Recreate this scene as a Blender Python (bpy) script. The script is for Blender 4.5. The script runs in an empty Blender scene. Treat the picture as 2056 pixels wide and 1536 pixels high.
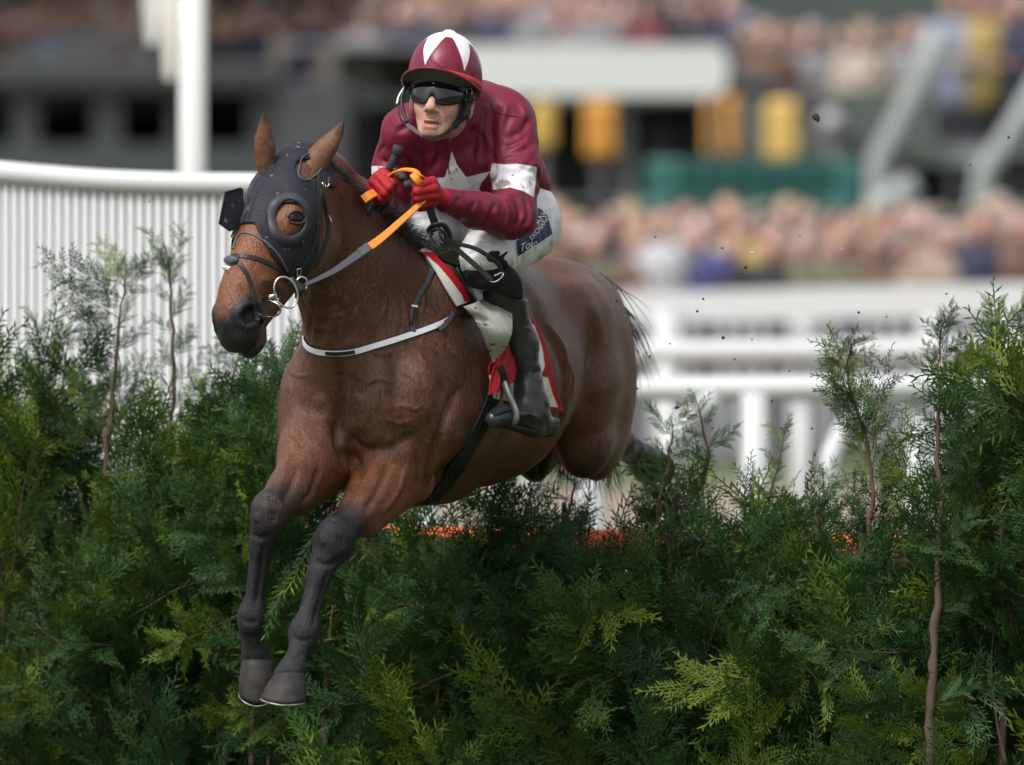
import bpy, math, random
import numpy as np
from mathutils import Vector, Matrix
from mathutils.bvhtree import BVHTree
R = math.radians
random.seed(7)
rng = np.random.default_rng(7)
scene = bpy.context.scene
COL = scene.collection

# ------------------------------------------------------------------ camera, world, sun, exposure
CAM_H, CAM_D, FPX, HORIZON = 2.6, 29.0, 22844.0, 114.0
cam_data = bpy.data.cameras.new('camera')
cam_data.lens = 400.0
cam_data.sensor_width = 36.0
cam_data.shift_y = -654.0 / 2056.0
cam_data.clip_start = 1.0
cam_data.clip_end = 1500.0
cam_data.dof.use_dof = True
cam_data.dof.focus_distance = 28.85
cam_data.dof.aperture_fstop = 3.5
cam_data.dof.aperture_blades = 9
cam = bpy.data.objects.new('camera', cam_data)
cam.location = (0, -CAM_D, CAM_H)
cam.rotation_euler = (R(90), 0, 0)
COL.objects.link(cam)
scene.camera = cam

SUN_EL, SUN_AZ = R(56), R(218)      # azimuth measured clockwise from +Y: high, behind the camera's left
world = bpy.data.worlds.new('World')
scene.world = world
world.use_nodes = True
wn = world.node_tree
wn.nodes.clear()
wo = wn.nodes.new('ShaderNodeOutputWorld')
wb = wn.nodes.new('ShaderNodeBackground')
ws = wn.nodes.new('ShaderNodeTexSky')
ws.sky_type = 'NISHITA'
ws.sun_disc = False
ws.sun_elevation = SUN_EL
ws.sun_rotation = SUN_AZ
ws.air_density = 1.0
ws.dust_density = 4.0
wh = wn.nodes.new('ShaderNodeHueSaturation')
wh.inputs['Saturation'].default_value = 0.22
wn.links.new(ws.outputs[0], wh.inputs['Color'])
wn.links.new(wh.outputs[0], wb.inputs[0])
wb.inputs[1].default_value = 0.105
wn.links.new(wb.outputs[0], wo.inputs[0])
sun_data = bpy.data.lights.new('sun', 'SUN')
sun_data.energy = 1.5
sun_data.angle = R(14)
sun_data.color = (1.0, 0.97, 0.93)
sun = bpy.data.objects.new('sun', sun_data)
COL.objects.link(sun)
sdir = Vector((math.sin(SUN_AZ) * math.cos(SUN_EL), math.cos(SUN_AZ) * math.cos(SUN_EL), math.sin(SUN_EL)))
sun.rotation_euler = sdir.to_track_quat('Z', 'Y').to_euler()
sun.location = (0, 0, 30)
vs = scene.view_settings
vs.view_transform = 'Standard'
vs.look = 'None'
vs.exposure = 1.0
vs.gamma = 1.0
vs.use_curve_mapping = False
scene.render.engine = 'CYCLES'
scene.cycles.use_denoising = True
scene.cycles.max_bounces = 6
scene.cycles.transparent_max_bounces = 12
scene.cycles.caustics_reflective = False
scene.cycles.caustics_refractive = False

# ------------------------------------------------------------------ placing
def P(px, py, Y):
    """a point Y metres beyond the near focus plane, measured off the 2056-wide photograph"""
    d = CAM_D + Y
    return np.array([(px - 1028.0) * d / FPX, Y, CAM_H - (py - HORIZON) * d / FPX])

# ------------------------------------------------------------------ objects
def link(o, parent=None):
    COL.objects.link(o)
    if parent is not None:
        o.parent = parent
    return o

def tag(o, label=None, cat=None, group=None, kind=None):
    if label: o['label'] = label
    if cat: o['category'] = cat
    if group: o['group'] = group
    if kind: o['kind'] = kind
    return o

def empty(name, loc=(0, 0, 0), parent=None):
    o = bpy.data.objects.new(name, None)
    o.empty_display_size = 0.1
    o.location = loc
    return link(o, parent)

def mesh_data(name, V, faces, smooth=True, mats=None, attrs=None, matidx=None):
    me = bpy.data.meshes.new(name)
    V = np.asarray(V, dtype=np.float32)
    if isinstance(faces, np.ndarray):
        n, k = faces.shape
        me.vertices.add(len(V)); me.vertices.foreach_set('co', V.ravel())
        me.loops.add(n * k); me.loops.foreach_set('vertex_index', faces.astype(np.int32).ravel())
        me.polygons.add(n)
        me.polygons.foreach_set('loop_start', np.arange(0, n * k, k, dtype=np.int32))
        me.polygons.foreach_set('use_smooth', np.full(n, smooth, dtype=bool))
        me.update(calc_edges=True)
        me.validate()
    else:
        me.from_pydata([tuple(map(float, v)) for v in V], [], faces)
        me.polygons.foreach_set('use_smooth', np.full(len(me.polygons), smooth, dtype=bool))
        if len(V) < 4000:
            import bmesh
            bm = bmesh.new(); bm.from_mesh(me); bmesh.ops.recalc_face_normals(bm, faces=bm.faces); bm.to_mesh(me); bm.free()
    if attrs:
        for k_, a in attrs.items():
            a = np.asarray(a, dtype=np.float32)
            if a.ndim == 1:
                at = me.attributes.new(k_, 'FLOAT', 'POINT'); at.data.foreach_set('value', a)
            elif a.shape[1] == 3:
                at = me.attributes.new(k_, 'FLOAT_COLOR', 'POINT')
                at.data.foreach_set('color', np.hstack([a, np.ones((len(a), 1), np.float32)]).ravel())
    for m in (mats or []):
        me.materials.append(m)
    if matidx is not None:
        me.polygons.foreach_set('material_index', np.asarray(matidx, dtype=np.int32))
    return me

def obj(name, me, parent=None, loc=None):
    """a mesh given in world coordinates; its object sits at the parent's origin"""
    o = bpy.data.objects.new(name, me)
    link(o, parent)
    if parent is not None:
        q = parent
        off = Vector((0, 0, 0))
        while q is not None:
            off += q.location
            q = q.parent
        o.location = -off
    if loc is not None:
        o.location = loc
    return o

# ------------------------------------------------------------------ materials
def mat(name, color=(.5, .5, .5), rough=.6, spec=.5, metal=0., noise=None, bump=None, attr=None, sheen=0., coat=0., trans=0., stain=None, sss=0.):
    """noise=(scale, amount, color2)  bump=(scale, strength, distance)  attr=colour attribute name  stain=(scale, threshold, color, amount)"""
    m = bpy.data.materials.new(name)
    m.use_nodes = True
    nt = m.node_tree
    b = nt.nodes['Principled BSDF']
    b.inputs['Roughness'].default_value = rough
    b.inputs['Specular IOR Level'].default_value = spec
    b.inputs['Metallic'].default_value = metal
    if sheen: b.inputs['Sheen Weight'].default_value = sheen
    if coat:
        b.inputs['Coat Weight'].default_value = coat
        b.inputs['Coat Roughness'].default_value = .15
    if sss:
        b.inputs['Subsurface Weight'].default_value = sss
        b.inputs['Subsurface Radius'].default_value = (.01, .004, .002)
    if trans:
        b.inputs['Transmission Weight'].default_value = trans
    tc = nt.nodes.new('ShaderNodeTexCoord')
    def rgb(c):
        n = nt.nodes.new('ShaderNodeRGB'); n.outputs[0].default_value = (*c, 1); return n.outputs[0]
    if attr:
        a = nt.nodes.new('ShaderNodeAttribute'); a.attribute_name = attr
        cur = a.outputs['Color']
    else:
        cur = rgb(color)
    if noise:
        sc, amt, c2 = noise
        tx = nt.nodes.new('ShaderNodeTexNoise'); tx.inputs['Scale'].default_value = sc
        tx.inputs['Detail'].default_value = 5
        nt.links.new(tc.outputs['Object'], tx.inputs['Vector'])
        mr = nt.nodes.new('ShaderNodeMapRange')
        mr.inputs['From Min'].default_value = .35; mr.inputs['From Max'].default_value = .7
        mr.inputs['To Max'].default_value = amt
        nt.links.new(tx.outputs[0], mr.inputs[0])
        mx = nt.nodes.new('ShaderNodeMix'); mx.data_type = 'RGBA'
        nt.links.new(mr.outputs[0], mx.inputs[0]); nt.links.new(cur, mx.inputs[6])
        mx.inputs[7].default_value = (*c2, 1)
        cur = mx.outputs[2]
    if stain:
        sc, th, c2, amt = stain
        tx = nt.nodes.new('ShaderNodeTexNoise'); tx.inputs['Scale'].default_value = sc
        tx.inputs['Detail'].default_value = 3; tx.inputs['Roughness'].default_value = .6
        nt.links.new(tc.outputs['Object'], tx.inputs['Vector'])
        mr = nt.nodes.new('ShaderNodeMapRange')
        mr.inputs['From Min'].default_value = th; mr.inputs['From Max'].default_value = th + .04
        mr.inputs['To Max'].default_value = amt
        nt.links.new(tx.outputs[0], mr.inputs[0])
        mx = nt.nodes.new('ShaderNodeMix'); mx.data_type = 'RGBA'
        nt.links.new(mr.outputs[0], mx.inputs[0]); nt.links.new(cur, mx.inputs[6])
        mx.inputs[7].default_value = (*c2, 1)
        cur = mx.outputs[2]
    nt.links.new(cur, b.inputs['Base Color'])
    if bump:
        sc, st, ds = bump[:3]
        tx = nt.nodes.new('ShaderNodeTexNoise'); tx.inputs['Scale'].default_value = sc
        tx.inputs['Detail'].default_value = 4
        if len(bump) > 3:
            mp = nt.nodes.new('ShaderNodeMapping'); mp.inputs['Scale'].default_value = bump[3]
            nt.links.new(tc.outputs['Object'], mp.inputs[0]); nt.links.new(mp.outputs[0], tx.inputs['Vector'])
        else:
            nt.links.new(tc.outputs['Object'], tx.inputs['Vector'])
        bp = nt.nodes.new('ShaderNodeBump'); bp.inputs['Strength'].default_value = st; bp.inputs['Distance'].default_value = ds
        nt.links.new(tx.outputs[0], bp.inputs['Height']); nt.links.new(bp.outputs[0], b.inputs['Normal'])
    return m

# ------------------------------------------------------------------ numpy noise
_perm = rng.random((64, 64, 64)).astype(np.float32)
def vnoise(p):
    i = np.floor(p).astype(np.int64); f = (p - i).astype(np.float32); f = f * f * (3 - 2 * f)
    def g(a, b_, c): return _perm[(i[:, 0] + a) & 63, (i[:, 1] + b_) & 63, (i[:, 2] + c) & 63]
    x, y, z = f[:, 0], f[:, 1], f[:, 2]
    l0 = (g(0,0,0)*(1-x)+g(1,0,0)*x)*(1-y) + (g(0,1,0)*(1-x)+g(1,1,0)*x)*y
    l1 = (g(0,0,1)*(1-x)+g(1,0,1)*x)*(1-y) + (g(0,1,1)*(1-x)+g(1,1,1)*x)*y
    return l0*(1-z)+l1*z

# ------------------------------------------------------------------ signed distance modelling
def nrm(v):
    v = np.asarray(v, float); return v / (np.linalg.norm(v) + 1e-12)

class Prim:
    pass

def rc(a, b, ra, rb=None, k=.03, lat=None, flat=1., col=0, op='u'):
    """a rounded cone from a to b; flat stretches it along lat"""
    p = Prim(); p.kind = 'rc'; p.a = np.asarray(a, float); p.b = np.asarray(b, float)
    p.ra = ra; p.rb = ra if rb is None else rb; p.k = k; p.op = op; p.col = col
    p.lat = None if lat is None else nrm(lat); p.flat = flat
    m = max(p.ra, p.rb) * max(1, flat)
    p.lo = np.minimum(p.a, p.b) - m; p.hi = np.maximum(p.a, p.b) + m
    return p

def ell(c, r, X=None, k=.03, col=0, op='u'):
    """an ellipsoid with radii r along the rows of X"""
    p = Prim(); p.kind = 'el'; p.c = np.asarray(c, float); p.r = np.asarray(r, float)
    p.X = np.eye(3) if X is None else np.array([nrm(v) for v in X]); p.k = k; p.op = op; p.col = col
    e = np.sqrt(((p.X * p.r[:, None]) ** 2).sum(0))
    p.lo = p.c - e; p.hi = p.c + e
    return p

def boxp(c, h, X=None, rnd=.0, k=.01, col=0, op='u'):
    p = Prim(); p.kind = 'bx'; p.c = np.asarray(c, float); p.h = np.asarray(h, float); p.rnd = rnd
    p.X = np.eye(3) if X is None else np.array([nrm(v) for v in X]); p.k = k; p.op = op; p.col = col
    e = np.abs(p.X * p.h[:, None]).sum(0) + rnd
    p.lo = p.c - e; p.hi = p.c + e
    return p

def soft(x, a, b): return np.clip((x - a) / (b - a), 0, 1)

def pdist(p, x, y, z):
    if p.kind == 'rc':
        dx, dy, dz = x - p.a[0], y - p.a[1], z - p.a[2]
        ba = p.b - p.a
        sc = 1.
        if p.lat is not None and p.flat != 1.:
            g = 1. / p.flat - 1.
            c = (dx * p.lat[0] + dy * p.lat[1] + dz * p.lat[2]) * g
            dx = dx + c * p.lat[0]; dy = dy + c * p.lat[1]; dz = dz + c * p.lat[2]
            ba = ba + g * ba.dot(p.lat) * p.lat
            sc = min(1., p.flat)
        L2 = ba.dot(ba) + 1e-12
        h = np.clip((dx * ba[0] + dy * ba[1] + dz * ba[2]) / L2, 0, 1)
        ex, ey, ez = dx - h * ba[0], dy - h * ba[1], dz - h * ba[2]
        return (np.sqrt(ex * ex + ey * ey + ez * ez) - (p.ra + (p.rb - p.ra) * h)) * sc
    dx, dy, dz = x - p.c[0], y - p.c[1], z - p.c[2]
    u = dx * p.X[0, 0] + dy * p.X[0, 1] + dz * p.X[0, 2]
    v = dx * p.X[1, 0] + dy * p.X[1, 1] + dz * p.X[1, 2]
    w = dx * p.X[2, 0] + dy * p.X[2, 1] + dz * p.X[2, 2]
    if p.kind == 'el':
        a, b, c = u / p.r[0], v / p.r[1], w / p.r[2]
        k0 = np.sqrt(a * a + b * b + c * c)
        k1 = np.sqrt((a / p.r[0]) ** 2 + (b / p.r[1]) ** 2 + (c / p.r[2]) ** 2) + 1e-9
        return k0 * (k0 - 1) / k1
    qx, qy, qz = np.abs(u) - p.h[0], np.abs(v) - p.h[1], np.abs(w) - p.h[2]
    return np.sqrt(np.maximum(qx, 0) ** 2 + np.maximum(qy, 0) ** 2 + np.maximum(qz, 0) ** 2) + np.minimum(np.maximum(qx, np.maximum(qy, qz)), 0) - p.rnd

def combine(F, d, p):
    if p.op == 'u':
        h = np.maximum(p.k - np.abs(F - d), 0) / p.k
        return np.minimum(F, d) - h * h * p.k * .25
    d = -d
    h = np.maximum(p.k - np.abs(F - d), 0) / p.k
    return np.maximum(F, d) + h * h * p.k * .25

def sdf_at(prims, Q):
    """distance at the points Q (N,3)"""
    F = np.full(len(Q), .5, np.float32)
    x, y, z = Q[:, 0], Q[:, 1], Q[:, 2]
    for p in prims:
        pad = p.k + .06
        m = np.all((Q > p.lo - pad) & (Q < p.hi + pad), axis=1)
        if m.any():
            F[m] = combine(F[m], pdist(p, x[m], y[m], z[m]).astype(np.float32), p)
    return F

def sdf_mesh(prims, res, offset=0., post=None, band=.03, lo=None, hi=None):
    """surface nets over the smooth union of the shapes; returns vertices, quads"""
    ad = [p for p in prims if p.op == 'u']
    l = np.min([p.lo for p in ad], 0) - offset - 3 * res - .01
    h = np.max([p.hi for p in ad], 0) + offset + 3 * res + .01
    if lo is not None: l = np.maximum(l, lo)
    if hi is not None: h = np.minimum(h, hi)
    n = np.ceil((h - l) / res).astype(int) + 1
    F = np.full(n, .3, np.float32)
    ax = [np.asarray(l[i] + res * np.arange(n[i]), np.float32) for i in range(3)]
    for p in prims:
        pad = p.k + offset + 2 * res + .012
        i0 = np.clip(np.floor((p.lo - pad - l) / res).astype(int), 0, n)
        i1 = np.clip(np.ceil((p.hi + pad - l) / res).astype(int) + 1, 0, n)
        if np.any(i1 <= i0): continue
        s = tuple(slice(a, b) for a, b in zip(i0, i1))
        x = ax[0][s[0]][:, None, None]; y = ax[1][s[1]][None, :, None]; z = ax[2][s[2]][None, None, :]
        F[s] = combine(F[s], pdist(p, x, y, z).astype(np.float32), p)
    F -= offset
    if post is not None:
        I = np.nonzero(F < band)
        Q = np.stack([ax[0][I[0]], ax[1][I[1]], ax[2][I[2]]], 1)
        F[I] = post(Q, F[I])
    F[0] = F[-1] = .3; F[:, 0] = F[:, -1] = .3; F[:, :, 0] = F[:, :, -1] = .3
    return nets(F, l, res)

def nets(F, l, res):
    n = np.array(F.shape); S = F < 0
    acc_c, acc_p = [], []; quads = []
    st = np.array([n[1] * n[2], n[2], 1])
    for a in range(3):
        b, c = [(1, 2), (2, 0), (0, 1)][a]
        s0 = [slice(None)] * 3; s1 = [slice(None)] * 3
        s0[a] = slice(0, -1); s1[a] = slice(1, None)
        X = S[tuple(s0)] != S[tuple(s1)]
        I = np.stack(np.nonzero(X), 1)
        m = (I[:, b] > 0) & (I[:, c] > 0) & (I[:, b] < n[b] - 1) & (I[:, c] < n[c] - 1)
        I = I[m]
        J = I.copy(); J[:, a] += 1
        f0 = F[I[:, 0], I[:, 1], I[:, 2]]; f1 = F[J[:, 0], J[:, 1], J[:, 2]]
        t = f0 / (f0 - f1 + 1e-12)
        p = I.astype(np.float64); p[:, a] += t
        eb = np.zeros(3, int); eb[b] = 1; ec = np.zeros(3, int); ec[c] = 1
        base = I @ st
        cells = [base - eb @ st - ec @ st, base - ec @ st, base, base - eb @ st]
        for q in cells:
            acc_c.append(q); acc_p.append(p)
        q = np.stack(cells, 1)
        inside0 = f0 < 0
        q[~inside0] = q[~inside0][:, ::-1]
        quads.append(q)
    C = np.concatenate(acc_c); Pp = np.concatenate(acc_p)
    ids, inv = np.unique(C, return_inverse=True)
    cnt = np.bincount(inv)
    V = np.stack([np.bincount(inv, Pp[:, i]) / cnt for i in range(3)], 1) * res + l
    Q = np.concatenate(quads)
    Q = np.searchsorted(ids, Q)
    return V, Q

def normals(V, Q):
    a = V[Q[:, 1]] - V[Q[:, 3]] if Q.shape[1] == 4 else V[Q[:, 1]] - V[Q[:, 0]]
    b = V[Q[:, 2]] - V[Q[:, 0]]
    fn = np.cross(b, a) if Q.shape[1] == 4 else np.cross(a, b)
    N = np.stack([np.bincount(Q.ravel(), np.repeat(fn[:, i], Q.shape[1]), minlength=len(V)) for i in range(3)], 1)
    return -N / (np.linalg.norm(N, axis=1, keepdims=True) + 1e-12)

def smooth(V, Q, it=1, f=.5):
    E = np.concatenate([Q[:, [i, (i + 1) % Q.shape[1]]] for i in range(Q.shape[1])])
    for _ in range(it):
        cnt = np.bincount(E[:, 0], minlength=len(V))[:, None]
        S_ = np.stack([np.bincount(E[:, 0], V[E[:, 1], i], minlength=len(V)) for i in range(3)], 1)
        V = V + f * (S_ / np.maximum(cnt, 1) - V)
    return V

def paint(prims, V, palette, tau=.008):
    """colour of each vertex: soft nearest shape"""
    W = np.zeros(len(V)); C = np.zeros((len(V), 3))
    ds = []
    best = np.full(len(V), 9.)
    for p in prims:
        if p.op != 'u': continue
        pad = .05
        m = np.all((V > p.lo - pad) & (V < p.hi + pad), axis=1)
        if not m.any(): continue
        d = pdist(p, V[m, 0], V[m, 1], V[m, 2])
        ds.append((m, d, p.col)); best[m] = np.minimum(best[m], d)
    for m, d, c in ds:
        w = np.exp(-(d - best[m]) / tau)
        W[m] += w; C[m] += w[:, None] * np.array(palette[c])
    return C / np.maximum(W, 1e-9)[:, None]

def bvh_of(V, Q):
    return BVHTree.FromPolygons([tuple(v) for v in V.tolist()], [tuple(q) for q in Q.tolist()])

CAMP = Vector((0, -CAM_D, CAM_H))
def hit(bvh, px, py, off=0., miss=None):
    """the place on a surface that the photograph shows at a pixel"""
    d = (Vector(P(px, py, 0.)) - CAMP).normalized()
    loc, n, i, t = bvh.ray_cast(CAMP, d)
    if loc is None:
        return (None, None) if miss is None else (np.array(miss), np.array((0, -1, 0)))
    if n.dot(d) > 0: n = -n
    return np.array(loc + n * off), np.array(n)

def catmull(pts, n):
    pts = np.asarray(pts, float)
    q = np.vstack([2 * pts[0] - pts[1], pts, 2 * pts[-1] - pts[-2]])
    seg = np.linspace(0, len(pts) - 1, n)
    i = np.minimum(seg.astype(int), len(pts) - 2); t = (seg - i)[:, None]
    p0, p1, p2, p3 = q[i], q[i + 1], q[i + 2], q[i + 3]
    return .5 * (2 * p1 + (-p0 + p2) * t + (2 * p0 - 5 * p1 + 4 * p2 - p3) * t * t + (-p0 + 3 * p1 - 3 * p2 + p3) * t ** 3)

def tube(pts, rad, seg=10, n=None, closed=False, flat=None, up=None):
    """a round (or flattened) tube along points; rad may vary"""
    pts = np.asarray(pts, float)
    if n: 
        rr = np.interp(np.linspace(0, 1, n), np.linspace(0, 1, len(np.atleast_1d(rad))), np.atleast_1d(rad)) if np.ndim(rad) else np.full(n, rad)
        pts = catmull(pts, n)
    else:
        rr = np.broadcast_to(np.asarray(rad, float), (len(pts),)) if np.ndim(rad) == 0 or len(rad) == len(pts) else np.interp(np.linspace(0, 1, len(pts)), np.linspace(0, 1, len(rad)), rad)
    T = np.gradient(pts, axis=0)
    if closed: T = np.roll(pts, -1, 0) - np.roll(pts, 1, 0)
    T /= np.linalg.norm(T, axis=1, keepdims=True) + 1e-12
    ref = np.array(up if up is not None else (0.13, .21, .97), float)
    V = []
    a = np.arange(seg) / seg * 2 * math.pi
    prev = None
    for i, (p, t) in enumerate(zip(pts, T)):
        rf = ref[i] if ref.ndim == 2 else (ref if prev is None or up is not None else prev)
        n1 = rf - t * rf.dot(t)
        if np.linalg.norm(n1) < 1e-5: n1 = np.cross(t, (1, 0, 0))
        n1 = nrm(n1); prev = n1
        n2 = np.cross(t, n1)
        f = 1. if flat is None else flat
        V.append(p + rr[i] * (np.cos(a)[:, None] * n2 + np.sin(a)[:, None] * n1 * f))
    V = np.concatenate(V); m = len(pts)
    faces = []
    for i in range(m if closed else m - 1):
        j = (i + 1) % m
        for s in range(seg):
            s2 = (s + 1) % seg
            faces.append((i * seg + s, j * seg + s, j * seg + s2, i * seg + s2))
    if not closed:
        faces.append(tuple(range(seg))[::-1]); faces.append(tuple((m - 1) * seg + s for s in range(seg)))
    return V, faces

def merge(*parts):
    V, F_, o = [], [], 0
    for v, f in parts:
        V.append(np.asarray(v)); F_ += [tuple(int(i) + o for i in q) for q in f]; o += len(v)
    return np.concatenate(V), F_

def strap(pts, nrmls, width, thick=.003):
    """a leather strap: rectangular section laid on a surface with the given normals"""
    pts = np.asarray(pts, float); N = np.asarray(nrmls, float)
    T = np.gradient(pts, axis=0); T /= np.linalg.norm(T, axis=1, keepdims=True) + 1e-12
    V = []
    w = np.broadcast_to(np.asarray(width, float), (len(pts),)) / 2
    for p, t, n, ww in zip(pts, T, N, w):
        n = nrm(n - t * n.dot(t)); s = np.cross(t, n)
        e = min(thick * .3, ww * .2)
        V += [p + s * ww, p + s * ww + n * (thick - e), p + s * (ww - e) + n * thick, p - s * (ww - e) + n * thick, p - s * ww + n * (thick - e), p - s * ww]
    faces = []
    for i in range(len(pts) - 1):
        for s in range(6):
            s2 = (s + 1) % 6
            faces.append((i * 6 + s, (i + 1) * 6 + s, (i + 1) * 6 + s2, i * 6 + s2))
    m = (len(pts) - 1) * 6
    faces.append(tuple(range(6))); faces.append(tuple(m + s for s in range(6))[::-1])
    return np.array(V), faces

def laid(bvh, pix, n, off=.001, lift=None):
    """points of a pixel polyline laid on a surface"""
    c = catmull(np.array(pix, float), n)
    pts, ns = [], []
    for x, y in c:
        p, nn = hit(bvh, x, y, off)
        if p is None:
            if pts: p, nn = pts[-1], ns[-1]
            else: continue
        pts.append(p); ns.append(nn)
    pts = np.array(pts); ns = np.array(ns)
    for _ in range(3):
        ns[1:-1] = (ns[:-2] + ns[1:-1] + ns[2:]) / 3
        pts[1:-1] = pts[1:-1] * .6 + (pts[:-2] + pts[2:]) * .2
    keep = np.r_[True, np.linalg.norm(np.diff(pts, axis=0), axis=1) > 1e-4]
    return pts[keep], ns[keep]
# ================================================================== ground
def ground_material():
    m = mat('ground', (.26, .215, .165), rough=.95, noise=(1.2, .5, (.20, .165, .12)), bump=(60, .6, .03))
    nt = m.node_tree; b = nt.nodes['Principled BSDF']; cur = b.inputs['Base Color'].links[0].from_socket
    tc = nt.nodes['Texture Coordinate']
    sp = nt.nodes.new('ShaderNodeSeparateXYZ'); nt.links.new(tc.outputs['Object'], sp.inputs[0])
    tx = nt.nodes.new('ShaderNodeTexNoise'); tx.inputs['Scale'].default_value = .6; nt.links.new(tc.outputs['Object'], tx.inputs['Vector'])
    ad = nt.nodes.new('ShaderNodeMath'); ad.operation = 'MULTIPLY_ADD'; ad.inputs[1].default_value = 4.; nt.links.new(tx.outputs[0], ad.inputs[0]); nt.links.new(sp.outputs['Y'], ad.inputs[2])
    # grass before the fence, a worn beige crossing, then a grass verge by the crowd barrier
    cr = nt.nodes.new('ShaderNodeValToRGB'); mr = nt.nodes.new('ShaderNodeMapRange')
    mr.inputs['From Min'].default_value = 0; mr.inputs['From Max'].default_value = 100; nt.links.new(ad.outputs[0], mr.inputs[0]); nt.links.new(mr.outputs[0], cr.inputs[0])
    e = cr.color_ramp.elements
    e[0].position = .14; e[0].color = (1, 1, 1, 1); e[1].position = .20; e[1].color = (0, 0, 0, 1)
    a1 = cr.color_ramp.elements.new(.405); a1.color = (0, 0, 0, 1); a2 = cr.color_ramp.elements.new(.43); a2.color = (1, 1, 1, 1)
    mx = nt.nodes.new('ShaderNodeMix'); mx.data_type = 'RGBA'
    nt.links.new(cr.outputs[0], mx.inputs[0]); nt.links.new(cur, mx.inputs[6]); mx.inputs[7].default_value = (.080, .105, .042, 1)
    nt.links.new(mx.outputs[2], b.inputs['Base Color'])
    return m
g = 900.
tag(obj('ground', mesh_data('ground', [(-g, -120, 0), (g, -120, 0), (g, g, 0), (-g, g, 0)], [(0, 1, 2, 3)], mats=[ground_material()])), kind='structure')

# ================================================================== simple solids
def box_mesh(name, lo, hi, material, smooth_=False, bev=0.):
    lo, hi = np.array(lo, float), np.array(hi, float)
    x0, y0, z0 = lo; x1, y1, z1 = hi
    V = [(x0, y0, z0), (x1, y0, z0), (x1, y1, z0), (x0, y1, z0), (x0, y0, z1), (x1, y0, z1), (x1, y1, z1), (x0, y1, z1)]
    Fc = [(0, 3, 2, 1), (4, 5, 6, 7), (0, 1, 5, 4), (1, 2, 6, 5), (2, 3, 7, 6), (3, 0, 4, 7)]
    return mesh_data(name, V, Fc, smooth=smooth_, mats=[material])
def box(name, lo, hi, material, parent=None): return obj(name, box_mesh(name, lo, hi, material), parent)
def pipe(name, pts, r, material, parent=None, seg=12, n=None, flat=None):
    v, f = tube(pts, r, seg, n=n, flat=flat); return obj(name, mesh_data(name, v, f, mats=[material]), parent)
# ================================================================== behind the course
M_rail = mat('white_plastic_rail', (.47, .48, .49), rough=.45, spec=.4, noise=(3, .35, (.46, .48, .46)))
M_slatw = mat('white_wing_slat', (.70, .70, .72), rough=.6, spec=.2, noise=(2, .2, (.50, .50, .51)))
M_grey = mat('stand_grey', (.13, .135, .135), rough=.8, noise=(1.2, .4, (.10, .11, .11)))
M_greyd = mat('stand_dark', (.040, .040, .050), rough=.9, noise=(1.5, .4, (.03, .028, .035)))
M_greyg = mat('stand_green_grey', (.095, .115, .105), rough=.85, noise=(.8, .6, (.06, .075, .068)))
M_greyl2 = mat('stair_steel', (.26, .28, .275), rough=.6)
M_balu = mat('balustrade_grey', (.17, .165, .185), rough=.7)
M_hedge = mat('dark_green_panel', (.030, .055, .032), rough=.9, noise=(1.5, .7, (.05, .08, .045)))
M_teal = mat('teal_plastic', (.014, .10, .085), rough=.5, noise=(3, .5, (.03, .08, .075)))
M_fascia = mat('white_fascia', (.54, .55, .54), rough=.6)
M_org = mat('orange_padding', (.60, .29, .05), rough=.6, noise=(3, .4, (.72, .30, .06)))
M_yel = mat('yellow_padding', (.58, .39, .10), rough=.6, noise=(3, .4, (.70, .40, .10)))
M_arch = mat('dark_arch', (.035, .033, .045), rough=.6)
M_orboard = mat('orange_board', (.80, .13, .035), rough=.55, spec=.3, stain=(20, .62, (.25, .12, .06), .6))
M_navy = mat('navy_post', (.012, .018, .06), rough=.5)

# ---- white wing of the fence, at the left
wing = empty('fence_wing', tuple(P(250, 600, 5)))
tag(wing, 'curved white slatted plastic wing leading to the fence behind the horse head', 'fence')
wpath = catmull(np.array([P(-260, 325, 5.3), P(-60, 340, 5.1), P(60, 351, 5.0), P(200, 362, 4.9), P(360, 368, 4.8), P(520, 370, 4.7), P(660, 374, 4.6)]), 90)
pipe('top_rail', wpath, .034, M_rail, wing, seg=14)
arc = np.concatenate([[0], np.cumsum(np.linalg.norm(np.diff(wpath, axis=0), axis=1))])
nsl = int(arc[-1] / .030)
for i in range(nsl):
    s0 = (i + .15) * .030; s1 = (i + .85) * .030
    a = np.array([np.interp(s0, arc, wpath[:, k]) for k in range(3)]); b = np.array([np.interp(s1, arc, wpath[:, k]) for k in range(3)])
    a[2] -= .02; b[2] -= .02
    t = nrm(b - a); nn = nrm(np.array([t[1], -t[0], 0]))
    if nn[1] > 0: nn = -nn
    m_ = (a + b) / 2 + nn * .006
    bk = nn * -.002
    V = []
    for p in (a, m_, b, b + bk, a + bk): V.append(p)
    for p in (a, m_, b, b + bk, a + bk): V.append(np.array([p[0], p[1], .05]))
    Fc = [(0, 1, 6, 5), (1, 2, 7, 6), (2, 3, 8, 7), (3, 4, 9, 8), (4, 0, 5, 9), (0, 4, 3, 2, 1), (5, 6, 7, 8, 9)]
    obj('slat', mesh_data('wing_slat', V, Fc, smooth=False, mats=[M_slatw]), wing)
V, Fc = [], []
for p in wpath: V += [(p[0] + .004, p[1] + .022, .05), (p[0] + .004, p[1] + .022, p[2] - .02)]
for i in range(len(wpath) - 1): Fc.append((2 * i, 2 * i + 2, 2 * i + 3, 2 * i + 1))
obj('backing_sheet', mesh_data('backing_sheet', V, Fc, mats=[mat('backing_grey', (.62, .625, .64), rough=.7)]), wing)
for i in (4, 30, 60, 86):
    p = wpath[i]; box('post', (p[0] - .03, p[1] + .02, 0), (p[0] + .03, p[1] + .08, p[2]), M_rail, wing)
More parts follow.
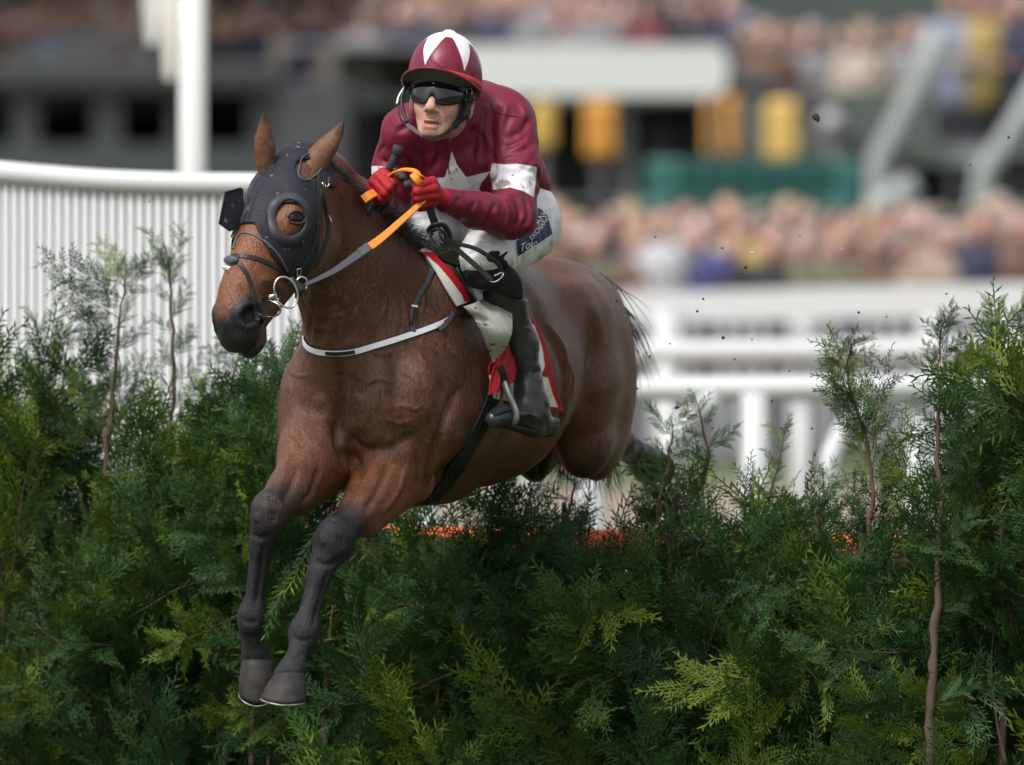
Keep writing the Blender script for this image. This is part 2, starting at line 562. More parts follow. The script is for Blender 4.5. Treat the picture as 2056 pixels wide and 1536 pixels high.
navy = pipe('marker_post', [P(546, 684, 3.9), P(546, 900, 3.9) * np.array([1, 1, 0])], .006, M_navy)
tag(navy, 'thin navy post standing in front of the white wing below the horse chin', 'post')
# ---- tall white pole with two hanging boards
pole = tag(pipe('tall_pole', [P(387, 500, 16) * np.array([1, 1, 0]), P(387, -260, 16)], .054, M_fascia), 'tall white pole rising behind the slatted wing at upper left', 'pole')
for (x0, x1, y1, lab) in ((281, 328, 88, 'shorter white tapered board hanging left of the tall pole'), (322, 358, 158, 'longer cream tapered board hanging against the tall pole')):
    Yb = 24.
    a, b = P(x0, y1, Yb), P(x1, y1, Yb); top = P(x0, -180, Yb)[2]
    w = (b[0] - a[0]) * .28
    V = [(a[0] + w, Yb, a[2]), (b[0] - w, Yb, a[2]), (b[0], Yb, a[2] + .35), (b[0], Yb, top), (a[0], Yb, top), (a[0], Yb, a[2] + .35)]
    V = V + [(x, y + .05, z) for x, y, z in V]
    Fc = [tuple(range(6)), tuple(range(6, 12))[::-1]] + [(i, i + 6, (i + 1) % 6 + 6, (i + 1) % 6) for i in range(6)]
    hb_ = empty('hanging_board', (float(a[0]), Yb, float(a[2]))); tag(hb_, lab, 'board')
    obj('board', mesh_data('board', V, Fc, smooth=False, mats=[M_fascia if y1 < 100 else mat('cream_board', (.66, .64, .56), rough=.7)]), hb_)
    pipe('crossbar', [(a[0] - .05, Yb + .025, top), (P(387, 0, Yb)[0], Yb + .025, top)], .03, M_grey, hb_)
    pipe('hanger', [(P(387, 0, Yb)[0], Yb + .1, 0), (P(387, 0, Yb)[0], Yb + .1, top)], .02, M_grey, hb_)

# ---- running rails at the right
def ground_of(p): q = np.array(p); q[2] = 0; return q
nr = empty('running_rail', tuple(ground_of(P(1515, 800, 13)))); tag(nr, 'nearest white running rail on straight and curved plastic legs', 'rail')
pipe('top_rail', [P(700, 788, 13.2), P(1250, 782, 13.1), P(1600, 779, 13.0), P(2060, 776, 12.9), P(2500, 773, 12.8)], .048, M_rail, nr, n=50, seg=16)
for x in (855, 1185, 1515, 1845, 2175):
    p = P(x, 790, 13); pipe('post', [ground_of(p), p], .052 if x != 1845 else .046, M_rail, nr)
for x in (1000, 1330, 1660, 1990):
    pipe('curved_leg', [ground_of(P(x, 790, 12.8)), P(x, 1040, 12.8), P(x + 2, 950, 12.8), P(x + 18, 890, 12.85), P(x + 52, 840, 12.95), P(x + 105, 800, 13)], .036, M_rail, nr, n=40)
mr_ = empty('running_rail', tuple(ground_of(P(1500, 700, 23)))); tag(mr_, 'second white rail seen just above the nearest running rail', 'rail')
pipe('top_rail', [P(900, 712, 23.5), P(1250, 708, 23.2), P(1650, 704, 23), P(2400, 698, 22.6)],   .054, M_rail, mr_, n=50, seg=14)
for x in (1070, 1340, 1610, 1880, 2150):
    p = P(x, 706, 23.1); pipe('post', [ground_of(p) + np.array([0, .05, 0]), p + np.array([0, .05, 0])], .045, M_rail, mr_)
fr_ = empty('running_rail', tuple(ground_of(P(1500, 620, 33)))); tag(fr_, 'farthest broad white rail directly in front of the crowd', 'rail')
a, b = P(900, 628, 34.0), P(2400, 590, 31.5)
V = []
for p in (a, b):
    for dz in (-.085, .085):
        for dy in (-.03, .03): V.append(p + np.array([0, dy, dz]))
obj('rail_board', mesh_data('rail_board', V, [(0, 2, 6, 4), (1, 5, 7, 3), (0, 4, 5, 1), (2, 3, 7, 6), (0, 1, 3, 2), (4, 6, 7, 5)], smooth=False, mats=[M_rail]), fr_)
for x in (1075, 1340, 1612, 1872, 2025, 2290):
    p = P(x, 620, 33); pipe('post', [ground_of(p) + np.array([0, .08, 0]), p + np.array([0, .08, 0])], .075, M_rail, fr_)
# ---- slatted crowd barrier
cb = empty('crowd_barrier', tuple(ground_of(P(1500, 800, 44)))); tag(cb, 'grey barrier with pale upright slats standing at the feet of the crowd', 'barrier')
a, b = P(880, 930, 43.9), P(2450, 930, 43.9)
box('panel', (a[0], 43.97, .02), (b[0], 44.02, 1.02), mat('barrier_grey', (.12, .12, .135), rough=.7), cb)
box('cap_rail', (a[0], 43.9, 1.02), (b[0], 44.05, 1.09), M_greyl2, cb)
sl = box_mesh('barrier_slat', (-.022, -.02, .04), (.022, .02, 1.0), mat('barrier_slat', (.42, .42, .45), rough=.6))
for i, x in enumerate(np.arange(a[0], b[0], .115)):
    if i % 4 != 3: obj('slat', sl, cb, loc=Vector((x, 43.93, 0)) - cb.location)

# ---- grandstand
gs = empty('grandstand', (0, 78, 0)); tag(gs, 'grey and green grandstand with columns and dark bays full of blurred spectators', 'grandstand')
def slab(name, x0, y0, x1, y1, Y, th, material, base=False, parent=gs):
    """a block whose front face fills the given outline at a distance"""
    a = P(x0, y1, Y); b = P(x1, y0, Y)
    return box(name, (a[0], Y, 0 if base else a[2]), (b[0], Y + th, b[2]), material, parent)
box('back_wall', (-14, 96, 0), (16, 97, 9), mat('back_wall', (.30, .35, .33), rough=.9, noise=(.6, .6, (.18, .22, .20))), gs)
box('shade_roof', (-14, 68, 9.0), (16, 97, 9.3), M_grey, gs)  # roof out of view, height and reach set to shade the crowd
box('shade_wall', (-14.3, 58, 0), (-14.02, 97, 9), M_grey, gs); box('shade_wall', (16.02, 58, 0), (16.3, 97, 9), M_grey, gs)  # unseen end walls, added to shade the stand
# lower bays on the left
slab('plinth', -300, 292, 760, 345, 72, 1.0, mat('plinth', (.085, .095, .105), rough=.85), base=True)
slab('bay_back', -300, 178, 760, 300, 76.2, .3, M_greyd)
for x0, x1 in ((-200, -100), (22, 76), (187, 243), (338, 362), (500, 556), (700, 735)): slab('column', x0, 168, x1, 300, 72.1, .5, M_grey)
slab('hedge_panel', 80, 190, 184, 262, 74.5, .2, M_hedge)
slab('deck_edge', -300, 160, 760, 182, 71.9, 4.0, M_balu)
# glazed balustrade: rail and uprights
slab('balustrade', -300, 132, 556, 160, 71.8, .05, mat('balustrade_glass', (.20, .20, .23), rough=.25, spec=.5))
for x in range(-280, 560, 62): slab('baluster', x, 128, x + 7, 162, 71.7, .05, M_greyl2)
slab('handrail', -300, 126, 556, 132, 71.68, .12, M_greyl2)
# centre
slab('mid_wall', 736, 196, 1490, 480, 70, .4, M_greyg)
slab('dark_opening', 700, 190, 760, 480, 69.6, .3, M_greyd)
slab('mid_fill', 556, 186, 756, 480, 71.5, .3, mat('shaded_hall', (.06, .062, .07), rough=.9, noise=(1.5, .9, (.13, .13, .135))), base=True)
slab('opening', 1285, 205, 1365, 230, 69.8, .2, mat('olive_panel', (.06, .065, .04), rough=.9))
slab('mullion', 1245, 200, 1262, 300, 69.7, .2, M_greyl2); slab('mullion', 1120, 200, 1140, 300, 69.7, .2, M_hedge)
slab('mullion', 1300, 240, 1345, 330, 69.7, .2, mat('pale_panel', (.24, .25, .25), rough=.8)); slab('mullion', 1500, 200, 1530, 330, 69.7, .2, M_grey)
slab('terrace', 560, 86, 1500, 98, 66.4, 3.5, M_balu); slab('terrace_front', 736, 192, 1470, 204, 66.6, 3.5, M_greyg)
# right
slab('right_wall', 1490, 185, 2600, 500, 71, .4, mat('right_wall', (.10, .105, .105), rough=.85, noise=(.9, .6, (.06, .06, .068))), base=True)
slab('right_deck', 1500, 290, 2600, 312, 64, 6.0, M_grey)
slab('right_parapet', 1490, 182, 1878, 292, 63.4, .2, mat('parapet', (.085, .10, .093), rough=.85, noise=(.9, .7, (.05, .06, .055))))
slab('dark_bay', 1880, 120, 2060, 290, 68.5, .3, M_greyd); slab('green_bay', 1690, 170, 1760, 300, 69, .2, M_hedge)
slab('hut', 1830, 300, 1990, 330, 63.8, .3, M_greyl2)
slab('upper_wall', 1440, -120, 2600, 185, 71.3, .3, mat('upper_wall', (.11, .135, .125), rough=.9, noise=(.7, .6, (.07, .085, .08))))
fas = empty('fascia_sign', tuple(P(1200, 140, 56))); tag(fas, 'long blurred white sign band with a rounded right end behind the jockey', 'sign')
ns_ = 14
a, b = P(860, 92, 56), P(1462, 192, 56); zc, hh = (a[2] + b[2]) / 2, (a[2] - b[2]) / 2
out = [(a[0], a[2]), (a[0], b[2])] + [(b[0] - .10 + .10 * math.sin(t), zc - hh * math.cos(t)) for t in np.linspace(0, math.pi, ns_)]
out = out[::1]
V = [(x, 56, z) for x, z in out] + [(x, 56.3, z) for x, z in out]; n_ = len(out)
obj('board', mesh_data('board', V, [tuple(range(n_)), tuple(range(n_, 2 * n_))[::-1]] + [(i, i + n_, (i + 1) % n_ + n_, (i + 1) % n_) for i in range(n_)], smooth=False, mats=[M_fascia]), fas)
for x in (985, 1260, 1440): 
    p = P(x, 190, 56.45); pipe('leg', [ground_of(p), p], .05, M_grey, fas)
arch = tag(pipe('dark_arch', [ground_of(P(1790, 450, 60)), P(1775, 420, 60), P(1745, 335, 60), P(1695, 270, 60), P(1630, 225, 60), P(1540, 180, 60), P(1450, 150, 60), P(1380, 100, 60), P(1330, 20, 60), P(1300, -100, 60)], .075, M_arch, n=50), 'dark curved arch sweeping down to the right of the white sign band', 'arch')
lamp = empty('globe_lamp', tuple(ground_of(P(1668, 245, 58)))); tag(lamp, 'pale globe lamp beside the dark arch', 'lamp')
v, q = sdf_mesh([ell(P(1668, 245, 58), (.10, .10, .095))], .02); obj('globe', mesh_data('globe', v, q, mats=[mat('pale_globe', (.36, .35, .38), rough=.5)]), lamp)
pipe('stem', [ground_of(P(1668, 300, 58.2)), P(1668, 270, 58.0)], .03, M_grey, lamp)
for k, (pts, r_, lab) in enumerate([([P(1885, 60, 55), P(1862, 140, 55), P(1765, 320, 55)], .095, 'pale grey slanting stair beam left of the dark bay'),
                                    ([P(2120, 120, 54), P(2030, 270, 54), P(1975, 350, 54), P(1962, 470, 54)], .085, 'pale green grey curved stair rail at the right edge'),
                                    ([P(1765, 300, 57), P(1790, 350, 57), P(1835, 430, 57)], .08, 'dark slanting stair support under the pale beam'),
                                    ([P(1840, 372, 53), P(1740, 430, 53)], .12, 'low pale ramp wall behind the heads of the crowd')]):
    tag(pipe('stair_beam', pts + [ground_of(pts[-1])], r_, M_greyl2 if k != 2 else M_arch, n=None), lab, 'beam')
for (x0, x1, y0, y1, m_, lab) in ((1064, 1116, 204, 300, M_yel, 'palest yellow padded post panel, leftmost, half behind the jockey shoulder'), (1172, 1238, 200, 318, M_org, 'orange padded panel second from the left under the white sign'),
                               (1414, 1482, 192, 314, M_org, 'deep orange padded panel under the right end of the white sign'), (1536, 1602, 200, 324, M_yel, 'yellow padded panel right of the white sign beside the arch')):
    a, b = P(x0, y1, 57), P(x1, y0, 57); e = empty('padded_panel', (float((a[0] + b[0]) / 2), 57, 0)); tag(e, lab, 'padding')
    c = (a + b) / 2
    v, q = sdf_mesh([boxp(c, ((b[0] - a[0]) / 2 - .04, .04, (b[2] - a[2]) / 2 - .04), rnd=.04)], .03); obj('pad', mesh_data('pad', v, q, mats=[m_]), e)
    pipe('post', [(c[0], 57.0, 0), (c[0], 57.0, a[2] + .05)], .05, M_arch, e)
# teal seats
seat_proto = None
def make_seat():
    e = empty('stadium_seat', (0, 0, 0))
    v, q = sdf_mesh([boxp((0, 0, .43), (.19, .18, .02), rnd=.02), ], .03); obj('seat', mesh_data('stadium_seat', v, q, mats=[M_teal]), e)
    v, q = sdf_mesh([boxp((0, .2, .68), (.19, .02, .20), rnd=.03)], .03); obj('backrest', mesh_data('stadium_back', v, q, mats=[M_teal]), e)
    pipe('leg', [(0, .05, 0), (0, .05, .42)], .03, M_grey, e, seg=6)
    return e
def copy_thing(o, loc, label=None, group=None, rz=0., scale=None):
    c = o.copy(); COL.objects.link(c); c.location = loc; c.rotation_euler = (0, 0, rz)
    if scale: c.scale = (scale,) * 3
    if label: c['label'] = label
    if group: c['group'] = group
    for ch in list(o.children):
        d = ch.copy(); COL.objects.link(d); d.parent = c
        for g2 in ch.children:
            f = g2.copy(); COL.objects.link(f); f.parent = d
    return c
box('seat_riser', (P(1310, 430, 47)[0], 47.8, 0), (P(1680, 430, 47)[0], 49.5, .72), M_grey, gs)
box('seat_riser', (P(1310, 430, 49)[0], 49.5, 0), (P(1680, 430, 49)[0], 53.0, .98), M_grey, gs)
sp0 = make_seat(); tag(sp0, 'teal plastic seat in the empty block behind the crowd', 'seat', 'teal seats behind the crowd')
k = 0
for row, (Y, z) in enumerate(((48.3, .72), (50., .98))):
    for x in range(1340, 1670, 52):
        p = P(x + row * 20, 400, Y); lc = (float(p[0]), Y, z)
        if k == 0: sp0.location = lc
        else: copy_thing(sp0, lc, label='teal plastic seat in the ' + ['front', 'raised back'][row] + ' row behind the crowd' + (', toward the left' if x < 1450 else (', in the middle' if x < 1560 else ', toward the arch')))
        k += 1

# ---- spectators
skins = [mat('face_pale', (.42, .27, .22), rough=.6), mat('face_ruddy', (.38, .21, .17), rough=.6), mat('face_tan', (.32, .20, .15), rough=.6)]
coats = {'navy': (.02, .022, .05), 'black': (.015, .015, .018), 'tan': (.26, .20, .15), 'grey': (.17, .17, .18), 'pale blue': (.20, .22, .30), 'maroon': (.14, .02, .03), 'brown': (.10, .06, .04),
         'beige': (.34, .29, .24), 'green tweed': (.10, .10, .06), 'white': (.36, .36, .38), 'yellow': (.34, .25, .08), 'blue': (.04, .045, .14), 'pink': (.36, .20, .20), 'cream': (.42, .38, .32)}
CM = {k_: mat('coat_' + k_.replace(' ', '_'), c, rough=.8) for k_, c in coats.items()}
hairs = {'brown haired': (.07, .04, .025), 'dark haired': (.02, .017, .015), 'fair haired': (.36, .26, .14), 'grey haired': (.30, .29, .28), 'flat capped': (.16, .15, .12), 'white hatted': (.65, .65, .66), 'bald': None}
HM = {k_: (mat('hair_' + k_.replace(' ', '_'), c, rough=.8) if c else None) for k_, c in hairs.items()}
M_trou = mat('trousers', (.025, .026, .035), rough=.85)
def spectator_meshes(seed):
    r_ = np.random.default_rng(seed); s_ = r_.uniform(-1, 1)
    coat = [rc((0, 0, .95), (0, 0, 1.32), .17, .20, k=.08, lat=(1, 0, 0), flat=1.15), rc((-.19, .01, 1.42), (.19, .01, 1.42), .075, k=.06)]
    up = r_.random() < .25
    for sd in (-1, 1):
        el2 = (sd * .27, -.04, 1.12)
        coat += [rc((sd * .21, .01, 1.42), el2, .062, .052, k=.03), rc(el2, (sd * .14, -.22, 1.18 + (.3 if up and sd == 1 else 0)), .05, .04, k=.02)]
    legs = [rc((sd * .09, 0, .92), (sd * .10, .01, .08), .095, .06, k=.03) for sd in (-1, 1)] + [rc((sd * .10, -.08, .04), (sd * .10, .04, .04), .045, k=.02) for sd in (-1, 1)]
    head = [ell((0, -.01, 1.63), (.078, .095, .115), k=.02), rc((0, 0, 1.47), (0, 0, 1.56), .055, k=.03), rc((0, -.09, 1.63), (0, -.115, 1.605), .012, .014, k=.015),
            ell((0, -.05, 1.555), (.045, .05, .035), k=.03)]
    hair = [ell((0, .025, 1.675), (.088, .095, .095), k=.02)] + ([rc((0, .06, 1.66), (0, .07, 1.50), .075, .06, k=.03, lat=(1, 0, 0), flat=1.2)] if s_ > .2 else [])
    hat = [ell((0, .01, 1.725), (.098, .115, .05), k=.02), ell((0, -.09, 1.70), (.075, .06, .014), k=.02)]
    out = {}
    for nm, pr, rs in (('coat', coat, .034), ('trousers', legs, .04), ('head', head, .022), ('hair', hair, .026), ('hat', hat, .022)):
        v, q = sdf_mesh(pr, rs); me = mesh_data('spectator_' + nm, v, q, mats=[M_trou]); out[nm] = me
    for sd, nm in ((-1, 'hand'), (1, 'hand2')):
        v, q = sdf_mesh([ell((sd * .14, -.24, 1.18 + (.3 if up and sd == 1 else 0)), (.035, .045, .04))], .02); out[nm] = mesh_data('spectator_hand', v, q, mats=[M_trou])
    return out
SPM = [spectator_meshes(i) for i in range(5)]
_used = {}
def unique_label(s):
    if len(s.replace(',', '').split()) > 13: s = s.replace('third row, ', 'row three, ').replace('near the ', 'by ').replace(' of the ', ' ').replace('the ', '')
    _used[s] = _used.get(s, 0) + 1
    n = _used[s]
    return s if n == 1 else s + [', farther right', ', third from left', ', fourth from left', ', fifth from left', ', sixth from left'][min(n - 2, 4)]
def spectator(x, Y, z, label_place, group, coat_k, hair_k, rz=0., h=1., legs=True, mi=0):
    e = empty('person', (x, Y, z)); e.rotation_euler = (0, 0, rz); e.scale = (h, h, h)
    tag(e, unique_label(f"{hair_k} spectator in {coat_k} coat, {label_place}"), 'person', group)
    S_ = SPM[mi]
    hatted = hair_k in ('flat capped', 'white hatted')
    for nm, mt in (('coat', CM[coat_k]), ('trousers', M_trou), ('head', skins[mi % 3]), ('hand', skins[mi % 3]), ('hand2', skins[mi % 3]), ('hat' if hatted else 'hair', HM[hair_k])):
        if mt is None or (nm == 'trousers' and not legs): continue
        o = bpy.data.objects.new(nm.rstrip('2'), S_[nm]); COL.objects.link(o); o.parent = e
        o.material_slots[0].link = 'OBJECT'; o.material_slots[0].material = mt
    return e
r2 = np.random.default_rng(11)
ck, hk = list(coats), list(hairs)
def pick(w=None): return ck[r2.choice(len(ck), p=w)]
def wts(d): a = np.array([d.get(c, .04) for c in ck], float); return a / a.sum()
WL = wts({'tan': 2, 'beige': 1.8, 'pink': .5, 'navy': 1.8, 'black': 1.8, 'brown': 2.0, 'grey': 1.8, 'cream': .9, 'green tweed': 1.6, 'blue': .4, 'yellow': .1, 'white': .4})
WU = wts({'navy': 2.5, 'black': 2.0, 'grey': 1.8, 'brown': 1.2, 'maroon': .9, 'pale blue': 1.0, 'beige': .6, 'pink': .4})
# crowd behind the rails
places = ['front row', 'second row', 'third row', 'back row']
for row in range(4):
    Y = 44.7 + row * .62; z = 0
    x = 1060 + (row % 2) * 30
    while x < 2150:
        px_ = x + r2.uniform(-10, 10); p = P(px_, 500, Y)
        h = r2.uniform(.83, .95) if row < 3 else r2.uniform(.88, .97)
        c_ = pick(WL); hh_ = hk[r2.choice(len(hk), p=[.2, .14, .2, .16, .12, .04, .14])]
        if row == 1 and abs(x - 1500) < 35: c_ = 'yellow'
        if row == 0 and abs(x - 1385) < 35: c_ = 'blue'
        if row == 2 and abs(x - 1900) < 35: hh_ = 'white hatted'
        side = 'right of the grey barrier gap' if False else ''
        where = 'beside the horse rump' if px_ < 1330 else ('below the teal seats' if px_ < 1640 else ('below the arch foot' if px_ < 1830 else 'below the stair rails'))
        spectator(float(p[0]), Y, z, f'{places[row]}, {where}', 'spectators behind the white rails', c_, hh_, rz=r2.uniform(-.5, .5), h=h, legs=row == 0, mi=int(r2.integers(5)))
        x += r2.uniform(62, 78)
# crowd on the left deck
box('deck_floor', (-14, 72.4, 1.25), (P(760, 0, 73)[0], 76, 1.3), M_grey, gs); box('deck_step', (-14, 74.4, 1.3), (P(760, 0, 73)[0], 76, 1.6), M_grey, gs)
for row, (Y, z) in enumerate(((72.8, 1.3), (73.9, 1.3), (75.0, 1.6))):
    x = -60 + row * 17
    while x < 740:
        p = P(x + r2.uniform(-7, 7), 100, Y)
        spectator(float(p[0]), Y, z, ['front', 'middle', 'back'][row] + ' of the left deck' + (', left of pole' if x < 387 else ', right of pole'),
                  'spectators on the left stand deck', pick(WU), hk[r2.choice(len(hk), p=[.24, .2, .14, .14, .1, .04, .14])], rz=r2.uniform(-.6, .6), h=r2.uniform(.92, 1.03), legs=False, mi=int(r2.integers(5)))
        x += r2.uniform(44, 56)
# crowd on the terrace above the sign
box('terrace_floor', (P(560, 0, 67)[0], 66.8, 1.36), (P(1500, 0, 67)[0], 71.4, 1.4), M_grey, gs)
for row, (Y, z) in enumerate(((67.4, 1.4), (68.8, 1.55))):
    x = 745 + row * 22
    while x < 1490:
        p = P(x + r2.uniform(-7, 7), 100, Y)
        spectator(float(p[0]), Y, z, ['front', 'back'][row] + ' of terrace' + (' by the jockey cap' if x < 1080 else ' above the sign'),
                  'spectators on the terrace above the sign', pick(WU) if not (row == 0 and abs(x - 1310) < 25) else 'maroon', hk[r2.choice(len(hk), p=[.24, .2, .14, .14, .1, .04, .14])], rz=r2.uniform(-.6, .6), h=r2.uniform(.92, 1.03), legs=False, mi=int(r2.integers(5)))
        x += r2.uniform(46, 60)
# people on the right deck and stair
for (px_, Y, col_, hr, hh2, lab) in ((1540, 64.5, 'brown', 'fair haired', 1.0, 'right of the arch top'), (1500, 66, 'navy', 'dark haired', 1.0, 'left of the arch top'), (1590, 66, 'grey', 'brown haired', 1., 'above the yellow panel'), (1630, 65, 'grey', 'grey haired', 1., 'above the arch'),
                         (1735, 64.6, 'beige', 'fair haired', 1.0, 'in the middle of the upper right deck'), (1790, 66, 'brown', 'dark haired', 1., 'right of the person in beige'), (1690, 66, 'grey', 'brown haired', .98, 'left of the person in beige'), (1835, 64.6, 'grey', 'brown haired', 1.02, 'at the head of the slanting stair beam'),
                         (1915, 64.4, 'pale blue', 'brown haired', 1.06, 'standing left in the dark bay'), (1962, 64.4, 'yellow', 'dark haired', 1.06, 'standing in the centre of the dark bay'), (2010, 65.4, 'navy', 'dark haired', 1.03, 'behind the yellow coat in the dark bay'), (2050, 64.4, 'navy', 'grey haired', 1.05, 'at the right edge of the picture'), (2110, 65, 'navy', 'brown haired', 1., 'beyond the right edge of the bay')):
    p = P(px_, 100, Y); z = 1.3 if px_ > 1880 else 1.12
    spectator(float(p[0]), Y, z, lab, 'spectators on the upper right deck', col_, hr, rz=r2.uniform(-.5, .5), h=hh2, legs=True, mi=int(r2.integers(5)))
box('right_floor', (P(1500, 0, 64)[0], 64, 1.05), (P(2600, 0, 64)[0], 71, 1.12), M_grey, gs)
box('right_step', (P(1880, 0, 64)[0], 64.1, 1.12), (P(2600, 0, 64)[0], 71, 1.3), M_grey, gs)
# ================================================================== the brush fence of cypress boughs
def leaf_material():
    m = bpy.data.materials.new('cypress_leaf'); m.use_nodes = True
    nt = m.node_tree; b = nt.nodes['Principled BSDF']; out = nt.nodes['Material Output']
    oi = nt.nodes.new('ShaderNodeObjectInfo'); cr = nt.nodes.new('ShaderNodeValToRGB')
    e = cr.color_ramp.elements
    e[0].position = 0; e[0].color = (.013, .036, .012, 1); e[1].position = 1; e[1].color = (.100, .145, .018, 1)
    for p_, c in ((.30, (.020, .054, .015)), (.52, (.036, .080, .018)), (.66, (.026, .068, .030)), (.84, (.062, .112, .018))):
        x = cr.color_ramp.elements.new(p_); x.color = (*c, 1)
    nt.links.new(oi.outputs['Random'], cr.inputs[0])
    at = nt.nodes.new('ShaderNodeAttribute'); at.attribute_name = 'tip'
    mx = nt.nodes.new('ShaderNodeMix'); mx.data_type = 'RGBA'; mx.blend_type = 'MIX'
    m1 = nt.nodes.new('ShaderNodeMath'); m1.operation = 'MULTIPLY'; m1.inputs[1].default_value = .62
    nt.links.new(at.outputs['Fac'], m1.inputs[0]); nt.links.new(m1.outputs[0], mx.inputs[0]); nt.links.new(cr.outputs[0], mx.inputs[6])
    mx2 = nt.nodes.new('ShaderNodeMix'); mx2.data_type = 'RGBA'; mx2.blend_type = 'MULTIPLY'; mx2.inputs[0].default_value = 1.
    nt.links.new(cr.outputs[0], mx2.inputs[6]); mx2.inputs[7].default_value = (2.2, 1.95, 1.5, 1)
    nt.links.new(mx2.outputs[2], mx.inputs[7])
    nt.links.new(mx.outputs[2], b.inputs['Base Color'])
    b.inputs['Roughness'].default_value = .5; b.inputs['Specular IOR Level'].default_value = .2
    tr = nt.nodes.new('ShaderNodeBsdfTranslucent'); nt.links.new(mx.outputs[2], tr.inputs[0])
    ms = nt.nodes.new('ShaderNodeMixShader'); ms.inputs[0].default_value = .12
    nt.links.new(b.outputs[0], ms.inputs[1]); nt.links.new(tr.outputs[0], ms.inputs[2]); nt.links.new(ms.outputs[0], out.inputs[0])
    return m
M_leaf = leaf_material()
M_twig = mat('cypress_twig', (.095, .050, .028), rough=.75, noise=(60, .6, (.05, .035, .022)), bump=(150, .5, .002))
M_bark = mat('cypress_bark', (.085, .054, .038), rough=.8, noise=(40, .7, (.08, .045, .030)), bump=(90, .7, .003, (1, 1, .25)))
M_core = mat('shade_core', (.020, .018, .010), rough=.95, noise=(25, .8, (.035, .022, .012)))  # near-black brown stands for deep shade between the boughs

class Geo:
    def __init__(s): s.V, s.F, s.M, s.T = [], [], [], []
    def add(s, v, f, m, t):
        o = len(s.V); s.V += [tuple(x) for x in v]; s.F += [tuple(i + o for i in q) for q in f]; s.M += [m] * len(f); s.T += list(t)
    def mesh(s, name):
        me = bpy.data.meshes.new(name); me.from_pydata(s.V, [], s.F)
        me.polygons.foreach_set('material_index', np.array(s.M, dtype=np.int32))
        a = me.attributes.new('tip', 'FLOAT', 'POINT'); a.data.foreach_set('value', np.array(s.T, dtype=np.float32))
        me.materials.append(M_leaf); me.materials.append(M_twig); me.materials.append(M_bark)
        return me
def leafblade(g, p, d, n_, L, w, t0, t1, rs):
    """one scale-leafed twig: a slim folded diamond"""
    s_ = nrm(np.cross(d, n_)); n2 = nrm(np.cross(s_, d))
    a = rs.uniform(-.45, .45); s_ = s_ * math.cos(a) + n2 * math.sin(a)
    m_ = p + d * L * .42
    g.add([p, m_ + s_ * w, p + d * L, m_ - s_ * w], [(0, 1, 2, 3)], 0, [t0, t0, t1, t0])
def spray(g, p, d, n_, L, rs, dens=1., droop=.25, wide=.30):
    """a flat feathery plume, its blades swept forward and its tip nodding"""
    d = nrm(d); n_ = nrm(n_ - d * np.dot(n_, d)); s0 = np.cross(d, n_)
    nst = max(6, int(L / .0105 * dens)); pts = [p]; ds = [d]
    dd = d; bend = rs.normal(0, .35)
    for i in range(nst):
        dd = nrm(dd + np.array([0, 0, -droop / nst]) * (.4 + 1.6 * i / nst) + s0 * (rs.normal(0, .02) + bend / nst)); pts.append(pts[-1] + dd * L / nst); ds.append(dd)
    for i in range(1, nst + 1):
        f = i / nst; dd = ds[i]; s_ = nrm(np.cross(dd, n_))
        sg = 1 if i % 2 else -1
        env = L * wide * (math.sin(math.pi * min(1, (f * .80 + .20))) ** .8 * (1.15 - .55 * f)) * rs.uniform(.8, 1.1)
        if i == nst: env, s_ = .022, s_ * 0
        bd = nrm(dd * .88 + s_ * sg * .50 + n_ * rs.normal(0, .08) + np.array([0, 0, -.06]))
        nb = max(1, int(env / .0092)); q = pts[i]
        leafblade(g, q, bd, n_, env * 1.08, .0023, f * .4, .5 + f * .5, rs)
        sdv = nrm(np.cross(bd, n_))
        for k in range(nb):
            fk = (k + .5) / nb
            qq = q + bd * env * fk
            sg2 = 1 if (k + i) % 2 else -1
            ld = nrm(bd * .93 + sdv * sg2 * .40 + n_ * rs.normal(0, .10))
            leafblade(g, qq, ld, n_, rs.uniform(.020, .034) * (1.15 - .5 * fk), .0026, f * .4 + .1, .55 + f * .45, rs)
        if i > 1:
            leafblade(g, pts[i - 1], dd, n_, L / nst * 1.9, .0022, f * .3, f * .5, rs)
def bough_mesh(seed, L=.42, n_spr=15, flatb=.5, dens=1., big=.17, droop=.25, thick=.0035, bare=0.05):
    rs = np.random.default_rng(seed); g = Geo()
    pts = [np.zeros(3)]; d = np.array([0, 0, 1.]); nseg = 12
    for i in range(nseg):
        d = nrm(d + rs.normal(0, .07, 3) * np.array([1, 1, .3])); pts.append(pts[-1] + d * L / nseg)
    pts = np.array(pts)
    v, f = tube(pts, np.linspace(thick, .0008, len(pts)), 5)
    g.add(v, f, 1, np.zeros(len(v)))
    for k in range(n_spr):
        fr = bare + (1 - bare) * (k + .5) / n_spr
        i = min(int(fr * nseg), nseg - 1); p = pts[i] + (pts[i + 1] - pts[i]) * (fr * nseg - i); dd = nrm(pts[i + 1] - pts[i])
        a = k * 2.4 + rs.uniform(-.5, .5) if flatb < .3 else (0 if k % 2 else math.pi) + rs.normal(0, flatb)
        side = np.array([math.cos(a), math.sin(a) * .8, 0])
        sd = nrm(dd * rs.uniform(.75, 1.1) + side * rs.uniform(.45, .75))
        n_ = nrm(np.array([0, -1, 0]) + rs.normal(0, .35, 3))
        spray(g, p, sd, n_, big * (1.12 - .62 * fr) * rs.uniform(.75, 1.15), rs, dens, droop)
    spray(g, pts[-1] - d * .01, d, np.array([0, -1, 0]) + rs.normal(0, .3, 3), big * .6, rs, dens, droop * .5)
    return g.mesh('cypress_bough')
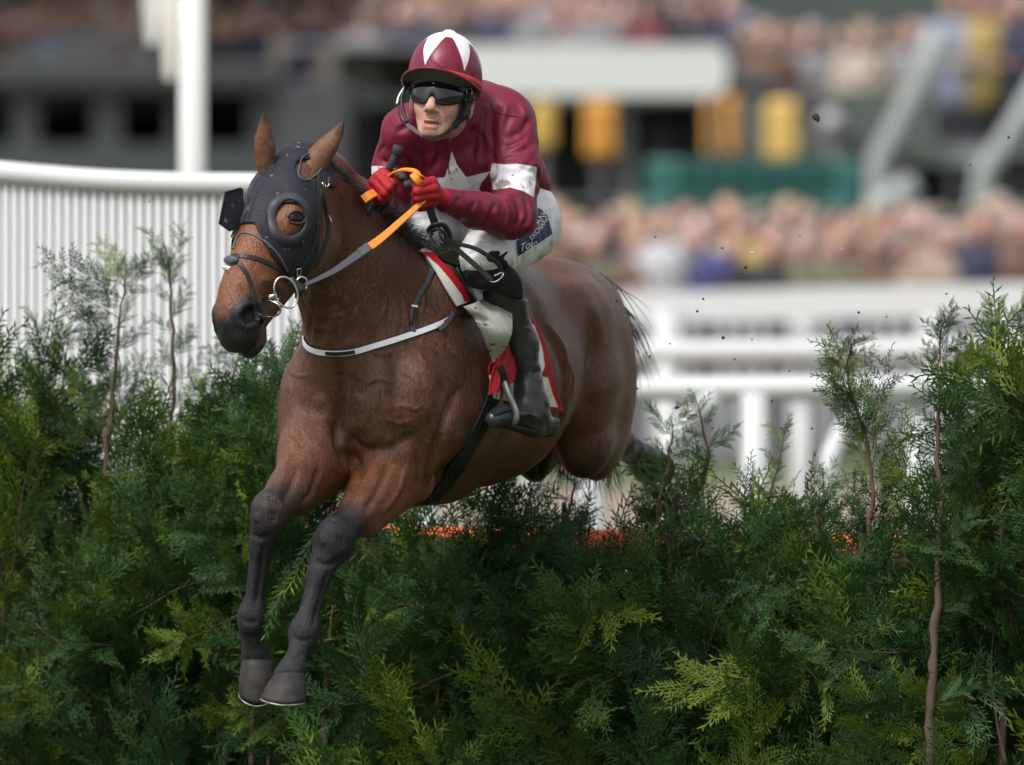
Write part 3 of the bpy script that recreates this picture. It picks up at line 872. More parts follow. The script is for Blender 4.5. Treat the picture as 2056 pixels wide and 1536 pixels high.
BM = [bough_mesh(100 + i, L=[.34, .40, .46][i % 3], n_spr=[11, 12, 14][i % 3], flatb=[.35, .6, .2][i % 3], big=[.21, .24, .19][(i // 2) % 3], droop=[.25, .5, .8][(i // 3) % 3]) for i in range(12)]
TM = [bough_mesh(300 + i, L=.36, n_spr=11, flatb=.5, dens=.9, big=.16, droop=.3 + .12 * (i % 3), thick=.003) for i in range(6)]   # lighter, open growth

FA, FB = np.array([1.02, .48]), np.array([-1.45, 1.62])       # line of the fence's landing face
fdir = nrm(np.r_[FB - FA, 0]); fout = nrm(np.array([fdir[1], -fdir[0], 0]))
if fout[1] > 0: fout = -fout
def fence_pt(px, back=0., z=0.):
    """the place on the fence face seen in a given column of the photograph"""
    u = (px - 1028) / FPX
    # (x, y) = FA + t (FB-FA);  x = u (CAM_D + y)
    e = FB - FA; t = (FA[0] - u * (CAM_D + FA[1])) / (u * e[1] - e[0])
    q = np.array([FA[0] + t * e[0], FA[1] + t * e[1], z])
    return q - fout * back
def z_at(py, Y): return CAM_H - (py - HORIZON) * (CAM_D + Y) / FPX
def rot_to(d, roll):
    z = Vector(nrm(d)); q = Vector((0, 0, 1)).rotation_difference(z)
    return (q.to_matrix() @ Matrix.Rotation(roll, 3, 'Z')).to_euler()
fence = empty('brush_fence', tuple(fence_pt(1028, .25)))
tag(fence, 'dark green steeplechase fence packed with cut conifer boughs under the leaping horse', 'fence')
def put(parent, name, me, p, d, roll, s):
    o = bpy.data.objects.new(name, me); COL.objects.link(o); o.parent = parent
    o.location = Vector(p) - parent.location; o.rotation_euler = rot_to(d, roll); o.scale = (s, s, s)
    return o
rf_ = np.random.default_rng(5)
# outline of the packed body of the fence: column -> row of its top in the photograph
TOPX = [-300, 0, 60, 130, 210, 290, 400, 470, 560, 640, 900, 1000, 1080, 1180, 1260, 1330, 1420, 1500, 1570, 1640, 1720, 1800, 1870, 1940, 2056, 2500]
TOPY = [720, 730, 790, 900, 930, 920, 800, 740, 800, 1000, 1040, 1060, 1100, 1100, 1050, 980, 980, 1000, 1040, 1060, 1070, 1060, 1020, 880, 760, 720]
def top_y(px): return float(np.interp(px, TOPX, TOPY))
nb = 0
for k in range(235):
    px = rf_.uniform(-200, 2240)
    ty = top_y(px) + 40
    layer = k / 235
    py = rf_.uniform(ty, 1640) if layer < .75 else rf_.uniform(ty, ty + 160)
    back = rf_.uniform(-.03, .14) + (.06 if py < ty + 120 else 0)
    q = fence_pt(px, back); q[2] = z_at(py, q[1]) - .28
    lean = rf_.uniform(.12, .95)
    d = nrm(np.array([rf_.normal(0, .42), 0, 1.]) + fout * lean)
    put(fence, 'bough', BM[int(rf_.integers(12))], q, d, rf_.uniform(-.7, .7), rf_.uniform(.75, 1.2))
    nb += 1
for k in range(60):   # hanging, drooping tips low on the face
    px = rf_.uniform(-60, 2100); py = rf_.uniform(1150, 1500)
    q = fence_pt(px, -.02); q[2] = z_at(py, q[1])
    d = nrm(np.array([rf_.choice([-1, 1]) * rf_.uniform(.4, 1.1), 0, rf_.uniform(-.35, .35)]) + fout * .55)
    put(fence, 'bough', BM[int(rf_.integers(12))], q, d, rf_.uniform(-1.5, 1.5), rf_.uniform(.6, .95))
# joined brush behind, too dense to count
def joined(name, n, meshes, fn, parent, seed):
    rr = np.random.default_rng(seed); Vs, Fs, Ms, Ts, o_ = [], [], [], [], 0
    cache = {}
    for me in meshes:
        v = np.zeros(len(me.vertices) * 3, np.float32); me.vertices.foreach_get('co', v)
        t = np.zeros(len(me.vertices), np.float32); me.attributes['tip'].data.foreach_get('value', t)
        quads = [p for p in me.polygons if len(p.vertices) == 4]
        cache[me.name] = (v.reshape(-1, 3), np.array([p.vertices[:] for p in quads]), np.array([p.material_index for p in quads]), t)
    for k in range(n):
        me = meshes[int(rr.integers(len(meshes)))]; v, f, m_, t = cache[me.name]
        p, d, roll, s = fn(rr)
        Rm = np.array(rot_to(d, roll).to_matrix())
        Vs.append((v * s) @ Rm.T + p); Fs.append(f + o_); Ms.append(m_); Ts.append(t); o_ += len(v)
    o = obj(name, mesh_data(name, np.concatenate(Vs), np.concatenate(Fs), smooth=False, mats=[M_leaf, M_twig, M_bark], attrs={'tip': np.concatenate(Ts)}, matidx=np.concatenate(Ms)), parent)
    o['kind'] = 'stuff'
    return o
def deep(rr):
    px = rr.uniform(-260, 2350); ty = top_y(px) + 70
    q = fence_pt(px, rr.uniform(.10, .42)); q[2] = z_at(rr.uniform(ty, 1700), q[1]) - .25
    return q, nrm(np.array([rr.normal(0, .45), rr.normal(0, .3), 1.]) + fout * rr.uniform(-.2, .5)), rr.uniform(-3, 3), rr.uniform(.8, 1.25)
joined('brush_filling', 230, BM, deep, fence, 21)
# dark backing block: the fence's deep inner shade put into its colour
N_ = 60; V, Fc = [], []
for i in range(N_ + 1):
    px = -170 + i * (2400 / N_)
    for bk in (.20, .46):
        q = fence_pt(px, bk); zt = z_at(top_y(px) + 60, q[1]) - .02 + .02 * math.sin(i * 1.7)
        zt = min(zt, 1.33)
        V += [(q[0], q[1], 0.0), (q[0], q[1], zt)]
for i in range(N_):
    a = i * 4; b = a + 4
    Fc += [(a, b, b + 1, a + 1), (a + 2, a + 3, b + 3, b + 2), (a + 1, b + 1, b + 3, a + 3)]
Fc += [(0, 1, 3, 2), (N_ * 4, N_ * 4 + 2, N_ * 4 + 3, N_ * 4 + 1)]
core = obj('shade_core', mesh_data('shade_core', V, Fc, smooth=False, mats=[M_core]), fence)
# orange take-off board along the far side
a, b = fence_pt(-230, .60), fence_pt(2300, .60); a[2] = b[2] = 1.28
brd = tag(pipe('takeoff_board', [a, a * .5 + b * .5, b], .052, M_orboard, n=40, seg=14), 'orange padded board showing along the back of the brush fence', 'board')
for px in (-100, 500, 1100, 1700, 2250):
    q = fence_pt(px, .61)
    pipe('stake', [(q[0], q[1] + .02, 0), (q[0], q[1] + .02, 1.30)], .03, M_bark, fence)
# top growth of the fence by column: (px, py of tip, size)
for px, py, s in [(15, 730, .9), (40, 760, .8), (75, 760, .7), (110, 830, .7), (150, 870, .6), (400, 740, .8), (430, 700, .9), (470, 690, .9), (510, 720, .8), (545, 700, .7), (440, 780, .9), (360, 800, .8), (500, 800, .9),
                  (-40, 720, 1.), (20, 690, 1.), (60, 720, .9), (95, 770, .8), (5, 780, 1.), (420, 720, 1.), (455, 700, 1.), (490, 700, .9), (530, 690, .9), (560, 720, .9), (390, 790, .8), (330, 830, .7), (280, 850, .6), (180, 850, .6), (1300, 880, .7), (1390, 860, .7), (1250, 940, .6), (1680, 960, .6), (1700, 900, .7), (1800, 880, .8), (1850, 900, .8), (1770, 940, .7), (1920, 780, 1.), (1945, 720, 1.), (2000, 660, 1.1), (2040, 650, 1.1), (2080, 660, 1.1), (960, 985, .6), (1010, 975, .6), (1045, 1000, .6), (905, 1010, .6), (930, 990, .6), (985, 1000, .6), (1070, 1020, .5), (1110, 1040, .5), (1440, 960, .6), (1490, 1000, .6), (1545, 960, .55), (1590, 985, .6), (1625, 950, .5), (1600, 1020, .5),
                  (1950, 800, .9), (1990, 700, 1.), (2030, 680, 1.1), (2060, 690, 1.), (1975, 760, 1.), (2010, 820, 1.), (2045, 880, 1.), (2100, 720, 1.), (1930, 900, .9), (1900, 960, .8), (1830, 1010, .6), (1790, 1030, .5), (1980, 940, .9), (2040, 980, .9)]:
    q = fence_pt(px, rf_.uniform(.05, .25)); L = .46 * s; q[2] = z_at(py, q[1]) - L
    put(fence, 'bough', (BM + TM)[int(rf_.integers(18))], q, nrm(np.array([rf_.normal(0, .15), -.1, 1.])), rf_.uniform(-.5, .5), s)

# ---- standing cypress saplings rising out of the fence
def sapling(label, trunk_pix, rad, branches, back=.1, group='cypress saplings standing up out of the fence', scale=1., meshes=None, base_z=None):
    q0 = fence_pt(trunk_pix[0][0], back)
    e = empty('cypress_sapling', (float(q0[0]), float(q0[1]), 0)); tag(e, label, 'tree', group)
    pts = []
    for x, y in trunk_pix:
        q = fence_pt(x, back); q = P(x, y, q0[1]); pts.append(q)
    ground_ = pts[0].copy(); ground_[2] = 0
    allp = np.array([ground_] + pts)
    v, f = tube(allp, np.interp(np.linspace(0, 1, 50), [0, .3, 1], [rad, rad * .9, .0012]), 9, n=None) if False else tube(catmull(allp, 50), np.interp(np.linspace(0, 1, 50), [0, .5, 1], [rad, rad * .85, .0012]), 9)
    v = v + (np.stack([vnoise(v * 30 + 2), vnoise(v * 30 + 8), v[:, 0] * 0 + .5], 1) - .5) * rad * 1.6
    obj('trunk', mesh_data('trunk', v, f, mats=[M_bark]), e)
    rr = np.random.default_rng(int(abs(trunk_pix[0][0])))
    for (x, y, tx, ty, s) in branches:
        p0 = P(x, y, q0[1]); p1 = P(tx, ty, q0[1] + rr.normal(0, .03))
        d = p1 - p0; L = np.linalg.norm(d)
        me = (meshes or (TM + BM[:4]))[int(rr.integers(len(meshes or (TM + BM[:4]))))]
        ml = .44
        put(e, 'branch', me, p0, nrm(d), rr.uniform(-.5, .5), L / ml * scale)
    return e
def fan(trunk, n, spread, up, s0, s1, rr_seed, frm=.0, gap=None):
    """branches alternating up a trunk given in photo pixels"""
    rr = np.random.default_rng(rr_seed); t = catmull(np.array(trunk, float), 60); out = []
    for k in range(n):
        f = frm + (1 - frm) * (k + .5) / n
        x, y = t[int(f * 59)]
        L = (s0 * (1 - f) + s1 * f) * rr.uniform(.75, 1.15); sg = 1 if k % 2 else -1
        out.append((x, y, x + sg * L * spread * rr.uniform(.7, 1.2), y - L * up * rr.uniform(.8, 1.15), 1))
    x, y = t[-1]; x2, y2 = t[-8]
    out.append((x2, y2, x + (x - x2) * .3, y - 10, 1))
    return out
T1 = [(212, 960), (218, 880), (225, 800), (235, 690), (248, 590), (258, 540)]
sapling('tall open cypress sapling in front of the white wing, its top forking to the left', T1, .008, fan(T1, 15, .62, .62, 190, 90, 1, frm=.12) + [(222, 850, 120, 760, 1), (225, 800, 330, 700, 1), (230, 740, 130, 680, 1), (235, 690, 110, 610, 1), (240, 640, 80, 560, 1), (246, 600, 85, 480, 1), (250, 580, 200, 470, 1), (256, 550, 310, 500, 1)], back=.05, meshes=TM)
T2 = [(340, 960), (345, 860), (350, 760), (345, 640), (335, 520), (325, 460)]
sapling('slender cypress sapling with a split tip, left of the horse muzzle', T2, .007, fan(T2[:-1], 13, .45, .62, 170, 60, 2, frm=.1) + [(338, 560, 320, 440, 1), (338, 560, 378, 445, 1), (345, 640, 395, 560, 1), (350, 720, 400, 650, 1)], back=.25, meshes=TM)
T3 = [(70, 900), (75, 800), (78, 720), (75, 640)]
sapling('low pale cypress sapling at the far left below the white wing', T3, .005, fan(T3, 9, .35, .7, 130, 60, 3, frm=.1), back=.2, meshes=TM)
T3b = [(135, 960), (130, 860), (128, 760), (140, 660)]
sapling('thin cypress sapling between the far left one and the tall open one', T3b, .005, fan(T3b, 9, .35, .7, 130, 60, 33, frm=.1), back=.2, meshes=TM)
T4 = [(450, 950), (455, 850), (470, 760), (490, 690)]
sapling('bushy cypress sapling directly under the horse muzzle', T4, .006, fan(T4, 14, .55, .62, 170, 80, 4, frm=.0), back=.1)
T4b = [(540, 1000), (552, 900), (560, 800), (575, 690)]
sapling('cypress sapling half behind the horse chest at its left', T4b, .006, fan(T4b, 12, .42, .66, 150, 80, 41, frm=.0), back=.1, meshes=TM)
T5 = [(1130, 1100), (1142, 1040), (1152, 980), (1160, 930)]
sapling('sparse dark cypress sapling below the horse rump', T5, .005, fan(T5, 9, .5, .6, 85, 50, 5, frm=.0), back=.2, meshes=TM)
T6 = [(1345, 1100), (1318, 1040), (1330, 980), (1345, 910), (1350, 850)]
sapling('cypress sapling bending left just behind the trailing hoof', T6, .006, fan(T6, 14, .55, .55, 125, 80, 6, frm=.0), back=.05)
T6b = [(1350, 1090), (1385, 1010), (1420, 930), (1410, 850), (1395, 800)]
sapling('cypress sapling with an arching top right of the trailing hoof', T6b, .006, fan(T6b, 13, .5, .55, 125, 70, 61, frm=.0), back=.1)
T7 = [(1520, 1080), (1545, 1000), (1565, 920), (1580, 850)]
sapling('single narrow cypress shoot leaning right in front of the rail post', T7, .004, fan(T7, 8, .25, .75, 110, 70, 7, frm=.0), back=.15, meshes=TM)
T8 = [(1743, 1120), (1748, 1040), (1752, 960), (1735, 860), (1700, 760), (1712, 690)]
sapling('wide cypress sapling with a dark bare stem foot, left of the thick trunked one', T8, .007, fan(T8, 18, .62, .55, 150, 90, 8, frm=.22) + [(1740, 900, 1680, 740, 1), (1735, 880, 1690, 650, 1), (1750, 940, 1800, 760, 1), (1752, 900, 1790, 690, 1), (1720, 820, 1660, 700, 1)], back=.05)
T9 = [(1868, 1536), (1872, 1400), (1878, 1250), (1885, 1120), (1888, 1000), (1884, 880), (1886, 760), (1896, 640)]
sapling('tallest cypress sapling at the right, with a thick bare brown trunk', T9, .0115, fan(T9, 18, .55, .5, 165, 85, 9, frm=.40) + [(1880, 1230, 1960, 1180, 1), (1886, 1120, 1840, 1050, 1), (1890, 1100, 1960, 1040, 1), (1872, 1420, 1940, 1360, 1), (1885, 800, 1960, 680, 1), (1886, 780, 1990, 690, 1), (1886, 760, 1820, 690, 1), (1892, 680, 1905, 600, 1)], back=-.24)
T10 = [(2010, 1100), (2015, 980), (2020, 860), (2030, 720), (2050, 640)]
sapling('dense olive cypress sapling at the right edge of the picture', T10, .009, fan(T10, 20, .55, .6, 190, 110, 10, frm=.0), back=.0, meshes=BM)
T11 = [(1960, 1100), (1955, 1000), (1958, 900), (1965, 780), (1975, 700)]
sapling('bushy cypress sapling between the thick trunked one and the right edge', T11, .007, fan(T11, 16, .45, .6, 160, 100, 11, frm=.0), back=.1)
T12 = [(1640, 1120), (1650, 1060), (1655, 1000), (1650, 940)]
sapling('short cypress sapling in front of the curved white rail leg', T12, .005, fan(T12, 9, .4, .65, 95, 60, 12, frm=.0), back=.05, meshes=TM)
# bare stems in the face of the fence
for pts, r_ in (([(652, 1500), (655, 1400), (660, 1300), (668, 1215)], .012), ([(760, 1500), (768, 1420), (750, 1330), (720, 1240), (705, 1195)], .006), ([(505, 1536), (508, 1440), (506, 1380)], .009), ([(1540, 1536), (1525, 1470), (1505, 1400)], .010), ([(2020, 1536), (2000, 1440), (1990, 1330), (2000, 1240)], .005), ([(300, 1420), (280, 1330), (262, 1240)], .008)):
    Y0 = fence_pt(pts[0][0], -.06)[1]
    pipe('stem', [P(x, y, Y0) for x, y in pts] , [r_, r_ * .8, r_ * .12], M_bark, fence, seg=8, n=20)
# one cut frond snagged between the forelegs
fr0 = empty('torn_frond', tuple(P(690, 1020, -.25))); tag(fr0, 'torn pale cypress frond hanging between the horse forelegs', 'frond')
pipe('stem', [P(712, 1000, -.22), P(660, 1040, -.24), P(615, 1100, -.26), P(580, 1165, -.27), P(545, 1225, -.28)], [.0028, .0012], M_bark, fr0, seg=5, n=24)
for (x, y, tx, ty) in ((640, 1060, 610, 1120), (620, 1090, 590, 1150), (600, 1125, 560, 1185), (585, 1150, 545, 1215), (575, 1165, 540, 1235), (660, 1040, 640, 1100), (610, 1110, 605, 1170)):
    p0, p1 = P(x, y, -.26), P(tx, ty, -.27)
    g = Geo(); rs = np.random.default_rng(x); spray(g, np.zeros(3), nrm(p1 - p0), np.array([.3, -1, .2]), np.linalg.norm(p1 - p0) * 1.3, rs, 1.2, .1, wide=.22)
    o = bpy.data.objects.new('leaf_spray', g.mesh('leaf_spray')); COL.objects.link(o); o.parent = fr0; o.location = Vector(p0) - fr0.location
# ================================================================== the horse
YAW = R(24)
FW = np.array([-math.sin(YAW), -math.cos(YAW), 0.]); LF = np.array([math.cos(YAW), -math.sin(YAW), 0.]); UP = np.array([0, 0, 1.])
HO = np.array([-.188, .441, 0.])
def H(s, t, z): return HO + FW * s + LF * t + UP * z
BX = np.array([FW, LF, UP])
def tilt(deg, a=0, b=2, M=BX):
    c, s = math.cos(R(deg)), math.sin(R(deg)); N = M.copy()
    N[a] = c * M[a] + s * M[b]; N[b] = -s * M[a] + c * M[b]; return N

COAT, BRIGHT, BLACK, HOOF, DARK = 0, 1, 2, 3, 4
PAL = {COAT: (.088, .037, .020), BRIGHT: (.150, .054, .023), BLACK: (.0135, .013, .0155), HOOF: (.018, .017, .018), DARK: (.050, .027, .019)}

# head frame
PO = P(580, 316, -.28); PM = P(450, 640, -.56)
hu = nrm(PM - PO); hv = np.array([math.cos(R(42)), -math.sin(R(42)), 0.08]); hv = nrm(hv - hu * hv.dot(hu)); hw = np.cross(hv, hu)
if hw[2] < 0: hw = -hw
HX = np.array([hu, hv, hw])
def HD(u, v, w): return PO + hu * u + hv * v + hw * w

hb = []   # shapes of the head
hb += [ell(HD(.06, 0, -.055), (.125, .084, .088), HX, k=.04),
       ell(HD(.15, 0, -.035), (.13, .092, .075), HX, k=.04),
       rc(HD(.12, 0, -.06), HD(.25, 0, -.07), .09, .078, k=.04, lat=hv, flat=.86)]
for s in (-1, 1):
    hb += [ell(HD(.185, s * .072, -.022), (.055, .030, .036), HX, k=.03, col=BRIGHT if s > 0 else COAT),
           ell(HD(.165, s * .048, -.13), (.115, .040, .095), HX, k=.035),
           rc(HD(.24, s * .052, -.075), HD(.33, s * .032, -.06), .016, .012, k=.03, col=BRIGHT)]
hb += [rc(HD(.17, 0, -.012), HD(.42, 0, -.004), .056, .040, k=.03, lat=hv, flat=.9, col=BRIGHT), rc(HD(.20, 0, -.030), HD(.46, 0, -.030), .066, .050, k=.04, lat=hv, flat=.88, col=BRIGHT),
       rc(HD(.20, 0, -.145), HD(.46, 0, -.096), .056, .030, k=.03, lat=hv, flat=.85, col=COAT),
       ell(HD(.480, 0, -.042), (.060, .054, .055), HX, k=.03, col=BRIGHT),
       ell(HD(.520, 0, -.064), (.042, .050, .042), HX, k=.02, col=BLACK),
       ell(HD(.500, 0, -.118), (.046, .036, .022), HX, k=.015, col=BLACK)]
for s in (-1, 1):
    hb += [ell(HD(.480, s * .040, -.032), (.044, .026, .036), HX, k=.015, col=BLACK),
           ell(HD(.490, s * .064, -.028), (.036, .028, .023), tilt(30, 0, 2, HX), k=.010, op='s')]
hb += [boxp(HD(.500, 0, -.099), (.05, .09, .0018), tilt(-4, 0, 2, HX), k=.008, op='s')]

fb = []   # body
def pair(fn):
    return [fn(-1), fn(1)]
fb += [rc(H(.16, 0, 1.765), H(-.22, 0, 1.775), .292, .285, k=.08, lat=LF, flat=.88),
       rc(H(-.22, 0, 1.79), H(-.55, 0, 1.84), .27, .215, k=.08, lat=LF, flat=.90),
       ell(H(.14, 0, 1.97), (.22, .07, .10), tilt(8), k=.12),
       ell(H(.40, 0, 1.76), (.22, .165, .26), BX, k=.06),
       ell(H(-.68, 0, 1.90), (.27, .15, .16), tilt(-4), k=.09),
       ell(H(-.90, 0, 1.97), (.09, .06, .06), BX, k=.08)]
# shoulders, chest muscles, upper arms
fb += pair(lambda s: ell(H(.34, s * .150, 1.83), (.12, .075, .24), tilt(18), k=.05))
fb += pair(lambda s: ell(H(.26, s * .175, 1.69), (.15, .075, .14), tilt(-30), k=.028))
fb += pair(lambda s: ell(H(.49, s * .152, 1.73), (.085, .062, .12), tilt(12), k=.035))
fb += pair(lambda s: ell(H(.545, s * .076, 1.70), (.072, .070, .15), tilt(-6), k=.014, col=COAT))
fb += pair(lambda s: ell(H(.50, s * .10, 1.60), (.08, .07, .085), BX, k=.02))
fb += [rc(H(.46, 0, 1.53), H(.0, 0, 1.53), .06, .08, k=.08)]
# neck
NM = P(700, 512, -.02); NP = P(640, 400, -.17)
fb += [rc(H(.32, 0, 1.86), NM, .245, .178, k=.09, lat=LF, flat=.66),
       rc(NM, NP, .178, .118, k=.06, lat=LF, flat=.60),
       rc(NP, HD(.07, 0, -.10), .118, .088, k=.05, lat=LF, flat=.72),
       rc(P(655, 590, -.13), H(.52, 0, 1.80), .055, .07, k=.07),
       rc(P(676, 392, -.07), P(785, 492, .12), .024, .040, k=.05)]
# hindquarters
fb += pair(lambda s: ell(H(-.68, s * .095, 1.80), (.26, .105, .235), tilt(12), k=.07))
fb += pair(lambda s: ell(H(-.80, s * .090, 1.72), (.16, .092, .245), tilt(-6), k=.04))
fb += pair(lambda s: ell(H(-.52, s * .17, 1.93), (.10, .05, .07), BX, k=.08))
fb += [rc(H(-.60, .125, 1.72), P(1168, 872, .95), .15, .088, k=.05, lat=LF, flat=.72),
       rc(H(-.60, -.125, 1.72), P(1090, 850, 1.25), .15, .080, k=.05, lat=LF, flat=.75),
       ell(P(1172, 905, .96), (.06, .062, .07), BX, k=.04, col=DARK)]
# left hind leg trailing
fb += [rc(P(1172, 880, 1.0), P(1232, 872, 1.36), .074, .046, k=.03, col=COAT),
       rc(P(1232, 872, 1.36), P(1246, 888, 1.44), .040, .036, k=.02, col=BLACK),
       rc(P(1246, 888, 1.44), P(1262, 905, 1.72), .033, .030, k=.02, col=BLACK),
       ell(P(1268, 905, 1.76), (.038, .042, .040), BX, k=.015, col=BLACK),
       rc(P(1268, 905, 1.76), P(1290, 922, 1.84), .032, .040, k=.015, col=BLACK),
       rc(P(1290, 922, 1.84), P(1303, 934, 1.90), .046, .052, k=.01, col=HOOF)]
# right hind leg tucked under the belly
fb += [rc(P(1090, 850, 1.25), P(1100, 900, 1.55), .070, .045, k=.03, col=BLACK), ell(P(1075, 922, 1.18), (.040, .045, .056), BX, k=.02, col=BLACK),
       rc(P(1100, 900, 1.55), P(1080, 895, 1.38), .036, .034, k=.02, col=BLACK),
       rc(P(1079, 895, 1.38), P(1074, 925, 1.30), .036, .040, k=.02, col=BLACK),
       rc(P(1074, 925, 1.30), P(1074, 942, 1.28), .040, .036, k=.01, col=HOOF)]
# left foreleg
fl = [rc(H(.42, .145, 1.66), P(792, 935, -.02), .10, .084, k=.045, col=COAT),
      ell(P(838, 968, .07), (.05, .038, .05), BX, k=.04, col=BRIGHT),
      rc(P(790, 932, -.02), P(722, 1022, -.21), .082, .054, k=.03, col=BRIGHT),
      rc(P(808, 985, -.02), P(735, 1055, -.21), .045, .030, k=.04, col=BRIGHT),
      rc(P(722, 1022, -.21), P(672, 1085, -.32), 0.0440, 0.0414, k=.02, col=BLACK),
      ell(P(668, 1085, -.335), (0.0460, 0.0423, 0.0607), BX, k=.035, col=BLACK),
      ell(P(686, 1102, -.30), (0.0258, 0.0239, 0.0322), BX, k=.02, col=BLACK),
      rc(P(664, 1100, -.33), P(642, 1150, -.35), 0.0387, 0.0264, k=.02, col=BLACK),
      rc(P(646, 1135, -.34), P(613, 1255, -.38), 0.0273, 0.0246, k=.03, col=BLACK),
      rc(P(656, 1140, -.325), P(622, 1255, -.36), 0.0141, 0.0132, k=.02, col=BLACK),
      ell(P(608, 1277, -.39), (0.0322, 0.0359, 0.0405), BX, k=.04, col=BLACK),
      ell(P(618, 1288, -.365), (0.0221, 0.0221, 0.0239), BX, k=.02, col=BLACK),
      rc(P(603, 1290, -.395), P(588, 1340, -.43), 0.0246, 0.0273, k=.015, col=BLACK),
      rc(P(586, 1345, -.435), P(580, 1358, -.44), 0.0352, 0.0396, k=.015, col=BLACK)]
# right foreleg
fr = [rc(H(.44, -.135, 1.66), P(628, 915, -.08), .10, .086, k=.045, col=COAT),
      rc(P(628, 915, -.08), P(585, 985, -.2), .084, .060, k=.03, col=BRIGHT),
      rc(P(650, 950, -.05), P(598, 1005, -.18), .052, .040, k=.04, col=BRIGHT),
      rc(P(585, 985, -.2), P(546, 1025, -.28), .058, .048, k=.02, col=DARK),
      ell(P(539, 1036, -.30), (0.0442, 0.0405, 0.0607), BX, k=.035, col=BLACK),
      rc(P(534, 1055, -.29), P(524, 1095, -.28), 0.0370, 0.0255, k=.02, col=BLACK),
      rc(P(525, 1085, -.28), P(509, 1225, -.25), 0.0264, 0.0238, k=.03, col=BLACK),
      rc(P(533, 1095, -.265), P(518, 1220, -.23), 0.0132, 0.0123, k=.02, col=BLACK),
      ell(P(504, 1245, -.25), (0.0313, 0.0350, 0.0405), BX, k=.04, col=BLACK),
      ell(P(514, 1256, -.225), (0.0202, 0.0202, 0.0230), BX, k=.02, col=BLACK),
      rc(P(503, 1258, -.25), P(510, 1302, -.22), 0.0255, 0.0282, k=.015, col=BLACK),
      rc(P(514, 1312, -.21), P(517, 1322, -.205), 0.0361, 0.0378, k=.015, col=BLACK)]
fb += fl + fr
horse_prims = fb + hb

horse = empty('racehorse', tuple(H(0, 0, 0)))
tag(horse, 'bay racehorse in a navy hood leaping over the green conifer fence', 'horse')

RES_H = .0052
hV, hQ = sdf_mesh(horse_prims, RES_H)
hN = normals(hV, hQ)
# veins, skin folds and fine muscle relief on the body
def ridge(p, w=.08):
    return np.clip(1 - np.abs(vnoise(p) - .5) / w, 0, 1)
loc = np.stack([(hV - HO) @ FW, (hV - HO) @ LF, hV[:, 2]], 1)
warp = np.stack([vnoise(loc * 9 + 3), vnoise(loc * 9 + 17), vnoise(loc * 9 + 31)], 1) - .5
bodymask = np.clip((loc[:, 2] - 1.40) / .12, 0, 1) * np.clip((.62 - np.abs(loc[:, 0] - .38)) / .2, 0, 1)
folds = ridge(loc * np.array([26, 26, 9.]) + warp * 2, .16)
neckm = np.clip(1 - np.linalg.norm((hV - P(640, 650, -.1)) / np.array([.11, .4, .15]), axis=1), 0, 1) ** .5
hV = hV + hN * (neckm * folds * .0045 + bodymask * (vnoise(loc * 14) - .5) * .006 + (vnoise(loc * 7 + 40) - .5) * .008 * soft(loc[:, 2], 1.3, 1.5))[:, None]
hV = smooth(hV, hQ, 1, .35)
_B0 = bvh_of(hV, hQ)
def line_dist(V, pts):
    lo, hi = pts.min(0) - .06, pts.max(0) + .06
    m = np.nonzero(np.all((V > lo) & (V < hi), axis=1))[0]
    d = np.full(len(m), 9.); t = np.zeros(len(m)); S_ = V[m]
    n_ = len(pts) - 1
    for i in range(n_):
        a, e = pts[i], pts[i + 1] - pts[i]
        h = np.clip(((S_ - a) @ e) / (e @ e + 1e-12), 0, 1)
        q = np.linalg.norm(S_ - a - h[:, None] * e, axis=1)
        b_ = q < d; d[b_] = q[b_]; t[b_] = ((i + h) / n_)[b_]
    return m, d, t
def relief(pix, w, depth, n=24, ends=True):
    """a groove (negative) or vein (positive) drawn along the skin"""
    global hV
    pts = [hit(_B0, x, y)[0] for x, y in catmull(np.array(pix, float), n)]
    pts = np.array([p for p in pts if p is not None])
    if len(pts) < 3: return
    m, d, t = line_dist(hV, pts)
    env = np.clip(np.minimum(t, 1 - t) / .18, 0, 1) if ends else 1.
    hV[m] += hN[m] * (depth * env * np.exp(-(d / w) ** 2))[:, None]
# cleft of the chest, edge of the upper arm, flank and thigh lines
relief([(676, 715), (680, 760), (682, 820), (678, 870), (690, 915), (706, 940)], .014, -.020)
relief([(680, 715), (682, 760), (681, 800), (679, 850), (683, 895)], .008, -.015)
relief([(640, 790), (652, 830), (650, 880)], .018, .008); relief([(722, 790), (728, 830), (722, 870)], .020, .008)
relief([(590, 760), (588, 810), (598, 860)], .02, .006); relief([(790, 700), (800, 760), (790, 820)], .03, -.006); relief([(845, 720), (862, 780), (850, 850)], .03, .007)
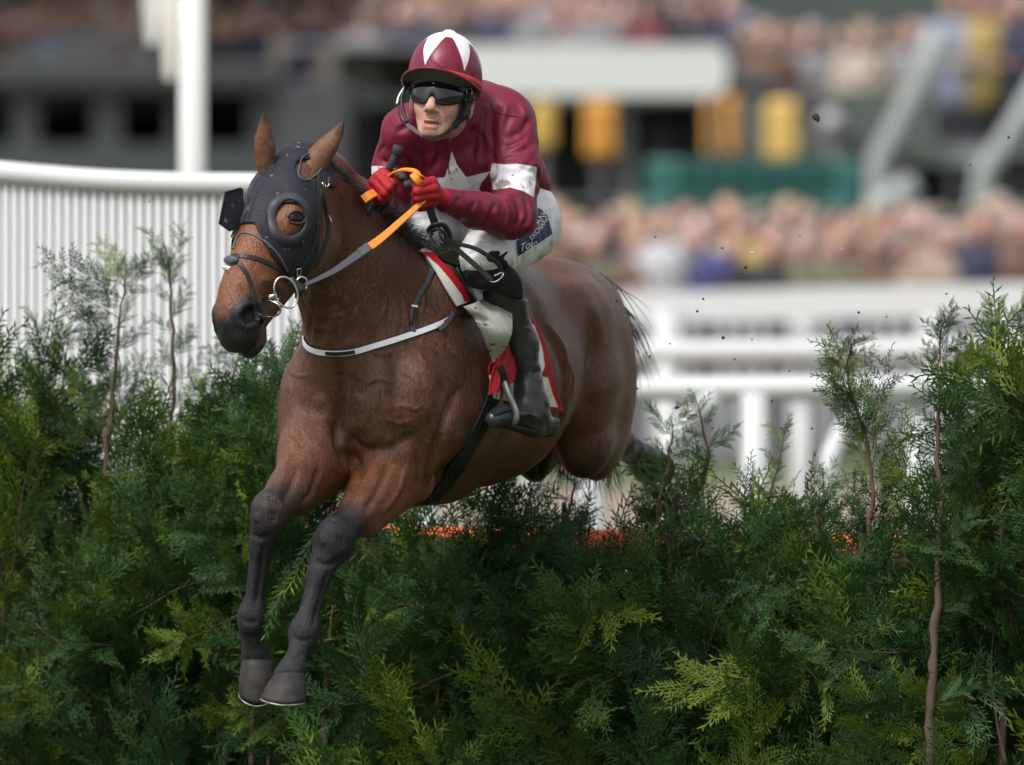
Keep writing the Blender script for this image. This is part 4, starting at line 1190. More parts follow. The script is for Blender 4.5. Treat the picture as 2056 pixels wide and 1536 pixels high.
# forearm muscles, knee bones, tendons, fetlocks
for pl, w, dp in (([(735, 930), (715, 975), (690, 1020)], .009, -.007), ([(785, 925), (762, 980), (732, 1030)], .010, -.008), ([(815, 935), (800, 985), (765, 1035)], .009, .006),
                  ([(600, 930), (585, 975), (566, 1012)], .009, -.007), ([(640, 935), (628, 982), (602, 1018)], .010, -.008), ([(580, 900), (570, 950), (556, 995)], .009, .006),
                  ([(503, 1072), (525, 1080), (550, 1068)], .007, -.006), ([(512, 1002), (538, 998), (566, 1012)], .008, -.005), ([(512, 1030), (516, 1050)], .010, .005), ([(548, 1025), (552, 1050)], .010, -.004),
                  ([(530, 1088), (524, 1150), (512, 1228)], .006, -.006), ([(518, 1100), (510, 1160), (500, 1222)], .007, .003), ([(484, 1240), (500, 1250), (520, 1246)], .006, -.004), ([(490, 1275), (505, 1280), (520, 1276)], .006, -.004),
                  ([(630, 1124), (656, 1134), (690, 1120)], .007, -.006), ([(636, 1052), (664, 1042), (700, 1060)], .008, -.005), ([(645, 1072), (650, 1096)], .010, .005), ([(684, 1075), (690, 1100)], .010, -.004),
                  ([(662, 1138), (644, 1200), (626, 1262)], .006, -.006), ([(640, 1150), (626, 1200), (612, 1250)], .007, .003), ([(586, 1276), (606, 1288), (630, 1280)], .006, -.004), ([(580, 1312), (594, 1318), (610, 1314)], .006, -.004),
                  ([(556, 1350), (580, 1344), (606, 1350)], .006, .004)):
    relief(pl, w, dp, n=16)
relief([(690, 900), (715, 925), (728, 955)], .012, -.012)
relief([(930, 770), (905, 810), (888, 860), (872, 910), (858, 960), (850, 992)], .013, -.013)
relief([(610, 900), (600, 880), (585, 860)], .012, -.008)
relief([(700, 860), (716, 890), (745, 905), (800, 890), (850, 860)], .016, -.009)
relief([(738, 960), (770, 900), (800, 880)], .014, .006)
relief([(835, 905), (842, 945), (838, 985)], .010, -.007)
relief([(700, 745), (712, 800), (705, 860)], .02, -.007)
relief([(1062, 590), (1085, 640), (1120, 700), (1136, 760), (1130, 830), (1118, 870)], .020, -.013)
relief([(1090, 640), (1128, 690), (1142, 740)], .010, .006)
relief([(1190, 620), (1185, 700), (1180, 780), (1186, 850)], .030, -.008)
relief([(1150, 560), (1190, 620), (1215, 700)], .03, .005)
relief([(640, 590), (650, 640), (640, 690)], .014, -.012)
relief([(668, 600), (690, 640), (705, 690)], .016, -.008)
relief([(720, 560), (735, 620), (760, 670)], .02, .005)
relief([(880, 640), (930, 700), (955, 760)], .02, -.005)
VEINS = [[(821, 686), (843, 695), (864, 700), (884, 715)], [(857, 733), (871, 747), (875, 758), (886, 772), (893, 786)],
         [(800, 745), (816, 750), (832, 765), (843, 783), (853, 800)], [(785, 820), (810, 815), (832, 822), (846, 815), (864, 826), (878, 838)],
         [(732, 775), (760, 761), (789, 767), (816, 750)], [(846, 672), (864, 683), (879, 693)], [(897, 747), (904, 761), (918, 772)],
         [(582, 750), (600, 755), (617, 754)], [(853, 883), (866, 893)], [(740, 700), (765, 712), (790, 705)], [(770, 840), (800, 850), (830, 842)],
         [(900, 700), (915, 715), (930, 735)], [(700, 790), (722, 800), (735, 830)], [(830, 560), (850, 600), (845, 640)], [(760, 560), (775, 600), (768, 640)],
         [(860, 780), (868, 800), (880, 815)], [(840, 700), (848, 722), (857, 733)], [(906, 800), (915, 780), (930, 770)], [(1140, 720), (1150, 760), (1146, 810)]]
for vv in VEINS: relief(vv, .0042, .0040, n=30)
for vv in VEINS[:7]: relief([(x + 2, y + 5) for x, y in vv], .005, -.0014, n=30)
for k in range(26):
    x = 622 + rng.uniform(0, 90); y = rng.uniform(570, 650)
    relief([(x, y), (x + rng.uniform(-8, 8), y + 25), (x + rng.uniform(-14, 6), y + rng.uniform(40, 60))], .0055, rng.choice([-.004, .0035]), n=10)
for k in range(22):
    x = rng.uniform(700, 850); y = rng.uniform(540, 690)
    relief([(x, y), (x + rng.uniform(4, 12), y + 10), (x + rng.uniform(-4, 14), y + 24)], .005, rng.choice([-.0025, .0022]), n=8)
# face: cheek ridge, tear bone, wrinkles over the nostril
relief([(520, 560), (545, 566), (572, 590)], .010, .006); relief([(500, 590), (520, 620), (512, 650)], .008, -.005)
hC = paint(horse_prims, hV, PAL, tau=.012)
# darker topline, crest and mane root; paler, redder head and elbows are in the palette
n1 = vnoise(loc * 3.1 + 5)
hu_, hv_, hw_ = (hV - PO) @ hu, (hV - PO) @ hv, (hV - PO) @ hw
onhead = (np.abs(hv_) < .12) & (hw_ > -.2) & (hw_ < .1) & (hu_ > .3) & (hu_ < .62)
blk = np.zeros(len(hV))
for s_ in (-1, 1):
    dn = np.linalg.norm(((hV - HD(.497, s_ * .056, -.036)) @ HX.T) / np.array([.064, .058, .056]), axis=1)
    blk = np.maximum(blk, 1 - soft(dn, .85, 1.15))
blk = np.maximum(blk, soft(hu_, .505, .530)) * onhead
hC = hC * (1 - blk[:, None]) + np.array((.010, .010, .012)) * blk[:, None]
top = soft(loc[:, 2], 1.93, 2.09) * (loc[:, 0] < .2)
hC = hC * (1 - .12 * top[:, None]) * (.86 + .28 * n1[:, None])
hood_skin = None
def coat_material():
    m = mat('horse_coat', rough=.42, spec=.30, attr='Col')
    nt = m.node_tree; b = nt.nodes['Principled BSDF']
    N, Lk = nt.nodes, nt.links
    tc = N['Texture Coordinate']
    def ntex(scale, detail, mp=None, dist=0.):
        tx = N.new('ShaderNodeTexNoise'); tx.inputs['Scale'].default_value = scale; tx.inputs['Detail'].default_value = detail; tx.inputs['Distortion'].default_value = dist
        if mp:
            q = N.new('ShaderNodeMapping'); q.inputs['Scale'].default_value = mp; q.inputs['Rotation'].default_value = (R(14), R(10), 0)
            Lk.new(tc.outputs['Object'], q.inputs[0]); Lk.new(q.outputs[0], tx.inputs['Vector'])
        else: Lk.new(tc.outputs['Object'], tx.inputs['Vector'])
        return tx
    hair_ = ntex(190, 3, (1.5, 1.5, .22), .6)
    clump = ntex(70, 4, (1.2, 1.2, .45), 1.4)
    big = ntex(22, 3, None, 1.2)
    # short hair: darker and lighter streaks in the colour
    cur = b.inputs['Base Color'].links[0].from_socket
    for tx, lo, hi, c0, c1 in ((hair_, .3, .7, .66, 1.34), (clump, .3, .7, .78, 1.22), (big, .3, .7, .86, 1.14)):
        mr = N.new('ShaderNodeMapRange'); mr.inputs['From Min'].default_value = lo; mr.inputs['From Max'].default_value = hi
        mr.inputs['To Min'].default_value = c0; mr.inputs['To Max'].default_value = c1
        Lk.new(tx.outputs[0], mr.inputs[0])
        vm = N.new('ShaderNodeVectorMath'); vm.operation = 'SCALE'; Lk.new(cur, vm.inputs[0]); Lk.new(mr.outputs[0], vm.inputs['Scale']); cur = vm.outputs[0]
    Lk.new(cur, b.inputs['Base Color'])
    ad = N.new('ShaderNodeMath'); ad.operation = 'MULTIPLY_ADD'; ad.inputs[1].default_value = 1.2
    Lk.new(clump.outputs[0], ad.inputs[0]); Lk.new(hair_.outputs[0], ad.inputs[2])
    bp = N.new('ShaderNodeBump'); bp.inputs['Strength'].default_value = .75; bp.inputs['Distance'].default_value = .0032
    Lk.new(ad.outputs[0], bp.inputs['Height']); Lk.new(bp.outputs[0], b.inputs['Normal'])
    mr = N.new('ShaderNodeMapRange'); mr.inputs['To Min'].default_value = .27; mr.inputs['To Max'].default_value = .48
    Lk.new(big.outputs[0], mr.inputs[0])
    at = N.new('ShaderNodeAttribute'); at.attribute_name = 'leg'
    mx = N.new('ShaderNodeMix'); mx.data_type = 'FLOAT'; Lk.new(at.outputs['Fac'], mx.inputs[0]); Lk.new(mr.outputs[0], mx.inputs[2]); mx.inputs[3].default_value = .68
    Lk.new(mx.outputs[0], b.inputs['Roughness'])
    return m
M_coat = coat_material()
body = obj('body', mesh_data('horse_body', hV, hQ, mats=[M_coat], attrs={'Col': hC, 'leg': 1 - soft(hV[:, 2], 1.42, 1.52)}), horse)
HB = bvh_of(hV, hQ)
# ------------------------------------------------------------------ hooves, ears, eye, hair
M_hoof = mat('hoof_horn', (.017, .0165, .018), rough=.6, spec=.2, noise=(34, .7, (.05, .042, .036)), bump=(60, .4, .002, (1, 1, .15)))
M_shoe = mat('worn_aluminium', (.30, .29, .27), rough=.5, metal=.5, noise=(60, .9, (.05, .045, .04)))
M_black = mat('black_leather', (.018, .018, .02), rough=.42, spec=.22, bump=(180, .3, .001), stain=(70, .64, (.10, .08, .06), .7))
M_greyl = mat('grey_leather', (.075, .077, .088), rough=.45, spec=.22, bump=(150, .3, .001))
M_hood = mat('navy_hood_cloth', (.010, .011, .019), rough=.62, spec=.22, bump=(420, .3, .001), stain=(55, .655, (.16, .14, .13), .8), sheen=.08)
M_ring = mat('grey_rubber_cup', (.034, .036, .042), rough=.45, spec=.22, stain=(60, .64, (.2, .18, .16), .6))
M_steel = mat('steel', (.62, .61, .58), rough=.22, metal=1.)
M_ear = mat('ear_hide', rough=.55, spec=.22, attr='Col', bump=(200, .5, .002), noise=(90, .5, (.04, .02, .015)))
M_hair = mat('black_hair', (.012, .011, .013), rough=.5, spec=.22, sheen=.15)
M_eye = mat('eye', (.004, .003, .003), rough=.08, spec=.35)
M_white = mat('white_strap', (.72, .72, .76), rough=.5, stain=(160, .68, (.05, .04, .03), .9))

def hoof(parent, top, toe_l, toe_r, bot_c, r_top, depth, pitch):
    """horn wall flaring down to a thin worn shoe"""
    top = np.array(top); toe_l = np.array(toe_l); toe_r = np.array(toe_r)
    side = nrm(toe_r - toe_l); hw_ = np.linalg.norm(toe_r - toe_l) / 2
    cen = (toe_l + toe_r) / 2
    ax = nrm(cen - top)
    fwd = nrm(np.cross(side, ax)); 
    if fwd[1] > 0: fwd = -fwd
    V, Fc = [], []
    nseg, rows = 36, 9
    for r in range(rows):
        f = r / (rows - 1)
        c = top * (1 - f) + cen * f
        rr = r_top * (1 - f) + hw_ * f
        bulge = .004 * math.sin(f * math.pi)
        if r == 0: rr *= .97
        for k in range(nseg):
            a = 2 * math.pi * k / nseg
            x, y = math.cos(a), math.sin(a)
            dd = depth * (1.05 if y > 0 else .80)
            slant = fwd * (.028 * f)
            off = (side * x * rr + fwd * y * rr * dd + slant)
            low = ax * (.020 * f * (y if y > 0 else y * 1.2) * pitch) - ax * .004 * f * abs(x)
            V.append(c + off + low + (fwd * y + side * x) * (bulge + .0012 * math.sin(f * 22)))
    for r in range(rows - 1):
        for k in range(nseg):
            k2 = (k + 1) % nseg
            Fc.append((r * nseg + k, (r + 1) * nseg + k, (r + 1) * nseg + k2, r * nseg + k2))
    Fc.append(tuple(range(nseg))); Fc.append(tuple((rows - 1) * nseg + k for k in range(nseg))[::-1])
    h = obj('hoof', mesh_data('hoof', V, Fc, mats=[M_hoof]), parent)
    ring = [V[(rows - 1) * nseg + k] for k in range(nseg)]
    ring = [p + nrm(p - cen) * -.002 + ax * .003 for p in ring]
    v, f_ = tube(ring, .0028, 6, closed=True)
    obj('horseshoe', mesh_data('horseshoe', v, f_, mats=[M_shoe]), h)
    return h
hoof(horse, P(583, 1352, -.44), P(523, 1408, -.46), P(612, 1416, -.46), None, .036, .95, 1.)
hoof(horse, P(519, 1320, -.21), P(480, 1390, -.20), P(550, 1396, -.20), None, .038, .95, .9)
hoof(horse, P(1297, 928, 1.87), P(1318, 905, 1.92), P(1300, 958, 1.92), None, .040, .9, .3)
hoof(horse, P(1076, 932, 1.28), P(1052, 962, 1.24), P(1100, 964, 1.24), None, .034, .9, .5)

def ear(parent, base, tip, side, front, w, inner_shade):
    """a hollow pointed ear: curved sheet rolled about its axis"""
    base, tip = np.array(base), np.array(tip)
    ax = tip - base; L = np.linalg.norm(ax); ax = ax / L
    side = nrm(np.array(side) - ax * np.dot(side, ax)); fr = nrm(np.cross(side, ax))
    if fr.dot(front) < 0: fr = -fr
    rows, cols = 22, 19
    V, C, Fc = [], [], []
    for layer in (0, 1):
        for i in range(rows):
            f = i / (rows - 1)
            wd = w * (np.interp(f, [0, .12, .35, .6, .85, .96, 1], [.80, .92, 1.0, .84, .42, .18, .03]))
            bend = side * (.10 * L * math.sin(f * math.pi * .5) ** 3 * .6) 
            opn = np.interp(f, [0, .2, .6, 1], [200, 235, 250, 200])
            for j in range(cols):
                a = R((j / (cols - 1) - .5) * (360 - (360 - opn)))
                off = side * math.sin(a) * wd - fr * math.cos(a) * wd * .75 + fr * wd * .3
                off *= (1 - .09 * layer)
                V.append(base + ax * L * f + off + bend)
                edge = min(j, cols - 1 - j) / (cols / 2)
                tipd = soft(f, .78, .98)
                c = np.array((.15, .068, .036)) if layer == 0 else np.array((.085, .048, .036))
                dk = max(tipd, .8 * (1 - soft(edge, .0, .14)))
                C.append(c * (1 - dk) + np.array((.018, .015, .015)) * dk)
    n = rows * cols
    for i in range(rows - 1):
        for j in range(cols - 1):
            a = i * cols + j
            Fc.append((a, a + 1, a + cols + 1, a + cols)); Fc.append((n + a, n + a + cols, n + a + cols + 1, n + a + 1))
    for i in range(rows - 1):
        for j in (0, cols - 1):
            a = i * cols + j; q = (a, a + cols, n + a + cols, n + a)
            Fc.append(q if j == 0 else q[::-1])
    V = np.array(V); V += (np.stack([vnoise(V * 40), vnoise(V * 40 + 9), vnoise(V * 40 + 20)], 1) - .5) * .005
    return obj('ear', mesh_data('ear', V, Fc, mats=[M_ear], attrs={'Col': np.array(C)}), parent)
ear(horse, P(537, 345, -.34), P(521, 226, -.37), (1, .15, .1), (.3, 1, .1), .027, 0)
ear(horse, P(603, 368, -.33), P(684, 239, -.30), (.8, .1, .55), (.75, .8, .25), .034, 0)

# eye with lids, in the left socket
def on_head(px, py, off=0): return hit(HB, px, py, off)
ep, en = on_head(596, 438)
if ep is not None:
    e_prims = [ell(ep - en * .012, (.0235, .022, .018), [nrm(np.cross(UP, en)), np.cross(en, nrm(np.cross(UP, en))), en])]
    v, q = sdf_mesh(e_prims, .0022)
    obj('eye', mesh_data('eye', v, q, mats=[M_eye]), horse)
    sx = nrm(np.cross(UP, en)); sz = np.cross(en, sx)
    for sgn, amp in ((1, 1.), (-1, .75)):
        arc = [ep + sx * math.cos(a) * .025 + sz * sgn * math.sin(a) * .018 * amp + en * (.002 - .004 * abs(math.cos(a))) for a in np.linspace(.1, math.pi - .1, 12)]
        v, f_ = tube(arc, [.002, .0038, .002], 8)
        obj('eyelid', mesh_data('eyelid', v, f_, mats=[mat('lid', (.05, .026, .018), rough=.5)]), horse)

# ------------------------------------------------------------------ hood
def poly_sd(px, py, poly):
    """signed distance (photo pixels) to a closed outline, negative inside"""
    poly = np.asarray(poly, float); n = len(poly)
    d = np.full(len(px), 1e9); ins = np.zeros(len(px), bool)
    for i in range(n):
        a, b = poly[i], poly[(i + 1) % n]; e = b - a
        wx, wy = px - a[0], py - a[1]
        t = np.clip((wx * e[0] + wy * e[1]) / (e.dot(e) + 1e-9), 0, 1)
        d = np.minimum(d, (wx - e[0] * t) ** 2 + (wy - e[1] * t) ** 2)
        c = ((a[1] > py) != (b[1] > py)) & (px < (b[0] - a[0]) * (py - a[1]) / (b[1] - a[1] + 1e-12) + a[0])
        ins ^= c
    return np.where(ins, -1, 1) * np.sqrt(d)
def to_pix(Q):
    d = CAM_D + Q[:, 1]
    return Q[:, 0] * FPX / d + 1028, (CAM_H - Q[:, 2]) * FPX / d + HORIZON
PXM = 28.7 / FPX      # metres per pixel at the head

# cut measured along the head: lower edge, throat edge, eye holes, ear holes
def hood_region(Q):
    q = Q - PO
    u, v, w = q @ hu, q @ hv, q @ hw
    # lower edge: a deep arch on the nose, long points down each cheek
    side = np.abs(v)
    edge = .252 + np.clip((side - .028) / .05, 0, 1) * .085 + np.clip(-(w + .06) / .08, 0, 1) * .03
    lower = u - edge
    thr = np.interp(u, _rear[:, 0], _rear[:, 1]) - w      # rear edge down the cheek
    thr = np.where(u < _rear[0, 0] , np.maximum(_rear[0, 1] - w - (_rear[0, 0] - u) * 1.6, -.05), thr)
    thr = np.where(v > -.01, thr, -(w + .158))
    back = -(u + .07)
    r = np.maximum(np.maximum(lower, thr), back)
    r = np.maximum(r, (Q - P(652, 335, -.25)) @ nrm([.85, .45, .2]))
    ec = ECEN - PO
    du, dw_ = u - ec @ hu, w - ec @ hw
    hole = .041 - np.sqrt(du ** 2 * .85 + dw_ ** 2 * 1.1)
    r = np.maximum(r, np.where(v * EYES > 0.02, hole, -1))
    hole2 = .041 - np.sqrt(du ** 2 * .85 + dw_ ** 2 * 1.1)
    r = np.maximum(r, np.where(v * EYES < -0.02, hole2, -1))
    for c, rad in ((P(531, 318, -.36), .026), (P(620, 336, -.36), .034)):
        r = np.maximum(r, rad - np.linalg.norm(Q - c, axis=1))
    return r
ECEN, _ = on_head(583, 440); EYES = 1 if (ECEN - PO) @ hv > 0 else -1
neck_part = [p for p in fb if p.lo[2] > 1.7 and p.lo[0] < -.3 and p.lo[1] < .1]
hood_prims = hb + neck_part
_rear = []
for _x, _y in ((648, 372), (642, 430), (637, 490), (634, 525)):
    _p, _ = hit(HB, _x, _y)
    if _p is not None: _rear.append(((_p - PO) @ hu, (_p - PO) @ hw))
_rear = np.array(sorted(_rear))
def hood_post(Q, d):
    base = d + .0065
    seam = np.abs((Q - PO) @ hv)
    rib = .0022 * np.exp(-(seam / .006) ** 2) + .0012 * np.exp(-((seam - .016) / .003) ** 2)
    wr = (vnoise(Q * 28) - .5) * .004 + (vnoise(Q * 60) - .5) * .0015
    out = d - rib - wr * .6
    return np.maximum(np.maximum(out, -(base + .003)), hood_region(Q))
v, q = sdf_mesh(hood_prims, .0033, offset=.0065, post=hood_post, band=.02, hi=np.array([9, .1, 9]))
hood = obj('hood', mesh_data('hood', v, q, mats=[M_hood]), horse)
HDB = bvh_of(v, q)
def on_hood(px, py, off=0):
    p, n = hit(HDB, px, py, off); p2, n2 = hit(HB, px, py, off)
    if p is None: return p2, n2
    if p2 is not None and p2[1] < p[1] - .004: return p2, n2
    return p, n

# rubber cup ring round the open eye
def ring_part(name, cx, cy, rx, ry, w, parent, rot=0, proud=.002, th=.005, material=None):
    pts, ns = [], []
    for a in np.linspace(0, 2 * math.pi, 41)[:-1]:
        x, y = rx * math.cos(a), ry * math.sin(a)
        p, n = on_hood(cx + x * math.cos(rot) - y * math.sin(rot), cy + x * math.sin(rot) + y * math.cos(rot), proud)
        if p is None: continue
        pts.append(p); ns.append(n)
    pts, ns = np.array(pts), np.array(ns)
    for _ in range(4):
        ns = (np.roll(ns, 1, 0) + ns + np.roll(ns, -1, 0)) / 3
        pts = pts * .5 + (np.roll(pts, 1, 0) + np.roll(pts, -1, 0)) * .25
    cc = pts.mean(0); nn = nrm(ns.mean(0))
    V, Fc = [], []
    for p, n in zip(pts, ns):
        n = nrm(n * .4 + nn * .6); o_ = nrm((p - cc) - n * (p - cc).dot(n))
        V += [p - o_ * w / 2 - n * .010, p - o_ * w / 2 + n * (th + .003), p - o_ * w * .36 + n * (th + .0045), p + o_ * w * .32 + n * (th + .001), p + o_ * w / 2 - n * .004]
    m = len(pts)
    for i in range(m):
        j = (i + 1) % m
        for k in range(4):
            Fc.append((i * 5 + k, j * 5 + k, j * 5 + k + 1, i * 5 + k + 1))
    o_ = obj(name, mesh_data(name, V, Fc, mats=[material or M_ring]), parent)
    return o_
ring_part('eye_ring', 581, 439, 39, 46, .025, hood, th=.002)
# the blinker cup standing off the far eye, and its rim on the face
cup = [P(483, 378, -.42), P(452, 386, -.47), P(440, 449, -.49), P(462, 464, -.47), P(486, 440, -.43)]
inner = [p + np.array([.006, .02, 0]) for p in cup]
V = np.array(cup + inner)
Fc = [(0, 1, 2, 3, 4), (9, 8, 7, 6, 5)] + [(i, i + 5, (i + 1) % 5 + 5, (i + 1) % 5) for i in range(5)]
obj('blinker_cup', mesh_data('blinker_cup', V, Fc, smooth=False, mats=[M_hood]), hood)
bd = catmull(np.array([cup[0], cup[1], cup[2], cup[3]]), 16)
v, f_ = tube(cup[:4], .0022, 6); obj('cup_edging', mesh_data('cup_edging', v, f_, mats=[M_black]), hood)
def band_on(name, pix, n, width, parent, material, bvh=None, off=.001, thick=.003):
    pts, ns = [], []
    for x, y in catmull(np.array(pix, float), n):
        p, nn = (on_hood(x, y, off) if bvh is None else hit(bvh, x, y, off))
        if p is None: continue
        pts.append(p); ns.append(nn)
    pts, ns = np.array(pts), np.array(ns)
    for _ in range(3):
        ns[1:-1] = (ns[:-2] + ns[1:-1] + ns[2:]) / 3
        pts[1:-1] = pts[1:-1] * .5 + (pts[:-2] + pts[2:]) * .25
    v, f_ = strap(pts, ns, width, thick)
    return obj(name, mesh_data(name, v, f_, smooth=False, mats=[material]), parent)
band_on('far_eye_rim', [(486, 376), (496, 400), (492, 428), (478, 455), (467, 478)], 16, .014, hood, M_ring)
band_on('hood_binding', [(469, 500), (476, 478), (488, 467), (512, 472), (538, 490), (560, 515), (577, 545)], 30, .006, hood, M_greyl)
for c, rx, ry, rot in ((P(622, 338, -.27), 24, 30, -.5), (P(531, 312, -.34), 19, 12, -.6)):
    pass

for cx, cy, rx, ry, ro in ((622, 334, 22, 30, .55), (533, 322, 20, 12, -.75)):
    pts, ns = [], []
    for a in np.linspace(0, 2 * math.pi, 33)[:-1]:
        x, y = rx * math.cos(a), ry * math.sin(a)
        p, n = hit(HDB, cx + x * math.cos(ro) - y * math.sin(ro), cy + x * math.sin(ro) + y * math.cos(ro), .001)
        if p is not None: pts.append(p)
    if len(pts) > 8:
        v, f_ = tube(np.array(pts), .0020, 6, closed=True); obj('ear_binding', mesh_data('ear_binding', v, f_, mats=[M_greyl]), hood)
# stitched seam down the middle of the hood
sp = [hit(HDB, x, y, .0006)[0] for x, y in catmull(np.array([(560, 300), (545, 340), (532, 375), (522, 410), (512, 440), (506, 462)], float), 40)]
for i in range(0, len(sp) - 1, 2):
    if sp[i] is None or sp[i + 1] is None: continue
    v, f_ = tube([sp[i], sp[i + 1]], .0013, 5); obj('stitch', mesh_data('stitch', v, f_, mats=[M_greyl]), hood)

# ------------------------------------------------------------------ bridle
band_on('noseband', [(452, 524), (465, 516), (485, 514), (515, 520), (545, 531), (568, 545), (584, 560)], 26, .013, horse, M_black, bvh=HB)
band_on('flash_strap', [(478, 527), (492, 545), (503, 570), (509, 600), (512, 625), (518, 645)], 22, .012, horse, M_black, bvh=HB)
p, n = hit(HB, 466, 524, .0)
if p is not None:
    v, q = sdf_mesh([ell(p + n * .004, (.026, .012, .012), [nrm(np.cross(UP, n)), n, np.cross(nrm(np.cross(UP, n)), n)], k=.008),
                     ell(p + n * .002 + np.array([.006, 0, -.012]), (.018, .010, .010), k=.008)], .0025)
    v += ((vnoise(v * 300) - .5) * .002)[:, None]
    obj('noseband_pad', mesh_data('noseband_pad', v, q, mats=[M_greyl]), horse)
    v, q = sdf_mesh([ell(p + n * .001 + np.array([-.002, 0, -.018]), (.024, .011, .008), k=.008)], .0025)
    v += ((vnoise(v * 260) - .5) * .004)[:, None]
    obj('sheepskin_pad', mesh_data('sheepskin_pad', v, q, mats=[mat('sheepskin', (.55, .5, .44), rough=.9, bump=(500, .8, .003))]), horse)
band_on('cheek_strap', [(641, 352), (640, 400), (640, 450), (632, 490), (616, 525), (600, 552)], 30, .014, horse, M_black)
band_on('throat_lash', [(645, 372), (652, 410), (658, 450), (656, 480), (644, 510), (632, 535)], 26, .010, horse, M_black)
band_on('cheek_piece', [(604, 552), (594, 540), (584, 548), (578, 565)], 12, .012, horse, M_black)
def buckle(x, y, w, h, rot=0, parent=None, bvh=None, mtl=None, name='buckle'):
    p, n = on_hood(x, y, .004) if bvh is None else hit(bvh, x, y, .004)
    if p is None: p = P(x, y, -.4); n = np.array([0, -1., 0])
    sx = nrm(np.cross(UP, n)); sz = np.cross(n, sx)
    if sx[0] < 0: sx = -sx
    c, s_ = math.cos(rot), math.sin(rot)
    pts = [p + (sx * (c * a - s_ * b) + sz * (s_ * a + c * b)) for a, b in ((-w, -h), (w, -h), (w, h), (-w, h))]
    v, f_ = tube(pts, .0017, 6, closed=True)
    return obj(name, mesh_data(name, v, f_, mats=[mtl or M_steel]), parent or horse)
buckle(599, 545, .006, .010, .35); buckle(650, 405, .004, .009, -.1); buckle(648, 372, .004, .008, 0)
v, f_ = tube([P(648, 362, -.3), P(652, 374, -.33), P(660, 372, -.33), P(657, 366, -.32), P(650, 372, -.33)], .0013, 6, n=24)
obj('tie_tape', mesh_data('tie_tape', v, f_, mats=[M_white]), horse)
v, f_ = tube([P(658, 430, -.33), P(662, 436, -.33), P(666, 446, -.33)], .003, 6, n=10, flat=.4)
obj('keeper_tape', mesh_data('keeper_tape', v, f_, mats=[M_white]), horse)

# bit: rings, mouthpiece, leather stop
bit = empty('snaffle_bit', tuple(P(575, 590, -.52)), horse)
YB = -.50
def ringc(name, x, y, rx, ry, Y, rad, parent, rot=0, yaw=.35, mtl=None, n=36):
    pts = []
    for a in np.linspace(0, 2 * math.pi, n + 1)[:-1]:
        u_, w_ = rx * math.cos(a), ry * math.sin(a)
        uu = u_ * math.cos(rot) - w_ * math.sin(rot); ww = u_ * math.sin(rot) + w_ * math.cos(rot)
        c = P(x, y, Y)
        pts.append(c + np.array([uu * PXM, uu * PXM * yaw, ww * PXM]))
    v, f_ = tube(pts, rad, 8, closed=True)
    return obj(name, mesh_data(name, v, f_, mats=[mtl or M_steel]), parent)
ringc('bit_ring', 574, 587, 22, 32, YB - .02, .0028, bit, rot=.35)
ringc('rein_ring', 606, 570, 11, 14, YB + .03, .0026, bit)
v, f_ = tube([P(556, 592, YB), P(540, 597, YB), P(525, 603, YB + .03)], .006, 8, n=12)
obj('mouthpiece', mesh_data('mouthpiece', v, f_, mats=[M_steel]), bit)
v, f_ = tube([P(560, 600, YB - .01), P(545, 606, YB), P(528, 602, YB + .02)], .0028, 8, n=12)
obj('bit_link', mesh_data('bit_link', v, f_, mats=[M_steel]), bit)
v, f_ = tube([P(528, 604, YB), P(545, 605, YB - .02), P(560, 613, YB - .03), P(562, 628, YB - .02), P(548, 636, YB - .01), P(530, 636, YB)], .0028, 8, n=30)
obj('bit_loop', mesh_data('bit_loop', v, f_, mats=[M_steel]), bit)
v, q = sdf_mesh([rc(P(590, 570, YB), P(604, 580, YB), .011, .013, k=.01), rc(P(600, 585, YB), P(596, 596, YB), .008, .006, k=.01), rc(P(586, 560, YB), P(592, 572, YB), .006, k=.01)], .0025)
obj('rein_end', mesh_data('rein_end', v, q, mats=[M_black]), bit)
v, f_ = tube([P(512, 640, -.53), P(520, 632, -.54), P(530, 640, -.54), P(520, 652, -.52), P(514, 662, -.52)], .005, 8, n=20)
obj('strap_keeper', mesh_data('strap_keeper', v, f_, mats=[M_black]), bit)

# ------------------------------------------------------------------ mane and tail
def hair(name, roots, dirs, length, n_seg, rad, parent, wander=.25, grav=0., mtl=None, seg=4, curve=None):
    V, Fc, o_ = [], [], 0
    for k, (p, d) in enumerate(zip(roots, dirs)):
        L = length[k] if np.ndim(length) else length
        L *= rng.uniform(.6, 1.15)
        d = nrm(np.array(d) + rng.normal(0, wander * .5, 3)); pt = np.array(p); pts = [pt]
        for i in range(n_seg):
            d = nrm(d + rng.normal(0, wander / n_seg, 3) + np.array([0, 0, -grav / n_seg]) + (0 if curve is None else np.array(curve) / n_seg))
            pt = pt + d * L / n_seg; pts.append(pt)
        v, f_ = tube(pts, np.linspace(rad, rad * .15, len(pts)), seg)
        V.append(v); Fc += [tuple(i + o_ for i in q_) for q_ in f_]; o_ += len(v)
    return obj(name, mesh_data(name, np.concatenate(V), Fc, mats=[mtl or M_hair]), parent)
def crest(pix, n, Ydef):
    out = []
    for x, y in catmull(np.array(pix, float), n):
        yy = y - 14
        for _ in range(30):
            p, nn = hit(HB, x, yy, -.004)
            if p is not None: break
            yy += 1.5
        out.append(p if p is not None else P(x, y, Ydef))
    return np.array(out)
cr = crest([(640, 336), (655, 342), (680, 362), (705, 383), (735, 412), (765, 444), (800, 476), (830, 498), (852, 508)], 520, .05)
roots = cr + rng.normal(0, .005, cr.shape)
tt = np.linspace(0, 1, len(cr))
dirs = [nrm([.55, .35, .75 - .5 * t]) for t in tt]
hair('mane', roots, dirs, .028 + .035 * soft(tt, .55, .95), 5, .0014, horse, wander=.9, grav=.5)
